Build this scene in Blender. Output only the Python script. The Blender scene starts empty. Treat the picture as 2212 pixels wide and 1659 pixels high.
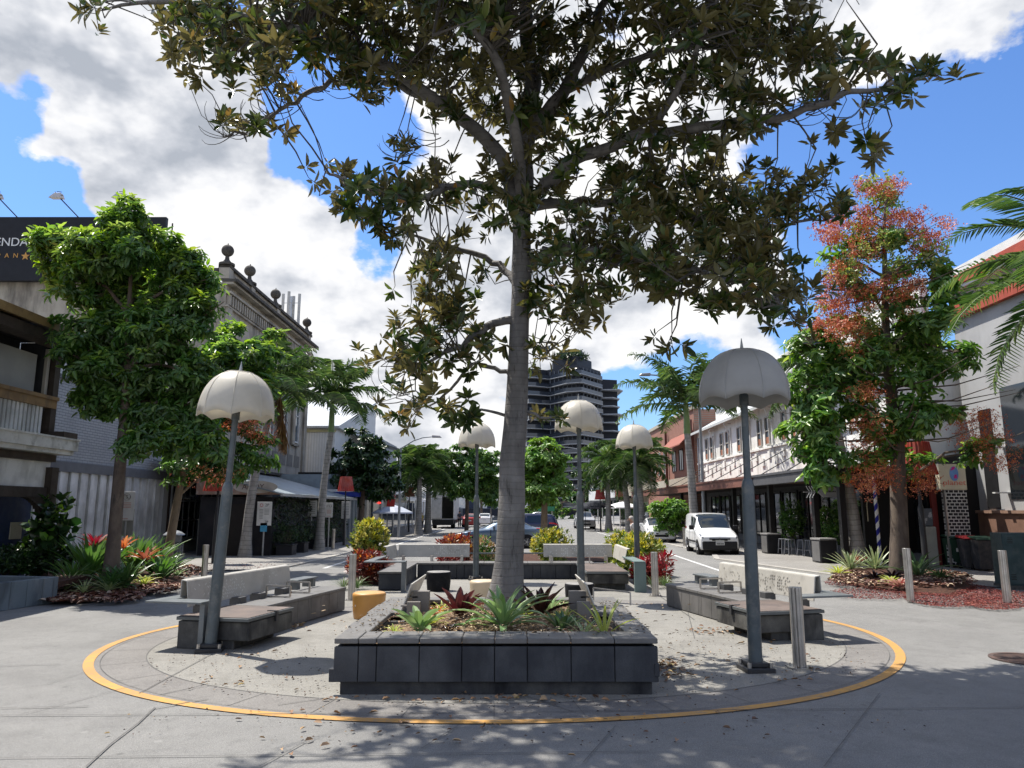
import bpy, bmesh, math, random
import numpy as np
from mathutils import Vector, Matrix
random.seed(7); RNG = np.random.default_rng(7)
PI = math.pi; R = math.radians
sc = bpy.context.scene; COL = sc.collection
# ---------------------------------------------------------------- camera survey
F, HZ, CX, CY, EH = 1580., 1099., 1106., 829.5, 2.0
PIT = math.atan((HZ-CY)/F); CP, SP = math.cos(PIT), math.sin(PIT)
def ray(px, py):
    x = (px-CX)/F; y = -(py-CY)/F
    return (x, CP-y*SP, SP+y*CP)
def G(px, py, z=0.):
    r = ray(px, py); t = (z-EH)/r[2]; return Vector((r[0]*t, r[1]*t, z))
def P(px, py, Y):
    r = ray(px, py); t = Y/r[1]; return Vector((r[0]*t, Y, EH+r[2]*t))
def PX(px, py, X):
    r = ray(px, py); t = X/r[0]; return Vector((X, r[1]*t, EH+r[2]*t))
# ---------------------------------------------------------------- objects
def tag(o, label=None, cat=None, group=None, kind=None):
    if label: o['label'] = label
    if cat: o['category'] = cat
    if group: o['group'] = group
    if kind: o['kind'] = kind
    return o
def thing(name, label, cat, loc=(0,0,0), rz=0., group=None):
    o = bpy.data.objects.new(name, None); COL.objects.link(o)
    o.location = loc; o.rotation_euler = (0,0,rz); o.empty_display_size = .2
    return tag(o, label, cat, group)
def kids(o): return [c for c in bpy.data.objects if c.parent == o]
def dup(root, loc, rz, label, group=None):
    def rec(o, parent):
        c = o.copy(); COL.objects.link(c)
        if parent is not None: c.parent = parent
        for ch in kids(o): rec(ch, c)
        return c
    r = rec(root, None); r.location = loc; r.rotation_euler = (0,0,rz); r['label'] = label
    if group: r['group'] = group
    return r
def link(name, me, mat, parent=None):
    o = bpy.data.objects.new(name, me); COL.objects.link(o)
    if mat is not None:
        for m in (mat if isinstance(mat, (list,tuple)) else [mat]): me.materials.append(m)
    if parent is not None: o.parent = parent
    return o
class MB:
    def __init__(s): s.v = []; s.f = []; s.mi = []; s.m = Matrix.Identity(4); s.k = 0
    def add(s, vs, fs):
        b = len(s.v); s.v += [tuple(s.m @ Vector(p)) for p in vs]
        s.f += [tuple(i+b for i in f) for f in fs]; s.mi += [s.k]*len(fs); return s
    def box(s, c, d, rz=0., taper=1.):
        x, y, z = d[0]/2, d[1]/2, d[2]/2; t = taper
        pts = [(-x,-y,-z),(x,-y,-z),(x,y,-z),(-x,y,-z),(-x*t,-y*t,z),(x*t,-y*t,z),(x*t,y*t,z),(-x*t,y*t,z)]
        cr, sr = math.cos(rz), math.sin(rz)
        pts = [(c[0]+a*cr-b*sr, c[1]+a*sr+b*cr, c[2]+e) for a, b, e in pts]
        return s.add(pts, [(3,2,1,0),(4,5,6,7),(0,1,5,4),(1,2,6,5),(2,3,7,6),(3,0,4,7)])
    def bb(s, x0, x1, y0, y1, z0, z1):
        return s.box(((x0+x1)/2,(y0+y1)/2,(z0+z1)/2), (abs(x1-x0),abs(y1-y0),abs(z1-z0)))
    def bar(s, a, b, w, h=None):          # square bar from a to b
        h = h or w; a = Vector(a); b = Vector(b); d = (b-a); L = d.length
        if L < 1e-6: return s
        d.normalize(); up = Vector((0,0,1)) if abs(d.z) < .95 else Vector((0,1,0))
        sx = d.cross(up).normalized(); sy = sx.cross(d)
        pts = []
        for p in (a, b):
            for i, j in ((-1,-1),(1,-1),(1,1),(-1,1)): pts.append(p+sx*i*w/2+sy*j*h/2)
        return s.add(pts, [(0,1,2,3),(7,6,5,4),(1,0,4,5),(2,1,5,6),(3,2,6,7),(0,3,7,4)])
    def tube(s, pts, rs, n=8, caps=True):
        pts = [Vector(p) for p in pts]
        if not isinstance(rs, (list,tuple)): rs = [rs]*len(pts)
        V = []; up = None
        for i, p in enumerate(pts):
            d = (pts[min(i+1,len(pts)-1)]-pts[max(i-1,0)]).normalized()
            if up is None:
                up = Vector((0,0,1)) if abs(d.z) < .9 else Vector((1,0,0))
            a = d.cross(up)
            if a.length < 1e-4: a = d.cross(Vector((0,1,0)))
            a.normalize(); up = a.cross(d).normalized(); b = up
            for k in range(n):
                t = 2*PI*k/n; V.append(p+(a*math.cos(t)+b*math.sin(t))*rs[i])
        Fs = []
        for i in range(len(pts)-1):
            for k in range(n):
                k2 = (k+1) % n; Fs.append((i*n+k, i*n+k2, (i+1)*n+k2, (i+1)*n+k))
        if caps: Fs.append(tuple(range(n-1,-1,-1))); Fs.append(tuple((len(pts)-1)*n+k for k in range(n)))
        return s.add(V, Fs)
    def cyl(s, c, r, h, n=20, r2=None):
        return s.tube([c,(c[0],c[1],c[2]+h)], [r, r if r2 is None else r2], n)
    def lathe(s, prof, n=24, c=(0,0,0), cap=True):
        V = []; Fs = []
        for r, z in prof:
            for k in range(n):
                t = 2*PI*k/n; V.append((c[0]+r*math.cos(t), c[1]+r*math.sin(t), c[2]+z))
        for i in range(len(prof)-1):
            for k in range(n):
                k2 = (k+1) % n; Fs.append((i*n+k, i*n+k2, (i+1)*n+k2, (i+1)*n+k))
        if cap:
            Fs.append(tuple(range(n-1,-1,-1))); Fs.append(tuple((len(prof)-1)*n+k for k in range(n)))
        return s.add(V, Fs)
    def prism(s, poly, z0, z1):
        n = len(poly); V = [(p[0],p[1],z0) for p in poly]+[(p[0],p[1],z1) for p in poly]
        Fs = [tuple(range(n-1,-1,-1)), tuple(range(n,2*n))]+[(i,(i+1)%n,(i+1)%n+n,i+n) for i in range(n)]
        return s.add(V, Fs)
    def plate(s, pts, t):                 # planar polygon with thickness along its normal
        pts = [Vector(p) for p in pts]; nrm = (pts[1]-pts[0]).cross(pts[2]-pts[0]).normalized()
        n = len(pts); V = [p-nrm*t/2 for p in pts]+[p+nrm*t/2 for p in pts]
        Fs = [tuple(range(n-1,-1,-1)), tuple(range(n,2*n))]+[(i,(i+1)%n,(i+1)%n+n,i+n) for i in range(n)]
        return s.add(V, Fs)
    def quad(s, *pts): return s.add(pts, [tuple(range(len(pts)))])
    def build(s, name, mat, parent=None, bev=0., smooth=False, seg=1, fix=True):
        me = bpy.data.meshes.new(name); me.from_pydata([tuple(p) for p in s.v], [], s.f)
        if isinstance(mat, (list,tuple)):
            me.polygons.foreach_set('material_index', s.mi)
        if fix:
            bm = bmesh.new(); bm.from_mesh(me); bmesh.ops.recalc_face_normals(bm, faces=bm.faces); bm.to_mesh(me); bm.free()
        me.update()
        o = link(name, me, mat, parent)
        if smooth:
            me.polygons.foreach_set('use_smooth', [True]*len(me.polygons))
            md = o.modifiers.new('e','EDGE_SPLIT'); md.split_angle = R(38)
        if bev > 0:
            md = o.modifiers.new('b','BEVEL'); md.width = bev; md.segments = seg; md.limit_method = 'ANGLE'; md.angle_limit = R(40)
        return o
def npmesh(name, V, Q, mat, parent=None, smooth=False):
    V = np.ascontiguousarray(V, dtype=np.float32); Q = np.ascontiguousarray(Q, dtype=np.int32)
    k = Q.shape[1]; me = bpy.data.meshes.new(name)
    me.vertices.add(len(V)); me.vertices.foreach_set('co', V.ravel())
    me.loops.add(Q.size); me.loops.foreach_set('vertex_index', Q.ravel())
    me.polygons.add(len(Q)); me.polygons.foreach_set('loop_start', np.arange(0, Q.size, k, dtype=np.int32))
    if smooth: me.polygons.foreach_set('use_smooth', np.ones(len(Q), dtype=bool))
    me.update(calc_edges=True); me.validate()
    return link(name, me, mat, parent)
def text(body, size, mat, parent=None, loc=(0,0,0), rot=(PI/2,0,0), depth=.006, align='CENTER', name='lettering', sx=1.):
    cu = bpy.data.curves.new('t','FONT'); cu.body = body; cu.size = size; cu.extrude = depth; cu.align_x = align; cu.align_y = 'CENTER'
    t = bpy.data.objects.new('t', cu); COL.objects.link(t)
    dg = bpy.context.evaluated_depsgraph_get(); me = bpy.data.meshes.new_from_object(t.evaluated_get(dg))
    bpy.data.objects.remove(t); o = link(name, me, mat, parent)
    o.location = loc; o.rotation_euler = rot; o.scale = (sx,1,1); return o
# ---------------------------------------------------------------- materials
def nt(name):
    m = bpy.data.materials.new(name); m.use_nodes = True; n = m.node_tree
    return m, n, n.nodes['Principled BSDF']
def mixc(n, a, b, fac, mode='MIX'):
    x = n.nodes.new('ShaderNodeMix'); x.data_type = 'RGBA'; x.blend_type = mode
    for s, v in ((6,a),(7,b)):
        if isinstance(v, (tuple,list)): x.inputs[s].default_value = (*v[:3],1)
        else: n.links.new(v, x.inputs[s])
    if isinstance(fac, (int,float)): x.inputs[0].default_value = fac
    else: n.links.new(fac, x.inputs[0])
    return x.outputs[2]
def noise(n, co, scale, detail=4, rough=.55, sc3=None):
    if sc3:
        mp = n.nodes.new('ShaderNodeMapping'); mp.inputs['Scale'].default_value = sc3; n.links.new(co, mp.inputs[0]); co = mp.outputs[0]
    x = n.nodes.new('ShaderNodeTexNoise'); x.inputs['Scale'].default_value = scale; x.inputs['Detail'].default_value = detail; x.inputs['Roughness'].default_value = rough
    n.links.new(co, x.inputs['Vector']); return x.outputs['Fac']
def rng(n, v, a, b, c=0., d=1.):
    x = n.nodes.new('ShaderNodeMapRange'); n.links.new(v, x.inputs[0])
    for i, q in enumerate((a,b,c,d)): x.inputs[i+1].default_value = q
    return x.outputs[0]
def coords(n, kind='Object'):
    return n.nodes.new('ShaderNodeTexCoord').outputs[kind]
def world_pos(n): return n.nodes.new('ShaderNodeNewGeometry').outputs['Position']
def math2(n, op, a, b=None):
    x = n.nodes.new('ShaderNodeMath'); x.operation = op
    for i, v in enumerate((a,b)):
        if v is None: continue
        if isinstance(v,(int,float)): x.inputs[i].default_value = v
        else: n.links.new(v, x.inputs[i])
    return x.outputs[0]
_M = {}
def mat(name, col, rough=.6, metal=0., col2=None, vs=3., vr=(.4,.65), bump=0., bs=60., fine=.12, fs=80., spec=.5, stain=None, ss=1.2, streak=False):
    """surface with broad patches of col2, fine grain and optional stains with their own shape"""
    if name in _M: return _M[name]
    m, n, b = nt(name); co = world_pos(n) if streak else coords(n)
    c = col
    if col2 is not None: c = mixc(n, col, col2, rng(n, noise(n, co, vs, 5), *vr))
    else: c = mixc(n, col, tuple(x*.82 for x in col), rng(n, noise(n, co, vs, 5), *vr))
    if stain is not None:
        c = mixc(n, c, stain, rng(n, noise(n, co, ss, 6, .65, (1,1,.25) if streak else None), .5, .68, 0, .85))
    if fine > 0:
        c = mixc(n, c, tuple(x*.55 for x in col), rng(n, noise(n, co, fs, 3, .7), .45, .75, 0, fine*3))
    if not isinstance(c, tuple): n.links.new(c, b.inputs['Base Color'])
    else: b.inputs['Base Color'].default_value = (*c,1)
    b.inputs['Roughness'].default_value = rough; b.inputs['Metallic'].default_value = metal
    b.inputs['Specular IOR Level'].default_value = spec if max(col) > .075 else min(spec,.22)
    if rough > .15:
        n.links.new(rng(n, noise(n, co, vs*2.3, 4), .3, .7, rough*.85, min(1,rough*1.15)), b.inputs['Roughness'])
    if bump > 0:
        bu = n.nodes.new('ShaderNodeBump'); bu.inputs['Strength'].default_value = bump; bu.inputs['Distance'].default_value = .01
        n.links.new(noise(n, co, bs, 5, .65), bu.inputs['Height']); n.links.new(bu.outputs[0], b.inputs['Normal'])
    _M[name] = m; return m
def leafmat(name, cols, back=None, rough=.4, trans=.25, spec=.5, tcol=None):
    """each leaf (mesh island) takes its own colour; underside may differ"""
    if name in _M: return _M[name]
    m, n, b = nt(name); ge = n.nodes.new('ShaderNodeNewGeometry')
    r = n.nodes.new('ShaderNodeValToRGB'); r.color_ramp.interpolation = 'LINEAR'
    e = r.color_ramp.elements; k = len(cols)
    e[0].position = cols[0][0]; e[0].color = (*cols[0][1],1); e[1].position = cols[-1][0]; e[1].color = (*cols[-1][1],1)
    for p, c in cols[1:-1]:
        x = e.new(p); x.color = (*c,1)
    n.links.new(ge.outputs['Random Per Island'], r.inputs[0]); c = r.outputs[0]
    hv = n.nodes.new('ShaderNodeHueSaturation'); n.links.new(c, hv.inputs['Color']); nf = noise(n, ge.outputs['Position'], 1.1, 3, .6); n.links.new(rng(n, nf, .3, .7, .5 if cols[0][1][0] > cols[0][1][1]*2 else .482, .515), hv.inputs['Hue']); n.links.new(rng(n, nf, .3, .7, .85, 1.12), hv.inputs['Value']); n.links.new(rng(n, noise(n, ge.outputs['Position'], 2.3, 2), .3, .7, .8, 1.05), hv.inputs['Saturation']); c = hv.outputs[0]
    if back: c = mixc(n, c, back, math2(n, 'MULTIPLY', ge.outputs['Backfacing'], .75))
    n.links.new(c, b.inputs['Base Color']); b.inputs['Roughness'].default_value = rough; b.inputs['Specular IOR Level'].default_value = spec
    if trans > 0:
        t = n.nodes.new('ShaderNodeBsdfTranslucent')
        hs = n.nodes.new('ShaderNodeHueSaturation'); hs.inputs['Value'].default_value = 1.6; hs.inputs['Saturation'].default_value = 1.1; hs.inputs['Hue'].default_value = .485
        n.links.new(c, hs.inputs['Color']); n.links.new(hs.outputs[0], t.inputs['Color'])
        mx = n.nodes.new('ShaderNodeMixShader'); mx.inputs[0].default_value = trans
        n.links.new(b.outputs[0], mx.inputs[1]); n.links.new(t.outputs[0], mx.inputs[2])
        n.links.new(mx.outputs[0], n.nodes['Material Output'].inputs['Surface'])
    _M[name] = m; return m
def brickmat(name, c1, c2, mortar, bw=.24, bh=.08, plane='YZ', ms=.012, rough=.8, stain=None):
    if name in _M: return _M[name]
    m, n, b = nt(name); sp = n.nodes.new('ShaderNodeSeparateXYZ'); n.links.new(world_pos(n), sp.inputs[0])
    cb = n.nodes.new('ShaderNodeCombineXYZ'); n.links.new(sp.outputs[plane[0]], cb.inputs[0]); n.links.new(sp.outputs[plane[1]], cb.inputs[1])
    br = n.nodes.new('ShaderNodeTexBrick'); n.links.new(cb.outputs[0], br.inputs['Vector'])
    br.inputs['Scale'].default_value = 1; br.inputs['Brick Width'].default_value = bw; br.inputs['Row Height'].default_value = bh; br.inputs['Mortar Size'].default_value = ms
    br.inputs['Color1'].default_value = (*c1,1); br.inputs['Color2'].default_value = (*c2,1); br.inputs['Mortar'].default_value = (*mortar,1)
    c = br.outputs['Color']
    c = mixc(n, c, tuple(x*.7 for x in c1), rng(n, noise(n, world_pos(n), 1.1, 5), .45, .7, 0, .5))
    if stain: c = mixc(n, c, stain, rng(n, noise(n, world_pos(n), .8, 6, .65, (1,1,.3)), .5, .7, 0, .8))
    n.links.new(c, b.inputs['Base Color']); b.inputs['Roughness'].default_value = rough
    bu = n.nodes.new('ShaderNodeBump'); bu.inputs['Strength'].default_value = .5; bu.inputs['Distance'].default_value = .01
    n.links.new(br.outputs['Fac'], bu.inputs['Height']); bu.invert = True; n.links.new(bu.outputs[0], b.inputs['Normal'])
    _M[name] = m; return m
def wavemat(name, col, col2, axis='Y', freq=10., rough=.6, metal=0., sharp=(.42,.6), bump=.4, stain=None, world=True):
    """corrugation / boards / slats"""
    if name in _M: return _M[name]
    m, n, b = nt(name); sp = n.nodes.new('ShaderNodeSeparateXYZ'); n.links.new(world_pos(n) if world else coords(n), sp.inputs[0])
    s = math2(n, 'SINE', math2(n, 'MULTIPLY', sp.outputs[axis], freq*2*PI)); w = rng(n, s, -1, 1)
    c = mixc(n, col, col2, rng(n, w, *sharp))
    c = mixc(n, c, tuple(x*.75 for x in col), rng(n, noise(n, world_pos(n), 2.1, 5), .45, .7, 0, .5))
    if stain: c = mixc(n, c, stain, rng(n, noise(n, world_pos(n), 1.3, 6, .7), .52, .66, 0, .8))
    n.links.new(c, b.inputs['Base Color']); b.inputs['Roughness'].default_value = rough; b.inputs['Metallic'].default_value = metal
    bu = n.nodes.new('ShaderNodeBump'); bu.inputs['Strength'].default_value = bump; bu.inputs['Distance'].default_value = .03
    n.links.new(w, bu.inputs['Height']); n.links.new(bu.outputs[0], b.inputs['Normal'])
    _M[name] = m; return m
# ---------------------------------------------------------------- foliage kit
def unit(a): return a/np.maximum(np.linalg.norm(a, axis=-1, keepdims=True), 1e-9)
def leaves(Pn, D, U, L, W, droop=.15, fold=.12, wide=.45):
    """arrays -> V,Q ; each leaf = two folded quads (6 verts)"""
    N = len(Pn); L = np.broadcast_to(L, (N,))[:,None]; W = np.broadcast_to(W, (N,))[:,None]
    S = unit(np.cross(D, U)); Un = np.cross(S, D)
    tip = Pn+D*L-Un*L*droop
    l1 = Pn+D*L*.33+S*W*.5+Un*W*fold; r1 = Pn+D*L*.33-S*W*.5+Un*W*fold
    l2 = Pn+D*L*.72+S*W*wide+Un*(W*fold-L*droop*.45); r2 = Pn+D*L*.72-S*W*wide+Un*(W*fold-L*droop*.45)
    V = np.stack([Pn,l1,l2,tip,r2,r1], 1).reshape(-1,3)
    b = (np.arange(N)*6)[:,None]
    Q = np.concatenate([b+np.array([[0,1,2,3]]), b+np.array([[0,3,4,5]])], 0)
    return V, Q
def rosettes(C, A, n, L, W, a0=25, a1=85, droop=.15, jit=.25, fold=.12, grow=True):
    """C centres, A axes; n leaves per centre fanned between angles a0..a1 from axis"""
    N = len(C); A = unit(A); t = np.where(np.abs(A[:,2:3]) < .9, np.array([[0,0,1.]]), np.array([[1.,0,0]]))
    E1 = unit(np.cross(A, t)); E2 = np.cross(A, E1)
    k = np.tile(np.arange(n), N); i = np.repeat(np.arange(N), n)
    ph = k*2.39996+RNG.uniform(0,6.28,N)[i]+RNG.normal(0,.2,N*n)
    th = np.radians(a0+(a1-a0)*(k+.5)/n)+RNG.normal(0,.12,N*n)
    rad = E1[i]*np.cos(ph)[:,None]+E2[i]*np.sin(ph)[:,None]
    D = A[i]*np.cos(th)[:,None]+rad*np.sin(th)[:,None]
    U = A[i]*np.sin(th)[:,None]-rad*np.cos(th)[:,None]
    s = (1+RNG.normal(0,jit*.6,N*n).clip(-.45,.5))*RNG.uniform(.72,1.22,N)[i]; m = RNG.uniform(size=N*n) < RNG.uniform(.6,1.05,N)[i]
    if m.sum() < 3: m[:] = True
    return leaves((C[i]+D*.01-A[i]*(k/n*.06)[:,None])[m], unit(D)[m], unit(U)[m], (L*s)[m], (W*s)[m], droop, fold)
def cat(parts):
    V = []; Q = []; o = 0
    for v, q in parts:
        V.append(v); Q.append(q+o); o += len(v)
    return np.concatenate(V), np.concatenate(Q)
def in_ell(c, r, n, shell=.0):
    d = unit(RNG.normal(size=(n,3))); k = (RNG.uniform(shell**3, 1, n))**(1/3.)
    return np.array(c)+d*k[:,None]*np.array(r), d
def bush(name, label, cat_, loc, r, h, mats, n=260, L=.12, W=.04, nl=7, group=None, part='foliage', stem=True, up=.9, top=None):
    t = thing(name, label, cat_, loc, 0, group)
    C, d = in_ell((0,0,h*.55), (r,r,h*.47), n, .35); kk = 9; off = RNG.normal(0,1,(kk,3))*np.array([r,r,h*.5])*.20; C = C+off[RNG.integers(0,kk,n)]; C[:,2] = np.clip(C[:,2], .04, h*1.08)
    A = unit(d+np.array([[0,0,up]]))
    V, Q = rosettes(C, A, nl, L, W, 12, 75)
    npmesh(part, V, Q, mats[0], t)
    if len(mats) > 1:
        C, d = in_ell((0,0,h*.57), (r*1.03,r*1.03,h*.5), max(10,int(n*(top or .5))), .8); s = C[:,2] > h*.45; C = C[s]; d = d[s]
        V, Q = rosettes(C, unit(d+np.array([[0,0,up]])), nl, L*1.05, W*1.1, 8, 60)
        npmesh('new_leaves', V, Q, mats[1], t)
    if stem:
        b = MB()
        for i in range(7):
            a = i*.9; b.tube([(0.03*math.cos(a),.03*math.sin(a),0),(r*.3*math.cos(a),r*.3*math.sin(a),h*.4),(r*.6*math.cos(a),r*.6*math.sin(a),h*.75)], [.014,.01,.004], 5)
        b.build('stem', BARK2, t)
    return t
def strap(b, base, az, L, W, e0, e1, n=6, fold=.25, tip=.08, twist=0.):
    """arching strap leaf; e0/e1 elevation at base/tip (deg)"""
    p = Vector(base); V = []; Fs = []
    sd = Vector((-math.sin(az), math.cos(az), 0))
    for i in range(n+1):
        t = i/n; e = R(e0+(e1-e0)*t**1.3); w = W*(.55+.9*t if t < .4 else .91*(1-((t-.4)/.6)**2.2)+tip*t)
        d = Vector((math.cos(az)*math.cos(e), math.sin(az)*math.cos(e), math.sin(e)))
        nn = sd.cross(d); nn = -nn if nn.z < 0 else nn
        V += [p-sd*w/2+nn*w*fold, p, p+sd*w/2+nn*w*fold]
        p = p+d*L/n
    for i in range(n):
        a = i*3; Fs += [(a,a+1,a+4,a+3),(a+1,a+2,a+5,a+4)]
    b.add(V, Fs)
def bromeliad(name, label, loc, n, L, W, mats, e=(80,10), bend=60, group=None, inner=None, cat_='bromeliad', part='leaves', fold=.25, seed=None):
    t = thing(name, label, cat_, loc, random.uniform(0,6), group); b = MB(); c = MB()
    for i in range(n):
        f = (i+.5)/n; az = i*2.39996; e0 = e[0]+(e[1]-e[0])*f+random.uniform(-6,6); l = L*random.uniform(.8,1.1)*(.65+.35*min(1,f*1.6))
        strap(c if (inner and f < .3) else b, (.02*math.cos(az),.02*math.sin(az),.01), az+random.uniform(-.2,.2), l, W*random.uniform(.85,1.1), e0, e0-bend*random.uniform(.7,1.25), fold=fold)
    b.build(part, mats, t, smooth=True, fix=False)
    if inner: c.build('inner_leaves', inner, t, smooth=True, fix=False)
    return t
# ================================================================ shared materials
BARK2 = mat('twig_bark', (.09,.07,.05), .8)
STONE = mat('bluestone', (.045,.048,.055), .62, col2=(.078,.082,.088), vs=2.2, bump=.35, bs=45, stain=(.024,.026,.032), ss=2.2, streak=True)
STONE_TOP = mat('bluestone_coping', (.125,.12,.115), .6, col2=(.19,.185,.175), vs=2.5, bump=.25, bs=45, stain=(.09,.08,.07), ss=2.5)
STONE_L = mat('bluestone_light', (.115,.11,.102), .65, col2=(.17,.16,.15), vs=2.2, bump=.2, bs=45, stain=(.08,.075,.07), ss=1.5)
CONC_D = mat('stained_concrete', (.060,.058,.055), .8, col2=(.15,.145,.13), vs=2.2, bump=.4, bs=35, stain=(.012,.012,.014), ss=2.2, streak=True)
CONC_BLACK = mat('mouldy_concrete', (.045,.045,.047), .85, col2=(.09,.088,.082), vs=3, bump=.4, bs=35, stain=(.012,.012,.014), ss=2.5, streak=True)
CREAM = mat('cream_powdercoat', (.50,.475,.42), .42, col2=(.44,.42,.37), vs=1.8, fine=.05, stain=(.34,.32,.28), ss=3.)
DKHOLE = mat('dark_slot', (.24,.225,.195), .8)
DECK = None
def deckmat():
    m = wavemat('timber_deck', (.27,.19,.15), (.06,.05,.045), 'Y', 9.5, .7, sharp=(.03,.10), world=False, stain=(.17,.13,.11))
    return m
DECK = deckmat()
STEEL = mat('brushed_steel', (.56,.53,.49), .34, .9, col2=(.42,.4,.37), vs=4, fine=.1)
POLE = mat('grey_pole_paint', (.085,.105,.115), .42, .1, col2=(.07,.085,.09), vs=6, fine=.08, stain=(.16,.16,.15), ss=7)
POLE_D = mat('dark_pole_paint', (.05,.05,.052), .45, .1)
SHADE = None
BLACK = mat('black_paint', (.015,.015,.017), .45)
DARK = mat('dark_interior', (.012,.012,.014), .7)
WHITE = mat('white_paint', (.72,.72,.70), .55, col2=(.62,.62,.6), vs=1.5, fine=.05)
MULCH = mat('mulch', (.09,.05,.028), .95, col2=(.30,.20,.11), vs=28, vr=(.42,.58), bump=1., bs=60, fine=.3, fs=55)
SOIL = mat('dark_soil', (.04,.022,.016), .95, col2=(.10,.045,.03), vs=20, vr=(.42,.58), bump=1., bs=50)
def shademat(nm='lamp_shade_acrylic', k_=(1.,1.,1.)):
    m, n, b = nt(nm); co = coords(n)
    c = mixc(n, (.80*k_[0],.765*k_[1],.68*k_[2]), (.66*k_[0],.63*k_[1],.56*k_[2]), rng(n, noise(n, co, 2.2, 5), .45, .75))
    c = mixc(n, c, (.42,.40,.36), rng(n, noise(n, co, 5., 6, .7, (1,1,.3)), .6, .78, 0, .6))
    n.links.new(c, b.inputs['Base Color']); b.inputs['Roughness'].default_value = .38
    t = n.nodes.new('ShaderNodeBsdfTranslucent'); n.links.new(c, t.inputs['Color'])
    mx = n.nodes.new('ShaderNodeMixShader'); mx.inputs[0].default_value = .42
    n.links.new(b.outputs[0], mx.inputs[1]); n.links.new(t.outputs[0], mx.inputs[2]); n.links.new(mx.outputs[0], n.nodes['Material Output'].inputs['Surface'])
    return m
SHADE = shademat(); SHADE_G = shademat('lamp_shade_tree_shaded', (.66,.68,.73))  # second one: same stains, greyer tint paints the tree's shade into the colour
def glassmat(name, col, rough=.05):
    m, n, b = nt(name); b.inputs['Base Color'].default_value = (*col,1); b.inputs['Roughness'].default_value = rough; b.inputs['Specular IOR Level'].default_value = .8
    return m
GLASS = glassmat('dark_window_glass', (.012,.015,.018)); GLASS_B = glassmat('bluish_window_glass', (.05,.075,.10))
CARGLASS = glassmat('car_glass', (.02,.026,.028)); 
def carpaint(name, col, metal=0., rough=.28):
    m, n, b = nt(name); b.inputs['Base Color'].default_value = (*col,1); b.inputs['Roughness'].default_value = rough; b.inputs['Metallic'].default_value = metal
    b.inputs['Coat Weight'].default_value = .7; b.inputs['Coat Roughness'].default_value = .08; return m
def emit(name, col, s):
    m, n, b = nt(name); b.inputs['Base Color'].default_value = (*col,1); b.inputs['Emission Color'].default_value = (*col,1); b.inputs['Emission Strength'].default_value = s; return m
# ================================================================ camera
cam = bpy.data.cameras.new('camera'); co_ = bpy.data.objects.new('camera', cam); COL.objects.link(co_)
cam.sensor_width = 36; cam.lens = 36*F/2212; cam.clip_end = 3000; cam.clip_start = .05
co_.location = (0,0,EH); co_.rotation_euler = (PI/2+PIT,0,0); sc.camera = co_
# ================================================================ light
SD = Vector((-.42,.30,1.)).normalized()                 # towards the sun
sun_el = math.asin(SD.z); sun_az = math.atan2(SD.x, SD.y)
sl = bpy.data.lights.new('sun','SUN'); sl.energy = 4.6; sl.angle = R(.53); sl.color = (1,.95,.87)
so = bpy.data.objects.new('sun', sl); COL.objects.link(so); so.rotation_euler = SD.to_track_quat('Z','Y').to_euler(); so.location = (-20,20,60)
W = bpy.data.worlds.new('World'); sc.world = W; W.use_nodes = True; n = W.node_tree; n.nodes.clear()
out = n.nodes.new('ShaderNodeOutputWorld'); bg = n.nodes.new('ShaderNodeBackground'); n.links.new(bg.outputs[0], out.inputs[0]); bg.inputs[1].default_value = .13
sky = n.nodes.new('ShaderNodeTexSky'); sky.sky_type = 'NISHITA'; sky.sun_disc = False; sky.sun_elevation = sun_el; sky.sun_rotation = sun_az
sky.air_density = 1.3; sky.dust_density = .4; sky.ozone_density = 2.5
D = n.nodes.new('ShaderNodeTexCoord').outputs['Generated']
def vdist(c, s, wgt):
    x = n.nodes.new('ShaderNodeVectorMath'); x.operation = 'DISTANCE'; n.links.new(DW, x.inputs[0]); x.inputs[1].default_value = c
    mr = n.nodes.new('ShaderNodeMapRange'); mr.interpolation_type = 'SMOOTHSTEP'; n.links.new(x.outputs['Value'], mr.inputs[0])
    mr.inputs[1].default_value = s; mr.inputs[2].default_value = s*.25; mr.inputs[3].default_value = 0; mr.inputs[4].default_value = wgt; return mr.outputs[0]
# warp the direction so blobs get ragged outlines
nz = n.nodes.new('ShaderNodeTexNoise'); nz.inputs['Scale'].default_value = 5; nz.inputs['Detail'].default_value = 5; nz.inputs['Roughness'].default_value = .6; n.links.new(D, nz.inputs['Vector'])
sub = n.nodes.new('ShaderNodeVectorMath'); sub.operation = 'SUBTRACT'; n.links.new(nz.outputs['Color'], sub.inputs[0]); sub.inputs[1].default_value = (.5,.5,.5)
scl = n.nodes.new('ShaderNodeVectorMath'); scl.operation = 'SCALE'; n.links.new(sub.outputs[0], scl.inputs[0]); scl.inputs['Scale'].default_value = .11
ad = n.nodes.new('ShaderNodeVectorMath'); ad.operation = 'ADD'; n.links.new(D, ad.inputs[0]); n.links.new(scl.outputs[0], ad.inputs[1]); DW = ad.outputs[0]
def cfield(vec, lo=False):
    if lo: return math2(n, 'ADD', math2(n, 'MULTIPLY', noise(n, vec, 2.6, 6, .55, (1,1,1.6)), .95), math2(n, 'MULTIPLY', noise(n, vec, 8.5, 4, .55, (1,1,1.5)), .5))
    return math2(n, 'ADD', math2(n, 'MULTIPLY', noise(n, vec, 2.6, 10, .60, (1,1,1.6)), .95), math2(n, 'MULTIPLY', noise(n, vec, 8.5, 9, .64, (1,1,1.5)), .78))
shf = n.nodes.new('ShaderNodeVectorMath'); shf.operation = 'ADD'; n.links.new(D, shf.inputs[0]); shf.inputs[1].default_value = tuple(SD*.035)
dens = cfield(D); relief = math2(n, 'SUBTRACT', cfield(D, True), cfield(shf.outputs[0], True))
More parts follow.
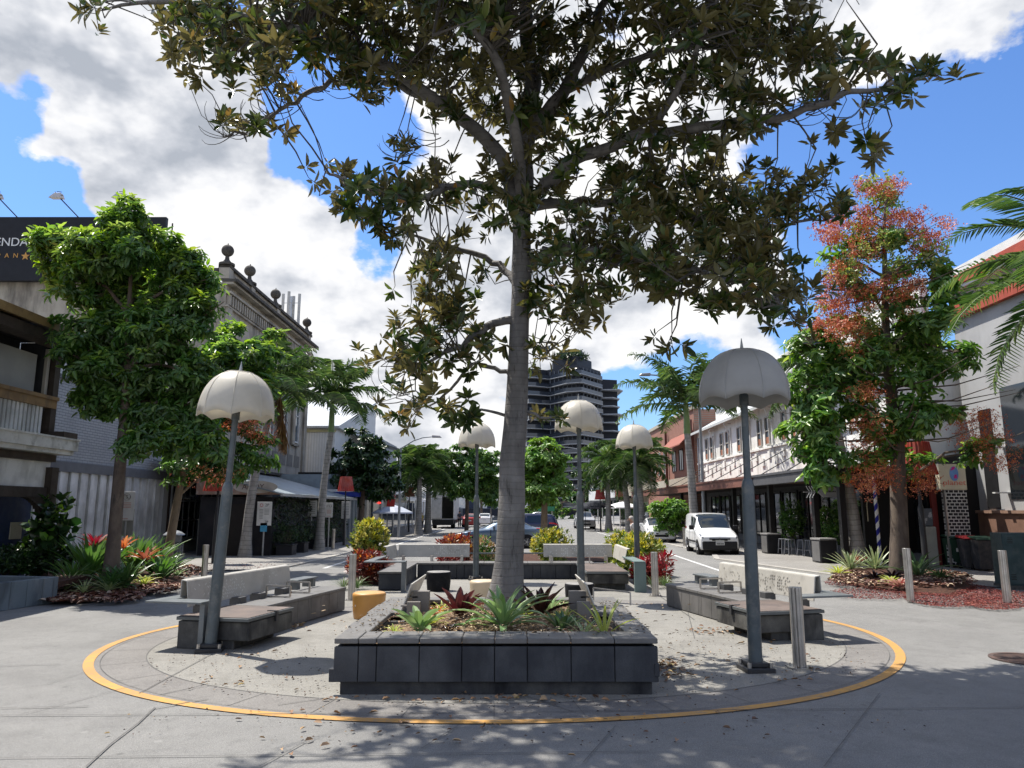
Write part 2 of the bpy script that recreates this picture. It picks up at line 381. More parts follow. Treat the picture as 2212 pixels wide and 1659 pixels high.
dens0 = dens; dens = math2(n, 'SUBTRACT', dens, .365)
def at(px, py): return Vector(ray(px, py)).normalized()
holes = [(30,310,.13,.40),(110,440,.07,.30),(130,130,.05,.22),(60,210,.06,.25),(420,330,.03,.1),(640,330,.05,.2),(1330,60,.05,.16),(870,900,.04,.16),(1700,330,.10,.3),(2050,560,.2,.3),(40,620,.14,.40),(90,520,.07,.2),(745,290,.14,.36),(660,230,.08,.25),(800,560,.07,.3),(790,440,.05,.15),(1960,520,.26,.42),(2200,420,.26,.40),(1800,420,.14,.28),(2150,640,.16,.4),(1400,870,.13,.40),(1500,800,.08,.22),(1260,320,.08,.2),(1900,300,.14,.2),(650,690,.04,.22),(500,60,.05,.2),(340,260,.035,.18),(720,420,.04,.2),(1000,1010,.05,.12),(1480,700,.05,.12),(2000,330,.12,.2)]
blobs = [(300,150,.22,.12),(450,420,.28,.20),(500,600,.26,.26),(650,720,.16,.22),(760,820,.2,.2),(950,850,.22,.2),(1300,700,.2,.24),(1500,640,.2,.26),(1050,480,.2,.22),(1650,280,.1,.14),(1500,180,.2,.18),(2100,60,.18,.22),(60,100,.13,.2),(230,200,.12,.2),(250,420,.12,.2),(1850,60,.2,.2),(1700,560,.12,.16),(900,950,.2,.1),(110,300,.05,.2),(2080,170,.06,.12),(1180,160,.2,.15)]
for px, py, s, w_ in holes: dens = math2(n, 'SUBTRACT', dens, vdist(at(px,py), s, w_))
for px, py, s, w_ in blobs: dens = math2(n, 'ADD', dens, vdist(at(px,py), s, w_))
sepD = n.nodes.new('ShaderNodeSeparateXYZ'); n.links.new(D, sepD.inputs[0]); dens = math2(n,'ADD',dens, rng(n, sepD.outputs['Z'], .16, .0, 0., .3))
mask = rng(n, dens, .465, .575)

thick = rng(n, math2(n, 'ADD', math2(n, 'MULTIPLY', dens0, .75), math2(n, 'MULTIPLY', dens, .25)), .70, .98)
g = math2(n, 'SUBTRACT', math2(n, 'MULTIPLY', thick, .46), math2(n, 'MULTIPLY', relief, 5.0))
g = math2(n, 'ADD', g, .12)
cr = n.nodes.new('ShaderNodeValToRGB'); n.links.new(g, cr.inputs[0]); e = cr.color_ramp.elements
CS = 5.1
e[0].position = .0; e[0].color = (1.05*CS/10,1.04*CS/10,1.02*CS/10,1); e[1].position = 1.; e[1].color = (.44*CS/10,.475*CS/10,.54*CS/10,1)
x = e.new(.38); x.color = (.86*CS/10,.87*CS/10,.90*CS/10,1); x = e.new(.66); x.color = (.64*CS/10,.665*CS/10,.72*CS/10,1)
clc = n.nodes.new('ShaderNodeVectorMath'); clc.operation = 'SCALE'; n.links.new(cr.outputs[0], clc.inputs[0]); clc.inputs['Scale'].default_value = 10
skc = n.nodes.new('ShaderNodeVectorMath'); skc.operation = 'MULTIPLY'; n.links.new(sky.outputs[0], skc.inputs[0]); skc.inputs[1].default_value = (.44,.60,.86)
n.links.new(mixc(n, skc.outputs[0], clc.outputs[0], mask), bg.inputs[0])
sc.view_settings.view_transform = 'Standard'; sc.view_settings.look = 'None'; sc.view_settings.exposure = .70; sc.view_settings.gamma = 1
sc.render.film_transparent = False
sc.cycles.max_bounces = 7; sc.cycles.diffuse_bounces = 3; sc.cycles.glossy_bounces = 3; sc.cycles.transmission_bounces = 4; sc.cycles.transparent_max_bounces = 6
sc.cycles.caustics_reflective = False; sc.cycles.caustics_refractive = False; sc.cycles.sample_clamp_indirect = 6
sc.cycles.use_denoising = True
# ================================================================ ground
def paving(name, c1, c2, rough=.85, stain=None, spk=True, ss=.7, fs=90, gum=True):
    m, n, b = nt(name); co = world_pos(n)
    c = mixc(n, c1, c2, rng(n, noise(n, co, .45, 7, .65), .38, .66))
    if stain: c = mixc(n, c, stain, rng(n, noise(n, co, ss, 9, .72), .48, .66, 0, .8))
    c = mixc(n, c, tuple(x*.72 for x in c1), rng(n, noise(n, co, 4.5, 8, .75), .50, .70, 0, .8))
    c = mixc(n, c, tuple(x*.40 for x in c1), rng(n, noise(n, co, fs, 3, .8), .48, .70, 0, .8)); c = mixc(n, c, tuple(x*.6 for x in c1), rng(n, noise(n, co, 38, 4, .8), .52, .68, 0, .7)); c = mixc(n, c, tuple(min(1,x*1.5) for x in c2), rng(n, noise(n, co, 55, 3, .8, (1.3,1,1)), .57, .68, 0, .6))
    if spk: c = mixc(n, c, (.58,.56,.52), rng(n, noise(n, co, 150, 2, .5), .60, .70, 0, .65))
    if gum:
        vo = n.nodes.new('ShaderNodeTexVoronoi'); vo.inputs['Scale'].default_value = 2.2; n.links.new(co, vo.inputs['Vector'])
        c = mixc(n, c, tuple(x*.5 for x in c1), rng(n, vo.outputs['Distance'], .075, .05, 0, .55))
        vo = n.nodes.new('ShaderNodeTexVoronoi'); vo.inputs['Scale'].default_value = 1.1; n.links.new(co, vo.inputs['Vector'])
        c = mixc(n, c, tuple(min(1,x*1.3) for x in c2), rng(n, vo.outputs['Distance'], .05, .035, 0, .4))
    n.links.new(c, b.inputs['Base Color']); b.inputs['Roughness'].default_value = rough
    bu = n.nodes.new('ShaderNodeBump'); bu.inputs['Strength'].default_value = .6; bu.inputs['Distance'].default_value = .006
    n.links.new(noise(n, co, 120, 4, .7), bu.inputs['Height']); n.links.new(bu.outputs[0], b.inputs['Normal']); return m
ASPH = paving('road_surface', (.180,.177,.168), (.225,.221,.209), .85, (.135,.132,.126))
ISL = paving('island_paving', (.235,.225,.20), (.285,.272,.242), .85, (.17,.16,.14), spk=False, ss=1.1, fs=70)
BAND = paving('band_paving', (.19,.178,.166), (.23,.218,.20), .85, (.155,.145,.135), spk=False)
PATH = paving('footpath_paving', (.25,.238,.22), (.30,.286,.265), .85, (.19,.175,.16), spk=False)
def yellowmat():
    m, n, b = nt('yellow_road_paint'); co = world_pos(n)
    c = mixc(n, (.54,.28,.06), (.42,.225,.065), rng(n, noise(n, co, 1.3, 6), .4, .65))
    c = mixc(n, c, (.24,.19,.13), rng(n, noise(n, co, 11, 9, .8), .50, .64, 0, .85)); c = mixc(n, c, (.40,.22,.07), rng(n, noise(n, co, 3, 5, .7), .5, .7, 0, .7))
    n.links.new(c, b.inputs['Base Color']); b.inputs['Roughness'].default_value = .75; return m
YEL = yellowmat()
WLINE = mat('white_road_paint', (.62,.62,.6), .8, col2=(.45,.45,.44), vs=9, vr=(.45,.7))
g_ = MB().quad((-400,-60,0),(400,-60,0),(400,900,0),(-400,900,0)).build('ground', ASPH, fix=False); tag(g_, kind='structure')
g_['label'] = 'pale grey road and plaza surface'
RC = Vector((-.17,12.0)); NR = 160
def rr(t):                                    # measured outline of the painted ring (nearly a circle)
    return 5.362+.168*math.cos(t)+.134*math.sin(t)+.594*math.cos(2*t)+.267*math.sin(2*t)-.093*math.cos(3*t)+.055*math.sin(3*t)
def ringpt(i, off, n_=NR): 
    t = 2*PI*i/n_; r = rr(t); e_ = .01; dr = (rr(t+e_)-rr(t-e_))/(2*e_); nx, ny = math.cos(t)*r+math.sin(t)*dr, math.sin(t)*r-math.cos(t)*dr; q = math.hypot(nx,ny)
    return (RC.x+r*math.cos(t)+off*nx/q, RC.y+r*math.sin(t)+off*ny/q)
def flat(name, pts, z, m, label):
    o = MB().add([(p[0],p[1],z) for p in pts], [tuple(range(len(pts)))]).build(name, m, fix=False); tag(o, label, kind='structure'); return o
def annulus(name, a, b_, z, m, label):
    V = []; Fs = []
    for i in range(NR):
        V += [(*ringpt(i,a),z), (*ringpt(i,b_),z)]
    for i in range(NR):
        j = (i+1) % NR; Fs.append((2*i,2*i+1,2*j+1,2*j))
    o = MB().add(V, Fs).build(name, m, fix=False); tag(o, label, kind='structure'); return o
flat('plaza_paving', [ringpt(i,-.75) for i in range(NR)], .004, ISL, 'pale concrete paving inside the yellow ring')
flat('back_plaza_paving', [(-4.6,13.2),(4.4,13.2),(4.2,20),(3.4,23.2),(-3.8,23.2),(-4.4,20)], .0025, ISL, 'pale paving round the stools behind the planter')
annulus('paving_band', -.75, -.02, .004, BAND, 'band of paving slabs just inside the yellow ring')
V_ = []; F_ = []
for i_ in range(NR*2+1):
    for o_ in (-.13,-.005): x_, y_ = ringpt(i_/2,o_); V_.append((x_,y_,.010))
for i_ in range(NR*2):
    if V_[2*i_][1] < 14.3: F_.append((2*i_,2*i_+1,2*i_+3,2*i_+2))
tag(MB().add(V_,F_).build('yellow_ring_marking', YEL, fix=False), 'painted yellow line round the front of the planter island', kind='structure')
# joints and cracks in the paving
jm = mat('paving_joint', (.115,.112,.106), .9); jb = MB()
def joint(a, b_, w, z=.007, wob=0.):
    a = Vector((*a[:2],0)); b_ = Vector((*b_[:2],0)); d = (b_-a); L = d.length; d.normalize(); s = Vector((-d.y,d.x,0)); k = max(1,int(L/.5)) if wob else 1
    pr = None
    for i in range(k+1):
        p = a+d*L*i/k+s*(random.uniform(-wob,wob) if 0 < i < k else 0); q = (p-s*w/2, p+s*w/2)
        if pr: jb.quad((pr[0].x,pr[0].y,z),(q[0].x,q[0].y,z),(q[1].x,q[1].y,z),(pr[1].x,pr[1].y,z))
        pr = q
for i in range(NR): 
    if i % 5 == 0: joint(ringpt(i,-.75), ringpt(i,-.19), .008)
    a = ringpt(i,-.75); c_ = ringpt((i+1)%NR,-.75); joint(a, c_, .014)
    a = ringpt(i,-.20); c_ = ringpt((i+1)%NR,-.20); joint(a, c_, .007, .0125)
for a, c_, w, wb in [((0,1532),(190,1528),.012,0),((0,1548),(700,1544),.012,0),((700,1544),(2212,1530),.012,.004),((185,1660),(335,1530),.014,.02),((335,1532),(450,1512),.016,.05),((300,1500),(460,1413),.012,0),((330,1505),(700,1440),.006,0),
    ((560,1659),(660,1605),.01,0),((910,1620),(990,1570),.01,0),((1260,1650),(1330,1570),.008,0),((0,1440),(130,1436),.012,0),((100,1480),(180,1455),.007,0),((0,1640),(1400,1626),.010,0),((50,1545),(300,1480),.007,0),((1500,1380),(1480,1300),.012,0),((1700,1300),(2212,1370),.01,0),((1120,1500),(1240,1540),.01,0),((600,1525),(720,1507),.012,0),((1780,1659),(1900,1500),.008,0),((1420,1285),(1500,1340),.012,0)]:
    a = G(*a); c_ = G(*c_)
    if a.y > 0: joint(a, c_, w, .014, wb)
o = jb.build('paving_joints', jm, fix=False); tag(o, 'dark joints and cracks between the paving slabs', kind='structure')
# footpaths, kerbs and road lines
pathb = MB(); pathb.add([(-22,24.5,.03),(-7.9,24.5,.03),(-7.6,30,.03),(-6.9,110,.03),(-22,110,.03)], [(0,1,2,3,4)]); tag(pathb.build('footpath_left', PATH, fix=False), 'footpath along the shops on the left of the street', kind='structure')
pathb = MB(); pathb.add([(8.9,33,.03),(8.2,30,.03),(10,22,.03),(13.2,18.5,.03),(26,15,.03),(26,120,.03),(9.4,120,.03)], [(0,1,2,3,4,5,6)]); tag(pathb.build('footpath_right', PATH, fix=False), 'footpath along the shops on the right of the street', kind='structure')
kb = MB()
for pts in ([(-7.9,24.5),(-7.6,30),(-6.9,110)], [(10,22),(8.2,30),(8.9,33),(9.4,120)]):
    for a, c_ in zip(pts, pts[1:]): kb.bar((*a,.02),(*c_,.02),.22,.05)
KERB = mat('kerb_concrete', (.40,.38,.34), .85, col2=(.32,.3,.27), vs=1)
tag(kb.build('kerb', KERB), 'pale flush kerb between road and footpath', kind='structure')
lb = MB()
def line(a, c_, w): 
    a = G(*a); c_ = G(*c_); d = (c_-a).normalized(); s = Vector((-d.y,d.x,0))*w/2
    lb.quad(tuple((a-s).xy)+(.006,), tuple((c_-s).xy)+(.006,), tuple((c_+s).xy)+(.006,), tuple((a+s).xy)+(.006,))
line((700,1228),(975,1138),.13); line((1410,1184),(1640,1262),.13); line((1290,1150),(1420,1184),.12); line((860,1165),(990,1130),.1)
tag(lb.build('lane_markings', WLINE, fix=False), 'white edge lines painted on the road', kind='structure')
# planting bed soils
def soil(name, px, m, label, z=.03, h=.0):
    pts = [G(*p) for p in px]; c = sum((p for p in pts), Vector())/len(pts)
    V = [(p.x,p.y,z) for p in pts]+[(c.x+(p.x-c.x)*.55,c.y+(p.y-c.y)*.55,z+h+random.uniform(-.02,.03)) for p in pts]+[(c.x,c.y,z+h*1.2)]; k = len(pts)
    Fs = [(i,(i+1)%k,(i+1)%k+k,i+k) for i in range(k)]+[(i+k,(i+1)%k+k,2*k) for i in range(k)]
    o = MB().add(V, Fs).build(name, m, smooth=False, fix=True); tag(o, label, kind='structure'); return o
soil('garden_bed_soil', [(95,1300),(150,1306),(230,1300),(300,1290),(392,1268),(398,1250),(300,1228),(120,1225),(30,1260)], SOIL, 'dark soil of the garden bed by the grey brick building', h=.12)
soil('flame_tree_bed_soil', [(1786,1252),(1850,1268),(1960,1284),(2060,1290),(2110,1272),(2050,1238),(1950,1228),(1830,1228)], SOIL, 'dark soil of the bed under the flame tree', h=.14)
soil('back_bed_soil', [(742,1264),(845,1266),(870,1215),(790,1200)], SOIL, 'soil patch behind the back left bench', h=.08)
soil('back_right_bed_soil', [(1370,1264),(1440,1262),(1420,1205),(1360,1200)], SOIL, 'soil patch behind the back right bench', h=.08)
soil('splitter_bed_soil', [(955,1214),(1400,1214),(1370,1196),(980,1196)], SOIL, 'long narrow soil strip behind the back bench', h=.05)
# ================================================================ umbrella lamps
def umbrella_lamp(label, x, y, H=4.2, drop=.86, lean=0., r=.55, rz=.2, SHADE=SHADE):
    t = thing('umbrella_lamp', label, 'street lamp', (x,y,0), rz, 'street lamps with umbrella shaped shades')
    t.rotation_euler = (0, lean, rz)
    b = MB(); b.box((0,0,.03),(.36,.36,.06)); b.box((0,0,.09),(.26,.26,.05)); b.build('base_plate', POLE_D, t, bev=.008)
    for i in (-1,1):
        for j in (-1,1): b = MB(); b.cyl((i*.14,j*.14,.06),.024,.06,6); b.build('bolt', STEEL, t)
    b = MB(); b.lathe([(.085,.06),(.085,.6),(.08,2.22),(.078,2.30),(.065,2.36),(.05,2.39)], 20); b.build('lower_pole', POLE, t, smooth=True)
    b = MB(); b.lathe([(.047,2.36),(.045,H-drop-.02),(.06,H-drop-.02),(.06,H-drop+.12),(.045,H-drop+.14),(.03,H-.15)], 16); b.build('upper_pole', POLE, t, smooth=True)
    # umbrella shade : 8 gores with scalloped hem
    n_ = 64; rings = 14; V = []; Fs = []; hh = drop-.14
    for i in range(rings+1):
        f = i/rings; ph = f*PI/2
        for k in range(n_):
            a = 2*PI*k/n_; g8 = (a/(2*PI)*8) % 1; sag = math.sin(PI*g8)
            rad = r*math.sin(ph)**.84*(1-.03*sag*f) ; z = hh*math.cos(ph)**.86
            z += sag*.06*max(0,(f-.6)/.4)**1.5
            if i == 0: rad = .001
            V.append((rad*math.cos(a), rad*math.sin(a), H-drop+z-.0))
    for i in range(rings):
        for k in range(n_):
            k2 = (k+1)%n_; Fs.append((i*n_+k,(i+1)*n_+k,(i+1)*n_+k2,i*n_+k2))
    o = MB().add(V, Fs).build('lamp_shade', SHADE, t, smooth=True, fix=False)
    sd = o.modifiers.new('s','SOLIDIFY'); sd.thickness = .012
    b = MB()
    for k in range(8):
        a = 2*PI*k/8; pts = []
        for i in range(0,rings+1):
            p = V[i*n_+int(k*n_/8)]; pts.append((p[0]*1.002,p[1]*1.002,p[2]+.003))
        b.tube(pts, .006, 5)
    b.build('rib', SHADE, t, smooth=True)
    b = MB(); b.lathe([(.215,H-.205),(.20,H-.155),(.06,H-.135),(.02,H-.13)], 20, cap=False); b.build('cap', SHADE, t, smooth=True)
    MB().lathe([(.03,H-.16),(.016,H-.06),(.004,H+.02)], 10).build('finial', mat('pale_metal',(.5,.5,.48),.4,.5), t, smooth=True)
    return t
umbrella_lamp('leaning umbrella shaped street lamp standing in front of the left bench', *G(453,1407).xy, 4.2, lean=.043, rz=.25)
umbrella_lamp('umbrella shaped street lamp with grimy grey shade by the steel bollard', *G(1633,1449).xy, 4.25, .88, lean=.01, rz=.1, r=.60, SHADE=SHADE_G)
umbrella_lamp('umbrella shaped street lamp just right of the fig trunk, behind the black stool', *P(1256,1290,16.8).xy, 4.62, rz=.0)
umbrella_lamp('umbrella shaped street lamp left of the fig trunk, partly behind fig leaves', *P(1028,1250,21.3).xy, 4.62, rz=.3)
umbrella_lamp('farthest right umbrella shaped street lamp, rising from the yellow croton bushes', *P(1378,1250,21.8).xy, 4.62, rz=.5)
# ================================================================ stone planter under the fig
ZT = .6
pl = thing('stone_planter', 'low planter of dark stone slabs around the big fig tree', 'planter', (0,0,0))
XL, XR, Y0, Y1 = -1.95, 1.60, 8.36, 12.15
def slabs(b, x0, x1, y, z0, z1, widths, th=.05, ax='x', out=-1, gap=.008):
    p = x0; tot = sum(widths); k = (x1-x0)/tot
    for w in widths:
        q = p+w*k; d = random.uniform(-.003,.003)
        if ax == 'x': b.bb(p+gap/2, q-gap/2, y+d, y+d-out*th, z0+random.uniform(0,.004), z1)
        else: b.bb(y+d, y+d-out*th, p+gap/2, q-gap/2, z0+random.uniform(0,.004), z1)
        p = q
fw = [.27,.2,.47,.47,.36,.36,.48,.48,.48]
b = MB(); slabs(b, XL, XR, Y0+.02, .14, ZT-.088, fw, out=-1)
slabs(b, Y0+.08, Y1, XL+.02, .14, ZT-.088, [.5,.4,.5,.45,.5,.4,.5,.45], ax='y', out=-1)
slabs(b, Y0+.08, Y1, XR-.02, .14, ZT-.088, [.5,.4,.5,.45,.5,.4,.5,.45], ax='y', out=1)
slabs(b, XL, XR, Y1-.02, .14, ZT-.088, fw, out=1)
b.box((XL-.012,Y0+.06,.21),(.07,.07,.14)); b.box((XR-.02,Y0+.02,.27),(.05,.03,.14))
b.build('facing_slab', STONE, pl, bev=.006)
IN = .34
b = MB(); c_ = (XL+.07, XR-.07, Y0+.07, Y1-.07)
b.bb(c_[0],c_[1],c_[2],c_[2]+.2,.0,ZT-.1); b.bb(c_[0],c_[0]+.2,c_[2]+.2,c_[3],.0,ZT-.1); b.bb(c_[1]-.2,c_[1],c_[2]+.2,c_[3],.0,ZT-.1); b.bb(c_[0]+.2,c_[1]-.2,c_[3]-.2,c_[3],.0,ZT-.1)
b.build('plinth', CONC_BLACK, pl, bev=.006)
# coping: front row, arms that step inwards, back row
b = MB(); p = XL; k = (XR-XL)/sum(fw)
for w in fw:
    b.bb(p+.004, p+w*k-.004, Y0+.008+random.uniform(-.003,.003), Y0+.47, ZT-.058, ZT+random.uniform(0,.004)); p += w*k
def armrow(side):
    y = Y0+.475; ws = [.42,.38,.42,.36,.44,.4,.42,.5]
    for i, w in enumerate(ws):
        step = .0 if i < 2 else (.05 if i < 4 else .0)
        inner = .30 if y < 10.1 else .52
        o_ = -.0-random.choice([0,.01,.04]); 
        if side < 0: b.bb(XL+o_, XL+inner, y+.004, y+w-.004, ZT-.058, ZT+random.uniform(0,.005))
        else: b.bb(XR-inner, XR-o_, y+.004, y+w-.004, ZT-.058, ZT+random.uniform(0,.005))
        y += w
y0_ = 0
armrow(-1); armrow(1)
p = XL+.53
for w in [.5]*5: b.bb(p+.004, p+w-.004, Y1-.30, Y1+.02, ZT-.058, ZT); p += w
b.build('coping', STONE_TOP, pl, bev=.008)
b = MB(); b.bb(XL+.27,XL+.51,10.14,10.2,.3,ZT-.08); b.bb(XR-.51,XR-.28,10.14,10.2,.3,ZT-.08)
b.bb(XL+.27,XL+.30,Y0+.4,10.14,.3,ZT-.08); b.bb(XR-.30,XR-.27,Y0+.4,10.14,.3,ZT-.08); b.bb(XL+.48,XL+.51,10.2,Y1-.2,.3,ZT-.08); b.bb(XR-.51,XR-.48,10.2,Y1-.2,.3,ZT-.08)
b.build('inner_lining', STONE_L, pl)
# mounded mulch
V = []; Fs = []; nx, ny = 34, 38
for j in range(ny+1):
    for i in range(nx+1):
        x = XL+.25+(XR-XL-.5)*i/nx; y = Y0+.2+(Y1-Y0-.4)*j/ny
        V.append((x,y,.47+.09*math.exp(-((x+.1)**2+(y-11)**2)/1.2)+random.uniform(-.012,.012)))
for j in range(ny):
    for i in range(nx):
        a = j*(nx+1)+i; Fs.append((a,a+1,a+nx+2,a+nx+1))
MB().add(V,Fs).build('mulch', MULCH, pl, fix=False)
# ================================================================ slatted-back shapes used by the benches
def perf(b, pts, n_x, seed, dens=.5):
    """little cut-out slots; pts = 4 corners (bl, br, tr, tl) of the panel face, pushed 3 mm proud"""
    rs = random.Random(seed); bl, br, tr, tl = [Vector(p) for p in pts]; nn = (br-bl).cross(tl-bl).normalized()
    ex = (br-bl); ez = (tl-bl); L = ex.length; H = ez.length; ex.normalize(); ez.normalize()
    cl = [rs.uniform(.06,.94) for _ in range(4)]
    for c in cl:
        for _ in range(n_x//4):
            u = c*L+rs.gauss(0,.16); v = rs.uniform(.14,.86)*H
            u = round(u/.055)*.055; v = round(v/.05)*.05
            if not (.04 < u < L-.04 and .04 < v < H-.04): continue
            a = rs.choice([PI/4,-PI/4]); d = (ex*math.cos(a)+ez*math.sin(a)); s = nn.cross(d)
            o = bl+ex*u+ez*v+nn*.003
            b.add([o-d*.022-s*.0075, o+d*.022-s*.0075, o+d*.022+s*.0075, o-d*.022+s*.0075], [(0,1,2,3)])
def rail_u(b, x, y, w, h, ax='x', z=.46):
    d = (w,0) if ax == 'x' else (0,w)
    p = [(x,y,z+.02),(x,y,z+h),(x+d[0],y+d[1],z+h),(x+d[0],y+d[1],z+.02)]
    for a, c in zip(p, p[1:]): b.bar(a, c, .028)
    b.bar(p[0], p[3], .03, .02)
    for q in (.2,.8): b.cyl((x+d[0]*q,y+d[1]*q,z),.018,.03,8)
def long_bench(label, x, y, rz, mir):
    t = thing('bench', label, 'bench', (x,y,0), rz, 'angled stone benches with cream backs'); s = -1 if mir else 1; T = .46
    def bbx(b, x0, x1, y0, y1, z0, z1): b.bb(s*x0, s*x1, y0, y1, z0, z1)
    b = MB(); q = 1.28                                            # long stone seat
    for w in [.36,.36,.34,.38,.06,.06,.36,.34,.36,.34]:
        bbx(b, .06, .64, q+.003, q+w-.003, .02, T-.055); q += w
    yend = q
    b.build('stone_base', STONE_L, t, bev=.005)
    b = MB(); q = 1.28
    for w in [.52,.5,.52,.5,.46,yend-1.28-2.5]: bbx(b, .03, .66, q+.003, q+w-.003, T-.05, T+random.uniform(0,.003)); q += w
    b.build('stone_seat', STONE_TOP, t, bev=.006)
    b = MB(); bbx(b, .0,.55,.0,1.2,.0,T-.07); bbx(b,.55,.86,.1,1.2,.0,.14); bbx(b, .5,1.13,.05,1.27,.13,T-.07); b.build('concrete_base', CONC_D if not mir else CONC_D, t, bev=.012)
    b = MB(); bbx(b, -.02,1.15,-.02,1.27,T-.055,T-.008); b.build('deck_frame', mat('grey_frame',(.12,.13,.13),.5,.3), t, bev=.004)
    b = MB(); bbx(b, .01,1.12,.01,1.24,T-.02,T); b.build('timber_deck', DECK, t)
    b = MB(); bbx(b, 1.0,1.16,.72,.76,T-.04,T+.012); bbx(b, 1.14,1.17,.71,.77,T-.14,T+.0); b.build('bracket', POLE_D, t)
    # backrest: folded plate, two lengths with a slight bend
    b = MB(); A = (s*-.12,.30); B = (s*-.13,2.35); C = (s*-.17,3.42)
    for p, q2, sd in ((A,B,3),(B,C,4)):
        z0, z1 = .54, .92; ly = s*-.06
        fr = [(p[0]+s*.05,p[1],z0),(q2[0]+s*.05,q2[1],z0),(q2[0],q2[1],z1),(p[0],p[1],z1)]
        b.plate(fr, .02)
        b.plate([(p[0],p[1],z1),(q2[0],q2[1],z1),(q2[0]+s*-.09,q2[1],z1+.015),(p[0]+s*-.09,p[1],z1+.015)], .02)
        b.plate([(p[0]+s*-.09,p[1],z1+.015),(q2[0]+s*-.09,q2[1],z1+.015),(q2[0]+s*-.10,q2[1],z0+.1),(p[0]+s*-.10,p[1],z0+.1)], .015)
        off = Vector((s*.012,0,0)); f2 = [Vector(v)+off for v in fr]
        if mir: f2 = [f2[1],f2[0],f2[3],f2[2]]
        b.k = 1; perf(b, f2, 90 if sd == 3 else 16, sd+(7 if mir else 0)); b.k = 0
    b.build('backrest', [CREAM, DKHOLE if mir else mat('light_slot',(.75,.75,.7),.6)], t, bev=.004)
    for yy in (.55,1.5,2.1,2.9): b = MB(); b.bb(s*-.10, s*(.10 if yy > 1.3 else .02), yy-.09, yy+.09, T-.02, .56); b.build('back_support', mat('bracket_grey',(.10,.10,.10),.5,.3), t, bev=.003)
    b = MB(); rail_u(b, s*.03, 2.32, s*.46, .2); b.build('armrest', STEEL, t)
    b = MB(); rail_u(b, s*.03, 3.02, s*.46, .2); b.build('armrest', STEEL, t)
    tb = mat('table_grey', (.16,.175,.18), .45, .2)
    b = MB(); bbx(b, -.42,.50,-.20,.12,.655,.685); bbx(b, -.42,-.15,.12,.6,.655,.685); b.build('side_table', tb, t, bev=.004)
    b = MB(); bbx(b, .42,.50,-.12,.06,.0,.655); b.build('leg', tb, t, bev=.004)
    b = MB(); bbx(b, -.28,.02,3.45,4.25,.62,.65); b.build('side_table', tb, t, bev=.004)
    b = MB(); bbx(b, -.25,-.02,3.50,3.62,T,.62); b.build('leg', tb, t); b = MB(); bbx(b, -.25,-.02,4.12,4.24,T,.62); b.build('leg', tb, t)
    return t
long_bench('angled bench with cream perforated back behind the leaning lamp', -4.87, 11.10, -R(12.5), False)
long_bench('angled bench with sunlit cream back behind the grimy shaded lamp', 4.83, 11.80, R(13.5), True)
# ---------------------------------------------------------------- back bench (U shape)
T = .46
bk = thing('corner_bench', 'wide U-shaped stone bench with two cream backs behind the stools', 'bench', (0,0,0))
b = MB()
q = -2.74
for w in [.44,.46,.24,.22,.44,.44,.22,.44,.44,.22,.44,.44,.22,.36]: b.bb(q+.004, q+w-.004, 21.75, 22.4, .02, T-.06); q += w
for i in range(7): b.bb(-3.32, -2.76, 18.75+i*.43+.004, 18.75+(i+1)*.43-.004, .02, T-.06)
b.build('stone_base', STONE, bk, bev=.005)
b = MB(); q = -2.74
for w in [.64]*8: b.bb(q+.003, q+w-.003, 21.7, 22.45, T-.05, T); q += w
for i in range(5): b.bb(-3.35, -2.74, 18.7+i*.75+.003, 18.7+(i+1)*.75-.003, T-.05, T)
b.build('stone_seat', STONE_TOP, bk, bev=.006)
b = MB(); b.bb(1.88,2.9,18.75,21.7,.16,T-.07); b.bb(2.1,2.85,19.0,21.6,0,.16); b.build('concrete_base', CONC_D, bk, bev=.01)
b = MB(); b.bb(1.84,2.92,18.68,21.7,T-.055,T-.01); b.build('deck_frame', mat('grey_frame',(.12,.13,.13)), bk); b = MB(); b.bb(1.87,2.89,18.72,21.66,T-.02,T+.002); b.build('timber_deck', DECK, bk)
def backpanel(a, c, z0=.57, z1=.93, tilt=.07, seed=1, nsl=60):
    a = Vector((*a,0)); c = Vector((*c,0)); nn = Vector((c.y-a.y, -(c.x-a.x),0)).normalized()   # towards viewer
    fr = [a+nn*0+Vector((0,0,z0)), c+Vector((0,0,z0)), c-nn*tilt+Vector((0,0,z1)), a-nn*tilt+Vector((0,0,z1))]
    b = MB(); b.plate(fr, .02); tp = [fr[3], fr[2], fr[2]-nn*.08+Vector((0,0,.012)), fr[3]-nn*.08+Vector((0,0,.012))]; b.plate(tp, .018)
    b.k = 1; perf(b, [p+nn*.0125 for p in fr], nsl, seed); b.build('backrest', [CREAM, mat('light_slot',(.75,.75,.7),.6)], bk, bev=.004)
backpanel((-3.42,22.55),(-1.28,22.55), seed=5, nsl=90); backpanel((-3.50,21.2),(-3.43,22.53), seed=9, nsl=4)
backpanel((.95,22.55),(3.02,22.55), seed=6, nsl=90); backpanel((3.03,22.53),(3.0,20.0), seed=2, nsl=6)
for x in (-3.25,-2.4,-1.5,1.15,2.0,2.8): b = MB(); b.bb(x-.04,x+.04,22.40,22.52,T,.62); b.build('back_support', STEEL, bk)
b = MB(); b.bar((-1.3,22.6,.68),(.95,22.6,.68),.04); b.build('rail', mat('table_grey',(.16,.175,.18)), bk)
b = MB(); rail_u(b, 2.2, 21.3, .5, .2); b.build('armrest', STEEL, bk); b = MB(); rail_u(b,1.1,21.8,.08,.16); b.build('armrest', STEEL, bk)
tb = mat('table_grey', (.16,.175,.18))
b = MB(); b.bb(-3.62,-2.60,18.32,18.6,.70,.735); b.bb(-3.62,-3.42,18.6,20.6,.70,.735); b.build('side_table', tb, bk, bev=.004)
b = MB(); b.bb(-2.70,-2.60,18.36,18.56,0,.70); b.build('leg', tb, bk)
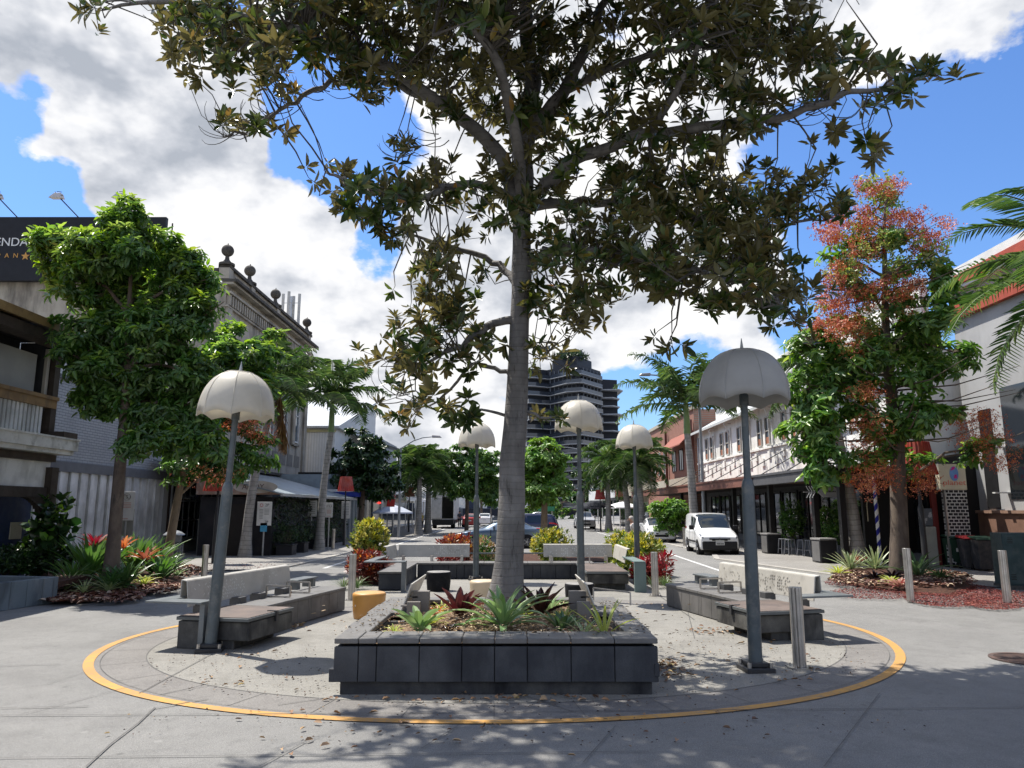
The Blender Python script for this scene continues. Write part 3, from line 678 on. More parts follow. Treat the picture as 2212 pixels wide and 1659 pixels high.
b = MB(); b.bb(2.98,3.26,18.3,20.3,.70,.735); b.build('side_table', mat('table_green_grey',(.15,.21,.20),.45), bk, bev=.004)
b = MB(); b.bb(2.98,3.26,18.3,18.4,0,.70); b.build('leg', mat('table_green_grey',(.15,.21,.20)), bk)
# ---------------------------------------------------------------- inner backrests on the planter arms
def inner_back(label, s, x, y):
    t = thing('planter_backrest', label, 'backrest', (x,y,0)); b = MB()
    z0, z1 = .60, .98; fr = [(s*0,0,z0),(s*-.02,1.25,z0),(s*.20,1.35,z1+.02),(s*.16,.05,z1-.12)]
    fr = [(0,0,z0),(0,1.5,z0),(s*.16,1.55,z1),(s*.14,.02,z1)]
    b.plate(fr, .02); b.build('back_panel', CREAM, t, bev=.003)
    b = MB(); b.bb(s*.12, s*.36, .25,.37,.5,.86); b.build('support_plate', mat('warm_grey_metal',(.22,.20,.18),.5,.2), t, bev=.003)
    b = MB(); b.bb(s*.10, s*.28, -.12,-.04,.5,.76); b.build('support_plate', mat('warm_grey_metal',(.22,.20,.18)), t, bev=.003)
    b = MB(); b.bar((s*.02,.3,.78),(s*.2,.3,.78),.1,.02); b.bar((s*.02,-.02,.70),(s*.15,-.06,.70),.08,.02); b.build('bracket', mat('warm_grey_metal',(.22,.20,.18)), t)
    return t
inner_back('cream backrest on the left arm of the stone planter, by the orange stool', 1, -1.52, 10.35)
inner_back('cream backrest on the right arm of the stone planter', -1, 1.16, 10.35)
# rail armrest on right arm of planter
b = MB(); b.bar((1.25,11.6,.62),(1.25,11.6,.80),.02); b.bar((1.25,11.6,.80),(1.72,11.0,.80),.02); b.bar((1.72,11.0,.80),(1.72,11.0,.62),.02)
tag(b.build('armrest_rail', STEEL), 'thin steel rail armrest on the right planter arm', 'armrest')
# ---------------------------------------------------------------- stools
def stool(label, x, y, side, top, r=.31, h=.46, word=None, text_m=None):
    t = thing('stool', label, 'stool', (x,y,0), 0, 'round drum stools'); b = MB()
    b.lathe([(r*.84,0),(r*.90,.03),(r*.955,h*.4),(r*.985,h*.85),(r,h*.92),(r*.975,h*.975),(r*.93,h)], 40); b.build('seat_body', side, t, smooth=True)
    b = MB(); b.lathe([(r*.93,h-.001),(r*.90,h+.006),(.01,h+.012)], 40); b.build('seat_top', top, t, smooth=True)
    return t
OR = mat('orange_plastic', (.55,.27,.065), .42, col2=(.48,.23,.06), vs=2, fine=.04); ORT = mat('orange_plastic_top', (.60,.34,.12), .4, fine=.05)
CRM = mat('cream_plastic', (.62,.50,.34), .42, fine=.05)
BLK = mat('charred_black', (.010,.010,.012), .8, col2=(.022,.022,.024), vs=7, vr=(.5,.7), bump=.3, spec=.2)
GRT = mat('worn_grey_top', (.30,.29,.27), .6, col2=(.18,.17,.16), vs=7)
st = stool('orange drum stool left of the stone planter', -2.66, 14.1, OR, ORT)
lo = MB()
for q_, w_ in ((-.165,.006),(-.13,.02),(-.10,.012),(-.06,.05),(.0,.03),(.05,.045),(.10,.02)): lo.box((q_,-math.sqrt(max(0,.268**2-q_*q_))-.004,.25),(w_,.006,.022 if w_ < .015 else .012))
lo.build('worn_lettering', mat('worn_white',(.45,.40,.33)), st)
lo2 = MB(); lo2.lathe([(.018,-.001),(.018,.004)], 12); c = lo2.build('emblem', WHITE, st); c.rotation_euler = (PI/2,0,0); c.location = (-.20,-.215,.25)
stool('black drum stool with worn grey top left of the fig trunk', *P(947,1276,18.7).xy, BLK, GRT)
stool('cream drum stool half hidden behind the fig trunk', *P(1045,1276,16.4).xy, CRM, CRM)
stool('black drum stool with worn pale top right of the fig trunk', *P(1252,1288,15.8).xy, BLK, GRT)
# ---------------------------------------------------------------- bollards
def bollard(label, x, y, h=1.0, r=.082, base=True, lean=0.):
    t = thing('bollard', label, 'bollard', (x,y,0), random.uniform(0,1), 'steel bollards'); t.rotation_euler[1] = lean
    b = MB(); V = []
    for z in (.02,h-.03,h-.005,h):
        for k in range(32):
            a = 2*PI*k/32; rr_ = r*(1 if k%4 else .86)*(1 if z < h-.004 else .96)*(1 if k%4 else .99); V.append((rr_*math.cos(a),rr_*math.sin(a),z))
    Fs = [(i*32+k,i*32+(k+1)%32,(i+1)*32+(k+1)%32,(i+1)*32+k) for i in range(3) for k in range(32)]+[tuple(96+k for k in range(32))]
    b.add(V,Fs); b.build('post', STEEL, t)
    if base:
        b = MB(); b.cyl((0,0,.0),.155,.018,28); b.build('base_plate', STEEL, t)
        for k in range(4): a = k*PI/2+.5; b = MB(); b.cyl((.125*math.cos(a),.125*math.sin(a),.018),.014,.03,6); b.build('bolt', STEEL, t)
    return t
B1 = bollard('steel bollard beside the grimy shaded umbrella lamp', *G(1728,1443).xy)
bollard('steel bollard left of the back bench, in front of the red croton', *G(759,1297).xy)
bollard('steel bollard right of the back bench beside the red cordyline', *G(1416,1288).xy)
bollard('steel bollard behind the left bench, in front of the slim tree', *G(440,1256).xy, base=False)
bollard('steel bollard at the edge of the flame tree bed', *G(1968,1302).xy, 1.15, base=False)
bollard('steel bollard in front of the green electrical cabinet', *G(2177,1306).xy, 1.12, base=False)
for lab, q in [('steel bollard by the pub wall, beside the no parking sign',(719,1187)),('steel bollard at the corner of the pub kerb',(765,1178)),('steel bollard in front of the white hatchback',(1441,1169)),('steel bollard between the hatchback and the white van',(1479,1180))]:
    bollard(lab, *G(*q).xy, 1.0, base=False)
# ================================================================ the fig tree
FIGBARK = None
def barkmat(name, c1, c2, ring=0., dark=(.03,.028,.025), ringw=.5):
    m, n, b = nt(name); co = world_pos(n)
    c = mixc(n, c1, c2, rng(n, noise(n, co, 5, 6, .6, (1,1,.5)), .38, .66))
    c = mixc(n, c, dark, rng(n, noise(n, co, 9, 7, .7, (1,1,.22)), .57, .68, 0, .85))
    c = mixc(n, c, tuple(x*1.35 for x in c2), rng(n, noise(n, co, 3, 5, .6), .58, .72, 0, .6))
    h = noise(n, co, 26, 6, .7, (1,1,.6))
    if ring:
        sp = n.nodes.new('ShaderNodeSeparateXYZ'); n.links.new(co, sp.inputs[0])
        s = math2(n, 'SINE', math2(n, 'ADD', math2(n, 'MULTIPLY', sp.outputs['Z'], ring), math2(n, 'MULTIPLY', noise(n, co, 1.5, 2), 5)))
        w = rng(n, s, .80, 1.); c = mixc(n, c, dark, math2(n, 'MULTIPLY', w, ringw))
        h = math2(n, 'SUBTRACT', h, math2(n, 'MULTIPLY', w, ringw))
    n.links.new(c, b.inputs['Base Color']); b.inputs['Roughness'].default_value = .82
    bu = n.nodes.new('ShaderNodeBump'); bu.inputs['Strength'].default_value = .55; bu.inputs['Distance'].default_value = .02
    n.links.new(h, bu.inputs['Height']); n.links.new(bu.outputs[0], b.inputs['Normal']); return m
FIGBARK = barkmat('fig_bark', (.13,.122,.115), (.205,.195,.185), 60, ringw=.22)
PALMBARK = barkmat('palm_trunk', (.23,.22,.205), (.33,.315,.29), 34, (.07,.065,.06))
DKBARK = barkmat('brown_bark', (.09,.065,.05), (.15,.115,.085))
TANBARK = barkmat('tan_bark', (.17,.125,.08), (.24,.18,.12))
fig = thing('fig_tree', 'big dark-leaved fig tree growing from the stone planter', 'tree', (0,0,0))
TY = 11.05
tb_ = MB(); path = [((1093,1335),.40),((1093,1300),.33),((1096,1262),.262),((1100,1210),.238),((1103,1150),.232),((1106,1075),.222),((1106,1000),.215),((1113,920),.20),((1117,850),.188),((1120,770),.176),((1122,700),.168),((1126,630),.168),((1127,585),.185),((1127,540),.165),((1127,480),.158),((1127,440),.165)]
tb_.tube([P(*q, TY) for q, r in path], [r*(.93 if i_ < 3 else .89) for i_, (q, r) in enumerate(path)], 26)
limbs = [ # (px,py,Y) path, r0, r1
 ([(1122,470,TY),(1085,345,10.9),(1010,265,10.7),(940,215,10.4),(850,150,10.1),(740,110,9.7),(620,60,9.4),(480,20,9.2),(330,5,9.0),(220,20,8.9)], .115,.012),
 ([(1010,265,10.7),(900,200,10.9),(835,178,11.),(765,176,11.),(693,186,10.9),(640,222,10.8),(595,246,10.7),(540,275,10.6),(484,296,10.5)], .06,.008),
 ([(1124,450,TY),(1180,400,10.9),(1260,335,10.6),(1400,290,10.2),(1560,268,9.8),(1680,256,9.4),(1790,215,9.2),(1900,185,9.),(2010,160,8.8)], .105,.010),
 ([(1127,440,TY),(1135,300,11.2),(1150,180,11.3),(1135,40,11.3),(1125,-160,11.2),(1130,-330,11.)], .135,.05),
 ([(1136,300,11.2),(1215,200,11.1),(1270,90,11.0),(1310,0,10.9),(1350,-150,10.7)], .095,.03),
 ([(1135,575,TY),(1160,562,11.0),(1190,545,10.9),(1220,534,10.7),(1270,540,10.5),(1400,560,10.1),(1550,600,9.7),(1650,625,9.4),(1720,690,9.2)], .088,.010),
 ([(1118,690,TY),(1060,700,11.),(1010,742,10.9),(960,765,10.8),(880,800,10.6)], .062,.010),
 ([(1125,450,TY),(1200,440,11.3),(1330,440,11.4),(1500,465,11.3),(1650,490,11.),(1780,470,10.8)], .09,.010),
 ([(1113,610,TY),(1080,572,11.3),(1000,540,11.5),(930,520,11.6),(850,500,11.6)], .055,.010),
 ([(1120,440,TY),(1060,405,10.6),(980,400,10.2),(900,425,9.8),(760,395,9.5),(700,370,9.4)], .065,.010),
 ([(1140,890,TY),(1180,900,10.9),(1210,905,10.8)], .02,.006),
 ([(1100,900,TY),(1040,885,10.9),(980,895,10.8)], .022,.006),
 ([(1215,200,11.1),(1330,145,10.7),(1480,100,10.3),(1640,112,9.9),(1780,90,9.6)], .06,.010),
 ([(1150,180,11.3),(1020,60,11.2),(900,0,11.),(780,-90,10.8),(650,-120,10.5)], .07,.015),
 ([(1310,0,10.9),(1450,-60,10.4),(1600,-90,10.),(1750,-80,9.6)], .05,.012),
 ([(1117,760,TY),(1150,745,10.8),(1185,760,10.6)], .035,.01),
 ([(1117,820,TY),(1080,800,11.2),(1020,790,11.4),(960,860,11.4),(900,880,11.3)], .035,.008),
 ([(1127,440,TY),(1115,300,10.2),(1080,150,9.4),(1000,20,8.8),(950,-150,8.2)], .08,.02),
 ([(1400,290,10.2),(1460,200,9.4),(1520,80,8.8),(1560,-60,8.4)], .045,.012),
 ([(1500,465,11.3),(1560,560,11.4),(1640,610,11.4),(1700,660,11.3)], .03,.008),
]
LP = []
for pts, r0, r1 in limbs:
    q = [P(*p) for p in pts]; out_ = []; k = len(q)
    for i in range(k-1):                              # smooth subdivision
        p0, p1, p2, p3 = q[max(i-1,0)], q[i], q[i+1], q[min(i+2,k-1)]
        for s in range(4):
            t = s/4; out_.append(.5*((2*p1)+(-p0+p2)*t+(2*p0-5*p1+4*p2-p3)*t*t+(-p0+3*p1-3*p2+p3)*t**3))
    out_.append(q[-1]); m_ = len(out_)
    rs = [r0*(1-i/(m_-1))**.8+r1 for i in range(m_)]
    wob = [Vector((random.gauss(0,.02),random.gauss(0,.03),random.gauss(0,.02))) if 2 < i < m_ else Vector() for i in range(m_)]
    tb_.tube([a+w for a, w in zip(out_, wob)], rs, 12)
    LP += [(a+w, r) for a, w, r in zip(out_, wob, rs)]
blobs_ = [ # cx,cy,rx,ry,Y,dens
 (600,45,230,60,9.5,1),(430,25,100,35,9.2,1.1),(215,18,45,22,8.9,.8),(480,105,100,45,9.5,1),(650,130,110,45,9.7,1),(430,150,60,28,9.6,.5),(600,205,80,35,10.6,.6),(600,265,55,25,10.6,.8),(470,275,55,28,10.5,.3),
 (800,60,150,80,10,1.2),(850,150,120,55,10.2,1.2),(1000,70,150,100,10.8,1.5),(1000,200,100,70,10.8,1.5),(900,300,85,35,10.6,.3),(740,385,60,45,9.5,1),(830,440,110,65,9.8,1.2),(960,400,80,50,10.4,.9),(920,540,90,45,11,.8),
 (990,620,75,70,11.2,.8),(900,610,60,50,11.2,.7),(930,700,95,60,10.8,1),(890,790,70,55,10.6,1),(1000,760,70,60,11,.8),(880,855,45,30,10.6,.9),(1010,885,55,30,10.8,.9),(860,910,30,20,10.8,.4),(985,905,40,18,10.8,.9),
 (1130,330,110,110,11.1,1.3),(1120,150,120,130,11.2,1.5),(1190,470,80,60,10.8,1.),(1060,440,60,50,10.6,1),(1240,100,80,100,11,1.2),
 (1370,60,120,65,10.6,.9),(1400,190,110,50,10.4,.7),(1270,290,100,80,10.8,1.2),(1510,80,120,65,10.2,1.2),(1620,50,110,60,9.9,1.1),(1560,170,110,60,10,1.1),(1690,110,80,60,9.7,1),(1450,290,120,45,10.2,1),(1620,235,90,45,9.8,1),(1740,45,55,40,9.6,1),(1790,100,50,40,9.4,1),(1790,200,75,35,9.3,1),(1880,130,60,35,9.1,1),(1940,170,60,32,9,1),(2005,155,38,20,8.9,1),(1790,285,60,30,9.3,.5),(1850,320,55,22,9.1,.5),
 (1380,410,150,75,10.8,1.2),(1540,430,140,75,11,1.3),(1690,410,110,60,10.8,1.1),(1790,430,45,40,10.8,1.1),(1340,520,130,75,10.5,1.2),(1490,560,140,70,10.,1.2),(1640,540,90,75,10,1.2),(1620,640,90,45,9.6,1),(1450,640,60,45,10.4,.5),(1200,620,70,60,10.8,.9),(1220,680,55,45,10.7,.9),(1180,770,42,42,10.6,1),(1690,690,50,40,9.3,.7),(1430,735,25,25,10.3,.8),(1190,905,38,16,10.8,1),(1730,600,35,60,9.6,.5),(1300,600,60,50,10.6,.7),
 (900,-90,240,90,10.5,1.),(1200,-120,240,110,11,1.1),(1500,-90,240,80,10.3,1.1),(1750,-60,120,50,9.6,.8),(650,-70,180,60,9.8,.8),(1100,-300,330,100,10.8,1),(1600,-200,200,90,10,.9),
 (1000,-60,160,120,8.6,.8),(1500,0,140,120,8.6,.6),(1350,-160,200,120,8.6,.6),(800,-220,260,130,8.4,.9),(1150,-330,300,140,8.0,1.2),(1500,-300,260,140,8.0,1.2),(1000,-520,260,140,7.6,.9),(1400,-560,260,140,7.2,.9),(850,-250,220,110,11.5,1.5),(1150,-250,250,120,12,1.6),(1450,-230,220,110,11.5,1.5),(1000,-480,240,140,11,1.4),(1350,-480,240,140,11,1.4),(1200,-350,240,140,9.8,1.6),(1400,-170,200,70,12.5,1.6),(1620,-150,150,60,12.2,1.6),(1180,-170,200,60,12.5,1.2),(780,-160,200,70,9.6,1.),(1050,-220,220,80,9.4,1.1),(1350,-200,200,80,9.2,1.),(1600,-260,200,100,10.5,1.1)]
C = []
for cx, cy, rx, ry, Y, dn in blobs_:
    k = max(3, int(rx*ry*PI/(760 if (cx > 1000 and 380 < cy < 720) else 860)*dn*(.72 if (950 < cx < 1300 and cy < 380 and cy > -40) else 1))); dd = RNG.normal(size=(k,2)); a = RNG.uniform(0,2*PI,k); rad = np.sqrt(RNG.uniform(0,1,k))
    for i in range(k):
        dY = float(np.clip(RNG.normal(0,.65),-1.5,1.5)); C.append(P(cx+rx*rad[i]*math.cos(a[i]), cy+ry*rad[i]*math.sin(a[i]), Y+dY))
LA = np.array([list(p) for p, r in LP]); tips = []; axes = []
tw = MB()
for c in C:
    v = np.array(list(c)); w = LA-v; w[:,2] *= .8; j = int(np.argmin((w**2).sum(1)+RNG.uniform(0,.25,len(LA)))); s = LP[j][0]
    d = c-s; L = d.length
    if L < .05: d = Vector((.1,0,.1)); L = .15
    mid = s+d*.5+Vector((random.gauss(0,.12*L),random.gauss(0,.12*L),-.10*L+random.gauss(0,.06*L)))
    e_ = s+d*.85+Vector((0,0,-.05*L))
    rr0 = min(.004+.010*L, LP[j][1]*.9)
    tw.tube([s, s+(mid-s)*.5+Vector((0,0,.02*L)), mid, e_, c], [rr0, rr0*.85, rr0*.7, .0055, .004], 5, caps=False)
    tips.append(list(c)); ax = (c-e_).normalized(); axes.append(list(ax+Vector((random.gauss(0,.35),random.gauss(0,.35),.35+random.gauss(0,.3)))))
    if random.random() < .55:
        p2 = c+Vector((random.gauss(0,.22),random.gauss(0,.22),random.gauss(-.05,.14))); tw.tube([mid.lerp(c,.6), p2], [.006,.004], 4, caps=False)
        tips.append(list(p2)); axes.append([random.gauss(0,.6),random.gauss(0,.6),.3+random.gauss(0,.5)])
# bare curly twigs hanging off the limbs
for (px, py, Y) in [(700,200,10.9),(640,230,10.8),(590,250,10.7),(560,265,10.6),(520,285,10.5),(500,292,10.5),(760,180,11),(1850,200,9.1),(1790,260,9.3),(1880,230,9.1),(900,330,10.7),(850,400,9.7),(1500,620,9.9),(1560,620,9.7),(880,860,10.6),(960,300,10.7),(1700,260,9.4),(1740,250,9.3)]:
    for _ in range(4):
        s = P(px+random.gauss(0,12), py+random.gauss(0,8), Y); sx = -1 if px < 1106 else 1
        q = [s]; a = R(random.uniform(150,230)) if sx < 0 else R(random.uniform(-50,30)); yy = random.gauss(0,.1)
        for i in range(7):
            q.append(q[-1]+Vector((math.cos(a),yy,math.sin(a)))*random.uniform(.07,.12)); a += R(random.uniform(-24,-6))*(1 if sx < 0 else -1)
        tw.tube(q, [.009,.008,.007,.006,.0055,.005,.004,.003], 5, caps=False)
tb_.build('trunk', FIGBARK, fig, smooth=True)
tw.build('twigs', mat('fig_twig',(.085,.075,.065),.75), fig, fix=False)
FIGLEAF = leafmat('fig_leaf', [(0,(.020,.042,.010)),(.35,(.038,.070,.015)),(.7,(.070,.108,.020)),(.93,(.12,.16,.03)),(.975,(.18,.19,.035)),(1,(.36,.17,.02))], back=(.15,.125,.045), rough=.30, trans=.30, spec=.5)
V, Q = rosettes(np.array(tips), np.array(axes), 14, .182, .060, 12, 92, droop=.2, jit=.3, fold=.14)
npmesh('crown', V, Q, FIGLEAF, fig)
print('fig leaves', len(Q)//2)
# ================================================================ other broadleaf trees
def broadleaf(name, label, loc, trunk, lobes, n, L, W, lm, bark, nl=8, shell=.4, droop=.35, a=(30,100), cat_='tree', group=None, limbr=.05, parts=None, out=.6, clump=9, cr=.34):
    """trunk: [(dx,dy,z,r)] ; lobes: [(dx,dy,z,rx,ry,rz,weight)]"""
    t = thing(name, label, cat_, loc, 0, group); b = MB()
    b.tube([p[:3] for p in trunk], [p[3] for p in trunk], 14); top = Vector(trunk[-1][:3]); tr = [Vector(p[:3]) for p in trunk]
    tot = sum(l[6] for l in lobes); allC = []; allA = []
    for l in lobes:
        c = Vector(l[:3]); s = min(tr, key=lambda p: (p-c).length+ (0 if p.z < c.z else .6)); mid = s.lerp(c,.5)+Vector((0,0,.12*(c-s).length))
        b.tube([s, mid, c, c+(c-s)*.35], [limbr, limbr*.7, limbr*.4, .01], 7)
        k = max(7, int(n*l[6]/tot)); nc = max(3, k//clump); Cc, d0 = in_ell(l[:3], l[3:6], nc, shell); Cc += RNG.normal(0, 1, Cc.shape)*np.array(l[3:6])*.12
        ci = RNG.integers(0, nc, k); ang = RNG.uniform(0,2*PI,k); rr2 = np.sqrt(RNG.uniform(0,1,k))*cr*RNG.uniform(.6,1.25,nc)[ci]
        C_ = Cc[ci]+np.column_stack([rr2*np.cos(ang), rr2*np.sin(ang), -.55*rr2**2/cr]); d = unit(d0[ci]*.7+np.column_stack([np.cos(ang),np.sin(ang),np.zeros(k)])*(rr2/cr)[:,None])
        allC.append(C_); allA.append(unit(d*out+np.array([[0,0,.55]])))
        for i in range(0, k, 9):
            p = Vector(C_[i]); b.tube([c, c.lerp(p,.5)+Vector((0,0,.05)), p], [.018,.012,.006], 4, caps=False)
    b.build('trunk', bark, t, smooth=True)
    C_ = np.concatenate(allC); A_ = np.concatenate(allA); V, Q = rosettes(C_, A_, nl, L, W, a[0], a[1], droop, .3)
    npmesh('crown', V, Q, lm, t); return t, C_
GL1 = leafmat('bright_green_leaf', [(0,(.12,.25,.025)),(.4,(.18,.34,.035)),(.8,(.26,.42,.05)),(1,(.36,.50,.08))], rough=.33, trans=.33)
GL2 = leafmat('mid_green_leaf', [(0,(.04,.105,.018)),(.5,(.075,.18,.03)),(.9,(.14,.27,.045)),(1,(.22,.35,.07))], rough=.32, trans=.38)
GL3 = leafmat('deep_green_leaf', [(0,(.010,.032,.008)),(.5,(.018,.05,.011)),(.9,(.035,.085,.016)),(1,(.07,.13,.025))], rough=.3, trans=.2)
GL4 = leafmat('lime_leaf', [(0,(.07,.16,.02)),(.5,(.12,.26,.03)),(1,(.2,.38,.05))], rough=.4, trans=.38)
def lob(px, py, rx, ry, Y, Y0, X0, w=1., ry3=None):
    """lobe from its outline in the survey frame, at depth Y; returns local offsets"""
    p = P(px, py, Y); k = Y/F*1.03; return (p.x-X0, p.y-Y0, p.z, rx*k, (ry3 or min(rx,ry)*k*1.1), ry*k, w*rx*ry/4000)
Y = 18.3; g0 = G(238,1272); X0 = g0.x; 
tr = [P(236,1272,Y),P(248,1150,Y),P(255,1060,Y),P(262,980,Y),P(270,900,Y),(P(275,800,Y)),P(278,680,Y),P(285,560,Y)]
trunkL = [(p.x-X0, p.y-Y, p.z, r) for p, r in zip(tr, [.19,.155,.145,.135,.125,.10,.065,.03])]; trunkL[0] = (trunkL[0][0],trunkL[0][1],0,.22)
LT, LC = broadleaf('flame_tree', 'tall bright green tree in the left garden bed, hiding the billboard', (X0,Y,0), trunkL,
  [lob(*q,Y+random.uniform(-.6,.8),Y,X0,w) for *q, w in [(285,470,38,40,1.2),(160,520,72,42,1.2),(250,530,95,45,1.2),(395,540,55,38,1.2),(180,600,85,50,1),(300,620,105,60,1),(410,620,50,55,1),(215,700,95,55,1),(340,710,100,60,1),(430,690,38,55,.8),(180,780,60,50,1),(280,800,110,55,1),(400,800,55,60,1),(250,860,80,40,1),(350,880,90,50,1),(330,950,70,40,.9),(440,860,60,50,.9),(420,940,50,45,.9)]],
  4300, .185, .072, GL2, DKBARK, nl=8, a=(45,118), droop=.55, limbr=.06, shell=.25)
s = LC[(LC[:,2] > 7.2) | (RNG.uniform(size=len(LC)) < .14)]; s = s[RNG.uniform(size=len(s)) < .6]
V, Q = rosettes(s+np.array([[-.05,0,.12]]), np.tile([[0,0,1.]],(len(s),1))+RNG.normal(0,.3,(len(s),3)), 7, .17, .07, 40, 110, .5); npmesh('new_leaves', V, Q, GL1, LT)
Y = 24.5; g0 = G(400,1226); X0 = g0.x
tr = [(0,0,0,.17),(.1,0,1.2,.14),(.22,0,2.4,.125),(.35,0,3.4,.11),(.8,0,4.5,.09),(1.4,0,6.2,.05)]
T2, TC2 = broadleaf('flame_tree', 'smaller green tree with forked trunk beside the mesh litter bin', (X0,Y,0), tr, [lob(*q,Y+random.uniform(-.4,.6),Y,X0,w) for *q, w in [(520,770,70,50,1),(460,800,50,50,1),(560,830,50,50,.8),(500,880,75,50,1),(430,960,60,45,1),(520,970,60,45,1),(480,1010,60,30,1),(400,1000,40,30,.7),(580,740,35,35,.6),(470,730,45,35,.8)]], 1500, .22, .085, GL2, TANBARK, a=(45,115), droop=.5)
V, Q = rosettes(TC2[TC2[:,2] > 5.2][::2]+np.array([[0,0,.1]]), np.tile([[0,0,1.]],(len(TC2[TC2[:,2] > 5.2][::2]),1)), 7, .2, .08, 40, 105, .5); npmesh('new_leaves', V, Q, GL1, T2)
# red flower sprays
REDF = leafmat('flame_blossom', [(0,(.34,.035,.018)),(.5,(.54,.10,.035)),(.85,(.60,.20,.07)),(1,(.55,.30,.12))], rough=.6, trans=.12)
ORF = leafmat('orange_blossom', [(0,(.28,.03,.012)),(.5,(.48,.08,.025)),(1,(.58,.22,.05))], rough=.6, trans=.15)
def sprays(parent, centres, X0, Y0, n, m_, name='blossom', size=.05, spread=.32):
    C_ = []
    tw_ = MB()
    for px, py, rx, ry, Y, w in centres:
        for i in range(max(1,int(n*w))):
            a = random.uniform(0,2*PI); r_ = math.sqrt(random.random()); p = P(px+rx*r_*math.cos(a), py+ry*r_*math.sin(a), Y+random.gauss(0,.5)); o_ = Vector((X0,Y0,0))
            q = p-o_; tw_.tube([q+Vector((0,0,-.2)), q, q+Vector((random.gauss(0,.15),random.gauss(0,.15),.15))], [.006,.004,.003], 3, caps=False)
            for _ in range(24): C_.append(list(q+Vector((random.gauss(0,spread*.6),random.gauss(0,spread*.6),random.gauss(0,spread*.45)))))
    C_ = np.array(C_); V, Q = rosettes(C_, RNG.normal(size=C_.shape), 4, size, size*.55, 20, 100, .1); npmesh(name, V, Q, m_, parent)
sprays(T2, [(530,905,40,25,23.6,1),(560,930,35,20,23.6,.8)], X0, 24.5, 9, REDF)
sprays(T2, [(440,1030,90,25,23.4,1)], X0, 24.5, 7, REDF, name='low_blossom', size=.035)
# right flame tree
Y = 21.4; g0 = G(1943,1246); X0 = g0.x
tr = [P(*q,Y) for q in ((1943,1246),(1943,1150),(1940,1050),(1938,950),(1925,850),(1915,760),(1912,680),(1912,600),(1910,520),(1912,440))]
tr = [(p.x-X0,p.y-Y,max(p.z,0),r) for p, r in zip(tr, [.30,.24,.22,.20,.17,.14,.11,.085,.06,.03])]
FLG = leafmat('flame_tree_leaf', [(0,(.05,.14,.02)),(.5,(.10,.235,.034)),(.85,(.17,.33,.05)),(1,(.30,.42,.08))], rough=.33, trans=.40)
FT, FC = broadleaf('flame_tree', 'tall flame tree with red blossom and green lower leaves in the right bed', (X0,Y,0), tr,
  [lob(*q,Y+random.uniform(-.8,.8),Y,X0,w) for *q, w in [(1760,760,60,55,1),(1750,840,60,60,1.1),(1760,920,60,60,1.1),(1780,1000,50,45,1.),(1840,800,60,45,.8),(1890,760,55,40,.9),(1960,730,60,45,1),(2020,690,50,50,.9),(1990,800,60,45,.8),(2050,640,40,50,.6),(2010,600,50,40,.4),(1880,880,50,45,.6),(1900,960,55,40,.6),(1960,900,50,50,.8),(2060,760,50,40,.5),(2020,560,40,30,.3),(1930,430,25,20,.4),(1850,600,60,30,.35),(1960,560,50,30,.3),(1880,520,40,30,.3),(1850,520,40,25,.25),(1930,500,40,30,.25),(1940,640,50,30,.3),(1830,700,60,30,.5),(2115,975,30,35,.5),(2150,960,30,30,.3),(2050,900,40,25,.25),(1980,1000,40,25,.5),(1890,1000,30,25,.4),(1800,560,35,30,.3)]],
  2300, .22, .09, FLG, DKBARK, a=(45,115), droop=.5, limbr=.05)
b = MB()                                                         # many thin horizontal limbs, clearly seen in the thin top
for i in range(46):
    z = random.uniform(3.5,11.6); a = random.uniform(0,2*PI); L = (12.6-z)*.30+.6+random.uniform(0,.6); cx = (np.interp(z,[0,5,12],[0,-.1,-.45]))
    b.tube([(cx,0,z),(cx+math.cos(a)*L*.5,math.sin(a)*L*.5,z-.05),(cx+math.cos(a)*L,math.sin(a)*L,z+.25)], [.03,.02,.006], 5, caps=False)
b.build('limb', DKBARK, FT, smooth=True)
sprays(FT, [(1900,400,45,25,21.4,.7),(1850,470,40,35,21.3,.8),(1800,500,35,25,21.2,.7),(1960,480,50,30,21.5,.9),(1990,530,45,30,21.5,.7),(1920,620,85,25,21.2,1.3),(1820,640,60,30,21.2,1.),(1820,590,50,25,21,.6),(1800,700,50,30,21,.7),(1870,540,40,25,21.2,.5),(2040,490,15,15,21.2,.15)], X0, Y, 30, REDF, spread=.24, size=.062)
OLV = leafmat('olive_lime_leaf', [(0,(.10,.15,.03)),(.6,(.20,.26,.05)),(1,(.34,.38,.09))], rough=.4, trans=.4)
sprays(FT, [(1900,420,45,30,21.3,1),(1870,500,60,50,21.2,1.4),(1930,540,60,40,21.3,1),(1820,600,55,40,21,1),(1900,640,70,40,21.2,1),(1990,560,40,40,21.4,.7),(1830,700,60,50,20.9,1.1),(1880,740,50,40,20.9,.8)], X0, Y, 6, OLV, name='sparse_leaves', size=.11, spread=.34)
sprays(FT, [(1850,700,60,40,21,.7),(1840,740,40,30,21,.5),(1880,850,40,20,20.6,.8),(1870,930,40,50,20.6,.8),(1890,1020,40,45,20.6,1.2),(1990,1040,25,30,20.8,.6),(2110,930,50,45,20.8,1.1),(2150,975,45,40,20.8,.8),(1950,660,60,30,21,.4),(1840,1040,15,15,20.6,.1)], X0, Y, 26, ORF, name='orange_blossom', spread=.24, size=.045)
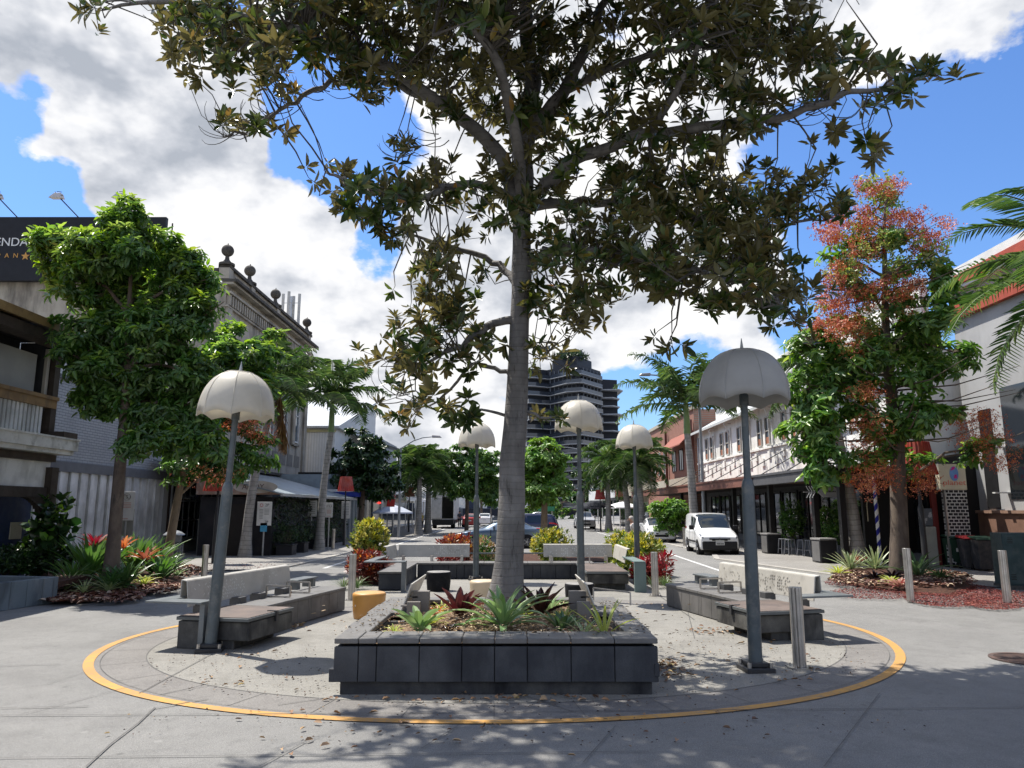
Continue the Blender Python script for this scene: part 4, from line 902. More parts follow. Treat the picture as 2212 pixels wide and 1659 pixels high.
# ================================================================ palms
PL = leafmat('palm_leaflet', [(0,(.04,.11,.022)),(.5,(.07,.155,.034)),(1,(.15,.25,.055))], rough=.35, trans=.25)
PLD = leafmat('dead_frond', [(0,(.16,.08,.02)),(1,(.34,.2,.06))], rough=.7, trans=.2)
SHAFT = mat('palm_crownshaft', (.13,.20,.06), .4, col2=(.18,.25,.08), vs=3)
def palm(name, label, x, y, h, r=.2, nf=14, fl=2.6, lean=(0,0), group='palms along the street', shaft=1., spread=(78,-25), dead=None, bulge=False, ll=.55, plume=.5, seed=0, base_r=None, den=2.5, drp=.45, lw=.030):
    rs = random.Random(seed*13+5); t = thing(name, label, 'palm tree', (x,y,0), rs.uniform(0,6), group)
    t.rotation_euler = (0,0,0); b = MB(); k = 10; pts = []; rad = []
    for i in range(k+1):
        f = i/k; pts.append((lean[0]*f*f, lean[1]*f*f, h*f)); q = r*(1-.35*f)
        if f < .08: q = (base_r or r*1.45)
        elif f < .2: q = r*1.12
        if bulge and .3 < f < .75: q = r*1.05
        rad.append(q)
    b.tube(pts, rad, 16); b.build('trunk', PALMBARK, t, smooth=True)
    top = Vector(pts[-1]); b = MB(); b.tube([top, top+Vector((0,0,shaft*.5)), top+Vector((0,0,shaft))], [r*.72,r*.62,r*.35], 14); b.build('crownshaft', SHAFT, t, smooth=True)
    c0 = top+Vector((0,0,shaft)); rb = MB(); Ps = []; Ds = []; Us = []; Ls = []; dP = [];
    for i in range(nf):
        az = i*2.39996+rs.uniform(-.2,.2); f = (i+.5)/nf; e0 = spread[0]+(spread[1]-spread[0])*f+rs.uniform(-6,6); L = fl*rs.uniform(.88,1.08)*(.85 if f < .15 else 1)
        p = c0.copy()-Vector((0,0,.3*f)); m = 22; rp = [p.copy()]; sd = Vector((-math.sin(az),math.cos(az),0)); tang = []
        for j in range(m):
            s = (j+1)/m; e = R(e0-(55+35*(1-f))*s**1.5); d = Vector((math.cos(az)*math.cos(e),math.sin(az)*math.cos(e),math.sin(e))); p = p+d*L/m; rp.append(p.copy()); tang.append(d)
        rb.tube(rp[::3]+[rp[-1]], [.028*(1-q/8.5)+.004 for q in range(len(rp[::3])+1)], 5, caps=False)
        for j in range(3, int(m*den)):
            s = j/(m*den); q = s*m; a = min(int(q), m-1); base = rp[a].lerp(rp[a+1], q-a); d = tang[a]; nn = sd.cross(d); nn = -nn if nn.z < 0 else nn
            for sg in (-1,1):
                ll_ = ll*math.sin(PI*min(1,.12+s*.86))**.6*rs.uniform(.85,1.1); w = plume*rs.uniform(-1,1)
                dd = (sd*sg*1.+d*.42+nn*(.10+w)); dd.normalize(); Ps.append(list(base)); Ds.append(list(dd)); Us.append(list(nn+sd*sg*.01)); Ls.append(ll_)
    rb.build('frond_stalk', mat('frond_stalk',(.12,.16,.05),.5), t, smooth=True)
    V, Q = leaves(np.array(Ps), np.array(Ds), np.array(Us), np.array(Ls), np.full(len(Ls), lw), droop=drp, fold=.1, wide=.4); npmesh('fronds', V, Q, PL, t)
    if dead:
        Ps = []; Ds = []; rb = MB()
        for az in dead:
            p = c0-Vector((0,0,shaft*.8)); 
            for j in range(90):
                s = j/90; q = p+Vector((math.cos(az)*(.25+.35*s), math.sin(az)*(.25+.35*s), -s*2.0)); Ps.append(list(q)); Ds.append([rs.gauss(0,.25),rs.gauss(0,.25),-1])
        D_ = unit(np.array(Ds)); V, Q = leaves(np.array(Ps), D_, np.tile([[1.,.2,0]],(len(Ps),1)), .6, .05, .1); npmesh('dead_frond', V, Q, PLD, t)
    return t
def pz(py, Y): return P(1106,py,Y).z
def palm_at(label, px, base, crown_py, Y, **k):
    p = P(px, 1100, Y); return palm('palm_tree', label, p.x, Y, pz(crown_py,Y)-k.get('shaft',1.), **k)
palm_at('palm in front of the pub, with a hanging brown frond, behind the leaning lamp', 535, 1200, 825, 31, r=.21, nf=15, fl=3.3, lean=(.85,0), shaft=.8, seed=1, dead=[0.2,.5,5.9,-.2], spread=(82,-8), ll=.7)
palm_at('tall palm with green crownshaft by the pub wall', 693, 1185, 852, 36.3, r=.21, nf=14, fl=3.3, lean=(.35,0), shaft=1.9, seed=2, spread=(85,-8), ll=.75)
palm_at('left palm of the bushy pair down the left footpath', 905, 1150, 1000, 58, r=.26, nf=22, fl=3., shaft=.6, seed=3, spread=(80,-45), ll=.9)
palm_at('right palm of the bushy pair down the left footpath, nearest the red lamp', 925, 1148, 1005, 62, r=.28, nf=22, fl=3., shaft=.6, seed=4, spread=(80,-45), ll=.9)
palm_at('small distant palm beyond the truck', 968, 1130, 1040, 100, r=.25, nf=16, fl=3., shaft=.5, seed=14, spread=(70,-50), ll=.9)
palm_at('tall spiky palm behind the white van', 1499, 1140, 865, 41, r=.27, nf=20, fl=4.4, shaft=1.9, seed=5, lean=(-.2,0), spread=(88,5), ll=.75, plume=.75)
palm_at('palm with an orange dead frond by the dark cafe umbrella', 1314, 1145, 998, 66, r=.28, nf=20, fl=3.6, shaft=.8, seed=6, dead=[3.3,3.0,3.6], spread=(70,-48), ll=.9)
palm_at('leaning palm left of the far right umbrella lamp', 1358, 1150, 985, 54, r=.26, nf=20, fl=3.2, lean=(-.5,0), shaft=.6, seed=7, spread=(75,-50), ll=.8)
palm_at('palm right of the far right umbrella lamp', 1386, 1150, 985, 52, r=.27, nf=20, fl=3.2, shaft=.6, lean=(-.2,0), seed=8, spread=(72,-50), ll=.8)
palm_at('thick pale palm trunk with its crown hidden in the flame tree', 1842, 1200, 800, 26.5, r=.29, nf=12, fl=2.6, shaft=1.0, lean=(-.55,.3), seed=9, base_r=.36, spread=(60,-20), dead=[2.6,2.9], ll=.6)
# near palm just outside the frame on the right: its fronds reach in
p_ = P(2420,1100,15.5)
palm('palm_tree', 'palm at the right edge of the view, only its fronds showing', p_.x, 15.5, 6.9, r=.2, nf=24, fl=3.9, shaft=.6, seed=12, spread=(62,-30), ll=.72, plume=.15, den=2.2, drp=.25, lw=.026)
# ================================================================ buildings, left side of the street
def part(parent, name, m, f, bev=0., smooth=False):
    b = MB(); f(b); return b.build(name, m, parent, bev=bev, smooth=smooth)
def win(parent, x, y0, y1, z0, z1, face, frame_m, glass_m, bars=(1,1), depth=.06, fr=.06, label=None, transom=None):
    """window lying in a plane X=x, face=+1 looks towards +X, -1 towards -X"""
    f = MB(); xo = x+face*depth/2
    for a, c in ((y0,y0+fr),(y1-fr,y1)): f.bb(x, x+face*depth, a, c, z0, z1)
    for a, c in ((z0,z0+fr),(z1-fr,z1)): f.bb(x, x+face*depth*.96, y0+fr, y1-fr, a, c)
    for i in range(1, bars[0]): yy = y0+(y1-y0)*i/bars[0]; f.bb(x, x+face*depth*.8, yy-fr/3, yy+fr/3, z0+fr, z1-fr)
    for i in range(1, bars[1]): zz = z0+(z1-z0)*i/bars[1]; f.bb(x, x+face*depth*.75, y0+fr, y1-fr, zz-fr/3, zz+fr/3)
    o = f.build('window', frame_m, parent)
    g = MB(); g.bb(x+face*.004, x+face*.016, y0+fr*.9, y1-fr*.9, z0+fr*.9, z1-fr*.9); g.build('pane', glass_m, o); return o
def winY(parent, y, x0, x1, z0, z1, frame_m, glass_m, bars=(1,1), depth=.06, fr=.06):
    f = MB()
    for a, c in ((x0,x0+fr),(x1-fr,x1)): f.bb(a, c, y-depth, y, z0, z1)
    for a, c in ((z0,z0+fr),(z1-fr,z1)): f.bb(x0+fr, x1-fr, y-depth*.96, y, a, c)
    for i in range(1, bars[0]): xx = x0+(x1-x0)*i/bars[0]; f.bb(xx-fr/3, xx+fr/3, y-depth*.8, y, z0+fr, z1-fr)
    for i in range(1, bars[1]): zz = z0+(z1-z0)*i/bars[1]; f.bb(x0+fr, x1-fr, y-depth*.75, y, zz-fr/3, zz+fr/3)
    o = f.build('window', frame_m, parent); g = MB(); g.bb(x0+fr*.9, x1-fr*.9, y-.016, y-.004, z0+fr*.9, z1-fr*.9); g.build('pane', glass_m, o); return o
BROWN = mat('dark_brown_timber', (.045,.035,.028), .6, col2=(.07,.055,.045), vs=3)
OCHRE = mat('ochre_timber', (.26,.16,.06), .6, col2=(.18,.105,.04), vs=2.5, stain=(.08,.05,.03), ss=2.5, streak=True)
OFFW = mat('weathered_white', (.70,.70,.67), .7, col2=(.44,.44,.42), vs=1.5, stain=(.28,.28,.25), ss=1.2, streak=True)
NAVY = mat('navy_wall', (.012,.028,.085), .7)
GREYW = mat('grey_render', (.42,.42,.42), .75, col2=(.36,.36,.36), vs=.7, stain=(.28,.28,.27), ss=.6, streak=True)
# --- timber verandah building
xf = -12.8; yn = 20.3
tbd = thing('timber_building', 'brown and white timber verandah building at the left edge', 'building', (0,0,0))
zE = PX(130,722,xf).z; zr0, zr1 = PX(60,872,xf).z, PX(60,845,xf).z; zb0, zb1 = PX(60,950,xf).z, PX(60,872,xf).z
zg0, zg1 = PX(100,982,xf).z, PX(100,950,xf).z
part(tbd, 'roof', mat('ochre_roof_edge', (.33,.22,.09), .6, col2=(.24,.15,.06), vs=2, stain=(.1,.07,.04), ss=2.5), lambda b: b.add([(xf+.75,8,zE-.22),(xf+.75,yn+.6,zE-.22),(-19,yn+.6,zE+1.2),(-19,8,zE+1.2),(xf+.75,8,zE),(xf+.75,yn+.6,zE),(-19,yn+.6,zE+1.5),(-19,8,zE+1.5)],[(3,2,1,0),(4,5,6,7),(0,1,5,4),(1,2,6,5),(2,3,7,6),(3,0,4,7)]))
part(tbd, 'gutter', BROWN, lambda b: (b.bb(xf+.1,xf+.62,8,yn+.35,zE-.52,zE-.26), b.tube([(xf+.4,yn+.2,zE-.3),(xf+.2,yn+.1,zE-.55),(xf+.05,yn,zE-.6)],.05,8)))
part(tbd, 'wall', mat('dark_room_wall', (.05,.05,.055), .8), lambda b: (b.bb(-19,xf-.9,8,yn-.4,zg1,zE+.2), b.bb(-19,-16,8,yn-.4,0,zg1)))
part(tbd, 'blind', mat('grey_blind', (.34,.335,.31), .45, col2=(.26,.255,.24), vs=.8), lambda b: b.bb(xf-.3,xf-.26,14,PX(80,760,xf-.28).y,zr1+.05,zE-.7))
part(tbd, 'end_wall', mat('dark_room_wall', (.05,.05,.055)), lambda b: (b.bb(xf-.95,xf-.1,yn-.3,yn-.25,zr1-.4,zE-.3), b.bb(-19,xf+.2,8,yn-.25,zE-.28,zE-.24)))
part(tbd, 'post', BROWN, lambda b: b.bb(xf-.2,xf+.05,yn-.24,yn,zg1,zE-.4))
part(tbd, 'post', BROWN, lambda b: b.bb(xf-.02,xf+.24,yn-.2,yn+.1,0,zg0-.35))
part(tbd, 'post', mat('pale_trim',(.42,.38,.32),.6), lambda b: b.bb(xf-.16,xf-.08,yn-.42,yn-.3,zr1,zE-.5))
part(tbd, 'rail', OCHRE, lambda b: (b.bb(xf-.12,xf+.08,8,yn-.05,zr0,zr1-.1), b.bb(xf-.1,xf+.12,8,yn-.02,zr1-.1,zr1)))
part(tbd, 'balustrade', OFFW, lambda b: [b.bb(xf-.04,xf+.0,8+i*.16,8.1+i*.16,zb0+.02,zr0) for i in range(74)])
part(tbd, 'gutter', mat('weathered_white_gutter',(.66,.66,.62),.5,stain=(.2,.19,.16),ss=2.5), lambda b: (b.bb(xf-.3,xf+.5,8,yn+.25,zg0,zg1), b.bb(xf-.25,xf+.62,8,yn+.35,zg1,zg1+.05), b.bb(xf+.5,xf+.58,8,yn+.32,zg0+.12,zg1)))
part(tbd, 'roof_edge', BROWN, lambda b: b.bb(xf-.2,xf+.52,yn-.3,yn+.33,zg1+.055,zg1+.22))
zq = [PX(100,y,xf).z for y in (998,1053,1075)]
part(tbd, 'beam', BROWN, lambda b: b.bb(xf-.05,xf+.16,8,yn+.05,zq[0],zg0-.01))
part(tbd, 'panel', OFFW, lambda b: b.bb(xf-.04,xf+.06,8,yn-.02,zq[1],zq[0]))
part(tbd, 'beam', BROWN, lambda b: b.bb(xf-.05,xf+.16,8,yn-.2,zq[2],zq[1]-.005))
def arch(b):
    zc = zq[2]; pts = [(yn-.2,zc),(yn-1.1,zc)]+[(yn-.2-.9*math.cos(a)*1.0,zc-.9*math.sin(a)) for a in [R(90*i/8) for i in range(1,9)]]
    V = [(xf-.02,y,z) for y, z in pts]+[(xf+.12,y,z) for y, z in pts]; n_ = len(pts)
    b.add(V, [tuple(range(n_)), tuple(range(2*n_-1,n_-1,-1))]+[(i,(i+1)%n_,(i+1)%n_+n_,i+n_) for i in range(n_)])
pts_ = None
part(tbd, 'bracket', BROWN, lambda b: [b.plate([(xf+.05,yn-.2,zq[2]),(xf+.05,yn-.2-.95+.1*i,zq[2]),(xf+.05,yn-.2-.95+.1*(i+1)+0,zq[2]-.95*(1-math.sqrt(max(0,1-((i+1)/9.5)**2)))),(xf+.05,yn-.2,zq[2]-.95*(1-math.sqrt(max(0,1-((i+1)/9.5)**2))))], .14+.001*i) for i in range(8)])
yb = PX(62,1150,xf-.5).y
nw = part(tbd, 'blue_wall', NAVY, lambda b: b.bb(xf-.6,xf-.5,8,yb,0,zq[2]+.2))
p0, p1 = PX(18,1165,xf-.5), PX(52,1130,xf-.5)
part(tbd, 'notice', mat('beige_notice', (.42,.38,.29), .6), lambda b: b.bb(xf-.495,xf-.46,p0.y,p1.y-.12,p0.z,p1.z+.03))
# --- pale panel fence / grey brick building
gb = thing('grey_brick_building', 'grey painted brick building with pale vertical panels at street level', 'building', (0,0,0))
XG = -15.55; ys, ye = 19.6, PX(343,1100,XG).y; zt0 = PX(134,1019,XG).z; zt1 = zt0+.34; zT = PX(94,806,XG).z
part(gb, 'brick_wall', brickmat('grey_painted_brick', (.36,.38,.41), (.39,.41,.44), (.17,.18,.20), .32, .098, 'YZ', .010), lambda b: b.bb(XG-5,XG,ys,ye+1.0,zt1,zT))
part(gb, 'coping', mat('grey_coping',(.12,.125,.135),.6), lambda b: b.bb(XG-5,XG+.08,ys,ye+1.05,zT,zT+.14))
part(gb, 'band', mat('grey_band', (.15,.155,.17), .7), lambda b: b.bb(XG-.3,XG+.12,ys,ye+.9,zt0,zt1))
FEN = mat('pale_panel', (.78,.78,.77), .65, col2=(.46,.46,.45), vs=1.2, stain=(.36,.36,.34), ss=1.1, streak=True)
def fpan(b):
    y = ys; 
    while y < ye-.25:
        b.add([(XG-.25,y+.02,0.28),(XG+.10,y+.02,.28),(XG+.02,y+.60,.28),(XG-.25,y+.6,.28),(XG-.25,y+.02,zt0),(XG+.10,y+.02,zt0),(XG+.02,y+.60,zt0),(XG-.25,y+.6,zt0)],[(3,2,1,0),(4,5,6,7),(0,1,5,4),(1,2,6,5),(2,3,7,6),(3,0,4,7)]); y += .62
part(gb, 'lower_panel', FEN, fpan)
part(gb, 'base', mat('base_render',(.30,.30,.3),.8), lambda b: b.bb(XG-.3,XG+.04,ys,ye,0,.28))
part(gb, 'end_pier', GREYW, lambda b: b.bb(XG-.3,XG+.16,ye,ye+.45,0,zt0))
# pale building glimpsed above it
pb = thing('pale_upper_building', 'pale rendered building rising behind the grey brick wall', 'building', (0,0,0))
part(pb, 'wall', OFFW, lambda b: b.bb(-24,XG-1.2,22.5,31.,0,PX(115,760,XG-1.2).z))
part(pb, 'flue', STEEL, lambda b: b.cyl((XG-1.0,23.3,6.2),.12,1.0,12))
# --- shopfront
XS = -15.3; y0, y1 = ye+.5, PX(432,1100,XS).y
sf = thing('glazed_shopfront', 'dark gridded shop window left of the pub corner', 'building', (0,0,0))
part(sf, 'wall', mat('dark_brown_render',(.05,.035,.03),.8), lambda b: b.bb(XS-4,XS-.05,y0,y1+.6,0,5.2))
part(sf, 'sill', GREYW, lambda b: (b.bb(XS-.06,XS+.1,y0,y1,.5,.62), b.bb(XS-.06,XS+.02,y0,y1,0,.5)))
win(sf, XS, y0, y1, .62, 4.1, 1, mat('grey_window_frame',(.25,.26,.27),.5), GLASS, bars=(5,4), fr=.09)
part(sf, 'corner_pier', mat('blue_grey_pier',(.32,.34,.38),.6), lambda b: (b.bb(XS-.1,XS+.2,y1,y1+.35,0,4.3),))
part(sf, 'corner_pier', mat('navy_pier',(.012,.02,.05),.6), lambda b: b.bb(XS-.1,XS+.25,y1+.36,y1+.62,0,4.1))
# --- ornate old building
STUC = mat('old_stucco', (.42,.38,.31), .85, col2=(.33,.29,.235), vs=1.2, bump=.5, bs=20, stain=(.075,.065,.055), ss=.8, streak=True)
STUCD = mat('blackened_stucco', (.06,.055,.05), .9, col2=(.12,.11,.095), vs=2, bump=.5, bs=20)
ob = thing('ornate_building', 'old stained stucco building with ball finials on its parapet', 'building', (0,0,0))
XO, YA, YB = -15.4, 38.0, 54.2; zc0 = PX(475,598,XO).z; zP = PX(475,560,XO).z
part(ob, 'wall', STUC, lambda b: b.bb(-34,XO,YA,YB,0,zc0))
part(ob, 'cornice', STUC, lambda b: (b.bb(XO,XO+.30,YA-.1,YB+.3,zc0-.62,zc0-.50), b.bb(XO-.2,XO+.16,YA-.05,YB+.2,zc0-1.35,zc0-1.25), b.bb(XO-.2,XO+.42,YA-.12,YB+.4,zc0-.12,zc0-.0)))
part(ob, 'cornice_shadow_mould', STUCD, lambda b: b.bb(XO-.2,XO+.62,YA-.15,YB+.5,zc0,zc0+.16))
part(ob, 'dentils', STUC, lambda b: [b.bb(XO,XO+.22,YA+.1+i*.36,YA+.28+i*.36,zc0-1.22,zc0-.66) for i in range(44)])
part(ob, 'parapet', STUC, lambda b: b.bb(XO-.35,XO+.05,YA+.0,YB,zc0+.17,zP-.12))
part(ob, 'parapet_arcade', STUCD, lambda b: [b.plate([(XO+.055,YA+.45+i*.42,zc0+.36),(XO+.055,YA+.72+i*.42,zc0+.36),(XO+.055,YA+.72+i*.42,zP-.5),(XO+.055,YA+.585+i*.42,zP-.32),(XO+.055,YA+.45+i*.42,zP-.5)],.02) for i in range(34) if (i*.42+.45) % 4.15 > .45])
part(ob, 'parapet_coping', STUCD, lambda b: b.bb(XO-.5,XO+.2,YA-.02,YB+.1,zP-.12,zP+.05))
part(ob, 'side_parapet', STUCD, lambda b: b.bb(-34,XO-.5,YA,YA+.35,zc0,zP-.1))
for i, yy in enumerate((YA+.15,PX(541,640,XO).y,PX(597,680,XO).y,YB-.4)):
    f = part(ob, 'parapet_pier', STUC, lambda b: b.bb(XO-.4,XO+.16,yy-.3,yy+.3,zc0+.18,zP-.13))
    f = part(ob, 'ball_finial', STUCD, lambda b: b.lathe([(.42,.06),(.42,.18),(.24,.26),(.12,.42),(.10,.62)]+[(.001+.33*math.sin(a),.92-.33*math.cos(a)) for a in [PI*k/14 for k in range(1,14)]]+[(.04,1.26),(.02,1.34)], 20, c=(XO-.12,yy,zP)), smooth=True)
part(ob, 'pilaster', STUC, lambda b: b.bb(XO,XO+.14,YA+.05,YA+.7,3.5,zc0-1.36))
part(ob, 'pilaster', STUC, lambda b: b.bb(XO,XO+.14,YB-.7,YB,3.5,zc0-1.36))
for i in range(5):
    yy = YA+2.2+i*2.75
    winY
    win(ob, XO, yy, yy+1.15, 6.6, 10.4, 1, OFFW, GLASS_B, bars=(1,2), depth=.1, fr=.1)
    part(ob, 'window_hood', STUC, lambda b: (b.bb(XO,XO+.28,yy-.2,yy+1.35,10.5,10.68), b.bb(XO,XO+.2,yy-.1,yy+1.25,6.35,6.5)))
    for q in (-.45,-.2): part(ob, 'fluted_column', STUC, lambda b: b.tube([(XO+.14,yy+q,6.4),(XO+.14,yy+q,10.45)],.1,10), smooth=True)
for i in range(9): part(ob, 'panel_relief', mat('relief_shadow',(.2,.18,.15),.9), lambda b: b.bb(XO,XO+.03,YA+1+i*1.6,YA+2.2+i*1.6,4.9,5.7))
part(ob, 'string_course', STUCD, lambda b: b.bb(XO-.1,XO+.5,YA-.1,YB+.6,4.1,4.25))
# rooftop antenna
an = thing('rooftop_antenna', 'cluster of pale vertical antenna panels on the old roof', 'antenna', (XO-.9,52.2,zP-.5))
part(an, 'mast', STEEL, lambda b: (b.cyl((0,0,0),.08,3.0,8), b.bar((-.6,0,2.5),(.6,0,2.5),.04), b.bar((-.6,0,1.2),(.6,0,1.2),.04), b.bar((0,-.6,2.5),(0,.6,2.5),.04)))
for dx, dy in ((-.6,0),(.6,0),(0,-.6),(0,.6),(-.3,.4)): part(an, 'panel', mat('antenna_panel',(.5,.5,.48),.5), lambda b: b.box((dx,dy,1.85),(.18,.12,2.7)))
# billboard
p0, p1 = P(-300,608,37.6), P(362,471,37.6)
bl = thing('billboard', 'big black billboard with white lettering and an orange star', 'billboard', (0,0,0))
part(bl, 'panel', mat('billboard_black', (.016,.017,.022), .5), lambda b: b.bb(p0.x,p1.x,37.45,37.7,p0.z,p1.z))
q0, q1 = P(225,545,37.4), P(330,476,37.4)
part(bl, 'printed_picture', mat('bokeh_print', (.035,.028,.022), .5, col2=(.20,.14,.075), vs=.9, vr=(.5,.75)), lambda b: b.bb(q0.x,q1.x,37.435,37.449,q0.z,q1.z))
part(bl, 'printed_band', mat('tan_band',(.30,.22,.12),.5), lambda b: b.plate([tuple(P(222,480,37.43)),tuple(P(240,480,37.43)),tuple(P(232,545,37.43)),tuple(P(214,545,37.43))],.01))
part(bl, 'frame', BROWN, lambda b: [b.bar((p1.x+.05,37.5,p0.z+.4+i*.45),(p1.x+.05,38.1,p0.z+.4+i*.45),.05) for i in range(6)]+[b.bar((p1.x+.05,38.1,p0.z),(p1.x+.05,38.1,p1.z-.1),.06)])
WL = mat('white_lettering', (.75,.75,.73), .5); ORG = mat('orange_print', (.60,.30,.06), .5)
t0 = P(92,523,37.4); text('LEGENDARY', .66, WL, bl, (t0.x,37.43,t0.z), align='RIGHT', depth=.006, sx=1.0)
for ch, px in (('P',-4),('A',14),('N',33),('I',142),('L',165),('A',185)): 
    q = P(px,552,37.4); text(ch, .36, ORG, bl, (q.x,37.43,q.z))
q = P(-30,552,37.4); text('JA', .36, ORG, bl, (q.x-.2,37.43,q.z))
q = P(54,553,37.4); star = []
for k in range(10):
    a = PI/2+k*PI/5; r_ = .25 if k % 2 == 0 else .105; star.append((q.x+r_*math.cos(a),37.43,q.z+r_*math.sin(a)))
part(bl, 'star', ORG, lambda b: b.add(star+[(q.x,37.42,q.z)], [(i,(i+1)%10,10) for i in range(10)]))
q = P(249,490,37.4); text('POINT', .3, WL, bl, (q.x,37.42,q.z))
for i, px in enumerate((38,170,305)):
    a = P(px,470,37.6); c = P(px-44,424,36.6); nm = ['floodlight on the billboard, cut by the left image edge','floodlight on a slanted arm above the billboard, between the other two','floodlight above the billboard nearest the flame tree top'][i]
    fl = thing('floodlight', nm, 'floodlight', (0,0,0), 0, 'floodlights over the billboard')
    part(fl, 'arm', POLE_D, lambda b: b.tube([a, c],.03,6)); part(fl, 'lamp_head', mat('floodlight_metal',(.45,.43,.42),.3,.6), lambda b: b.add([(c.x-.42,c.y-.2,c.z-.14),(c.x+.22,c.y-.2,c.z-.14),(c.x+.22,c.y+.25,c.z-.08),(c.x-.42,c.y+.25,c.z-.08),(c.x-.18,c.y-.1,c.z+.16),(c.x+.16,c.y-.1,c.z+.16),(c.x+.16,c.y+.15,c.z+.16),(c.x-.18,c.y+.15,c.z+.16)],[(3,2,1,0),(4,5,6,7),(0,1,5,4),(1,2,6,5),(2,3,7,6),(3,0,4,7)]), bev=.01)
    part(fl, 'bracket', POLE_D, lambda b: (b.bar((c.x-.2,c.y,c.z+.16),(c.x+.25,c.y,c.z+.05),.03), b.bar((c.x-.2,c.y,c.z+.26),(c.x-.1,c.y,c.z+.1),.03), b.bar((c.x-.1,c.y,c.z+.26),(c.x+.15,c.y,c.z+.24),.03)))
# --- pub with lean-to roof
pu = thing('pub', 'dark pub with a brown painted gable and rusty metal lean-to roof', 'building', (0,0,0))
yA, yB, xA = 31.6, 46.6, -9.95; xw = -13.4
part(pu, 'wall', mat('black_painted_wall',(.016,.016,.019),.7,col2=(.03,.028,.03),vs=1.5), lambda b: b.bb(xw+.01,xA-.35,yA+.25,yB-.3,0,2.5))
part(pu, 'door', mat('pub_door',(.03,.025,.022),.5), lambda b: b.bb(xw+1.0,xw+2.1,yA+.2,yA+.26,0,2.2))
part(pu, 'roof', wavemat('rusty_corrugated_iron', (.30,.35,.37), (.22,.26,.28), 'Y', 2.2, .45, .3, stain=(.13,.10,.08)), lambda b: b.add([(-15.4,yA-.1,4.1),(xA+.1,yA-.1,2.66),(xA+.1,yB+.1,2.66),(-15.4,yB+.1,4.1),(-15.4,yA-.1,4.04),(xA+.1,yA-.1,2.60),(xA+.1,yB+.1,2.60),(-15.4,yB+.1,4.04)],[(0,1,2,3),(7,6,5,4),(0,4,5,1),(1,5,6,2),(2,6,7,3),(3,7,4,0)]))
GABM = mat('peeling_brown_paint', (.30,.18,.13), .8, col2=(.23,.14,.10), vs=2, stain=(.36,.32,.27), ss=2.2)
part(pu, 'gable', GABM, lambda b: b.add([(xw-.1,yA,2.6),(xA,yA,2.6),(xA,yA,2.64),(xw+1.2,yA,3.42),(xw-.1,yA,3.42),(xw-.1,yA+.15,2.6),(xA,yA+.15,2.6),(xA,yA+.15,2.64),(xw+1.2,yA+.15,3.40),(xw-.1,yA+.15,3.40)],[(0,1,2,3,4),(9,8,7,6,5),(0,5,6,1),(1,6,7,2),(2,7,8,3),(3,8,9,4),(4,9,5,0)]))
c = P(552,1052,yA); pts_ = [(c.x+.95*math.cos(a),yA-.012,c.z+.27*math.sin(a)) for a in [2*PI*k/24 for k in range(24)]]
part(pu, 'painted_badge', mat('faded_badge',(.48,.44,.39),.8), lambda b: b.plate(pts_,.012))
text('AHOY', .34, mat('faded_lettering',(.16,.11,.10),.8), pu, (c.x-.1,yA-.022,c.z), depth=.004)
part(pu, 'gutter', mat('pale_gutter',(.35,.35,.33),.5), lambda b: b.bar((xA+.14,yA-.1,2.58),(xA+.14,yB+.1,2.58),.10))
VINE = leafmat('vine_leaf', [(0,(.008,.018,.006)),(.6,(.015,.032,.010)),(1,(.04,.07,.02))], rough=.5, trans=.15)
Cv = np.column_stack([RNG.uniform(xA-.38,xA-.2,900), RNG.uniform(yA+.3,yB-.4,900), 2.5*RNG.uniform(0,1,900)**.7]); V, Q = rosettes(Cv, np.tile([[1.,-.2,.3]],(900,1))+RNG.normal(0,.4,(900,3)), 5, .12, .07)
npmesh('climbing_vine', V, Q, VINE, pu)
# planter hedge along the pub
for i in range(4):
    bush('potted_shrub', ['clipped dark shrub at the pub corner, nearest the street lamp','second potted shrub along the pub wall','third potted shrub along the pub wall, near the palm','fourth potted shrub along the pub wall, past the palm'][i], 'shrub', (xA+.15,yA+.9+i*1.9+(1.2 if i > 1 else 0),.35), .5, .95, [GL3], 150, .10, .03, 7, 'shrubs in pots along the pub')
    part(thing('plant_pot', ['dark box planter at the pub corner','dark box planter second from the pub corner','dark box planter near the palm trunk by the pub','dark box planter past the palm trunk by the pub'][i], 'planter', (xA+.15,yA+.9+i*1.9+(1.2 if i > 1 else 0),.03), 0, 'planters along the pub'), 'box', mat('dark_pot',(.03,.03,.035),.6), lambda b: (b.box((0,0,.22),(.7,.7,.44)), b.box((0,0,.44),(.76,.76,.04))), bev=.01)
# --- white corrugated building behind, and the shops farther up the left
WCOR = wavemat('white_corrugated', (.62,.63,.63), (.52,.53,.53), 'Y', 5, .5)
WCORX = wavemat('white_corrugated_end', (.62,.63,.63), (.52,.53,.53), 'X', 5, .5)
wc = thing('white_corrugated_building', 'white corrugated metal building behind the old stucco one', 'building', (0,0,0))
part(wc, 'wall', WCORX, lambda b: b.bb(-30,-13.6,56,70,0,8.2))
part(wc, 'roof', wavemat('pale_roof', (.50,.52,.53), (.42,.44,.45), 'X', 5, .45), lambda b: b.add([(-30.3,55.6,8.25),(-13.2,55.6,8.25),(-13.2,70.4,12.2),(-30.3,70.4,12.2),(-30.3,55.6,8.1),(-13.2,55.6,8.1),(-13.2,70.4,8.1),(-30.3,70.4,8.1)],[(0,1,2,3),(7,6,5,4),(0,4,5,1),(1,5,6,2),(2,6,7,3),(3,7,4,0)]))
part(wc, 'trim', mat('yellow_trim',(.5,.45,.25),.6), lambda b: b.bb(-30.2,-13.5,55.9,55.98,7.8,8.0))
part(wc, 'base_panel', mat('sea_green_panel',(.12,.32,.26),.6), lambda b: b.bb(-26,-13.5,55.85,55.95,3.2,4.4))
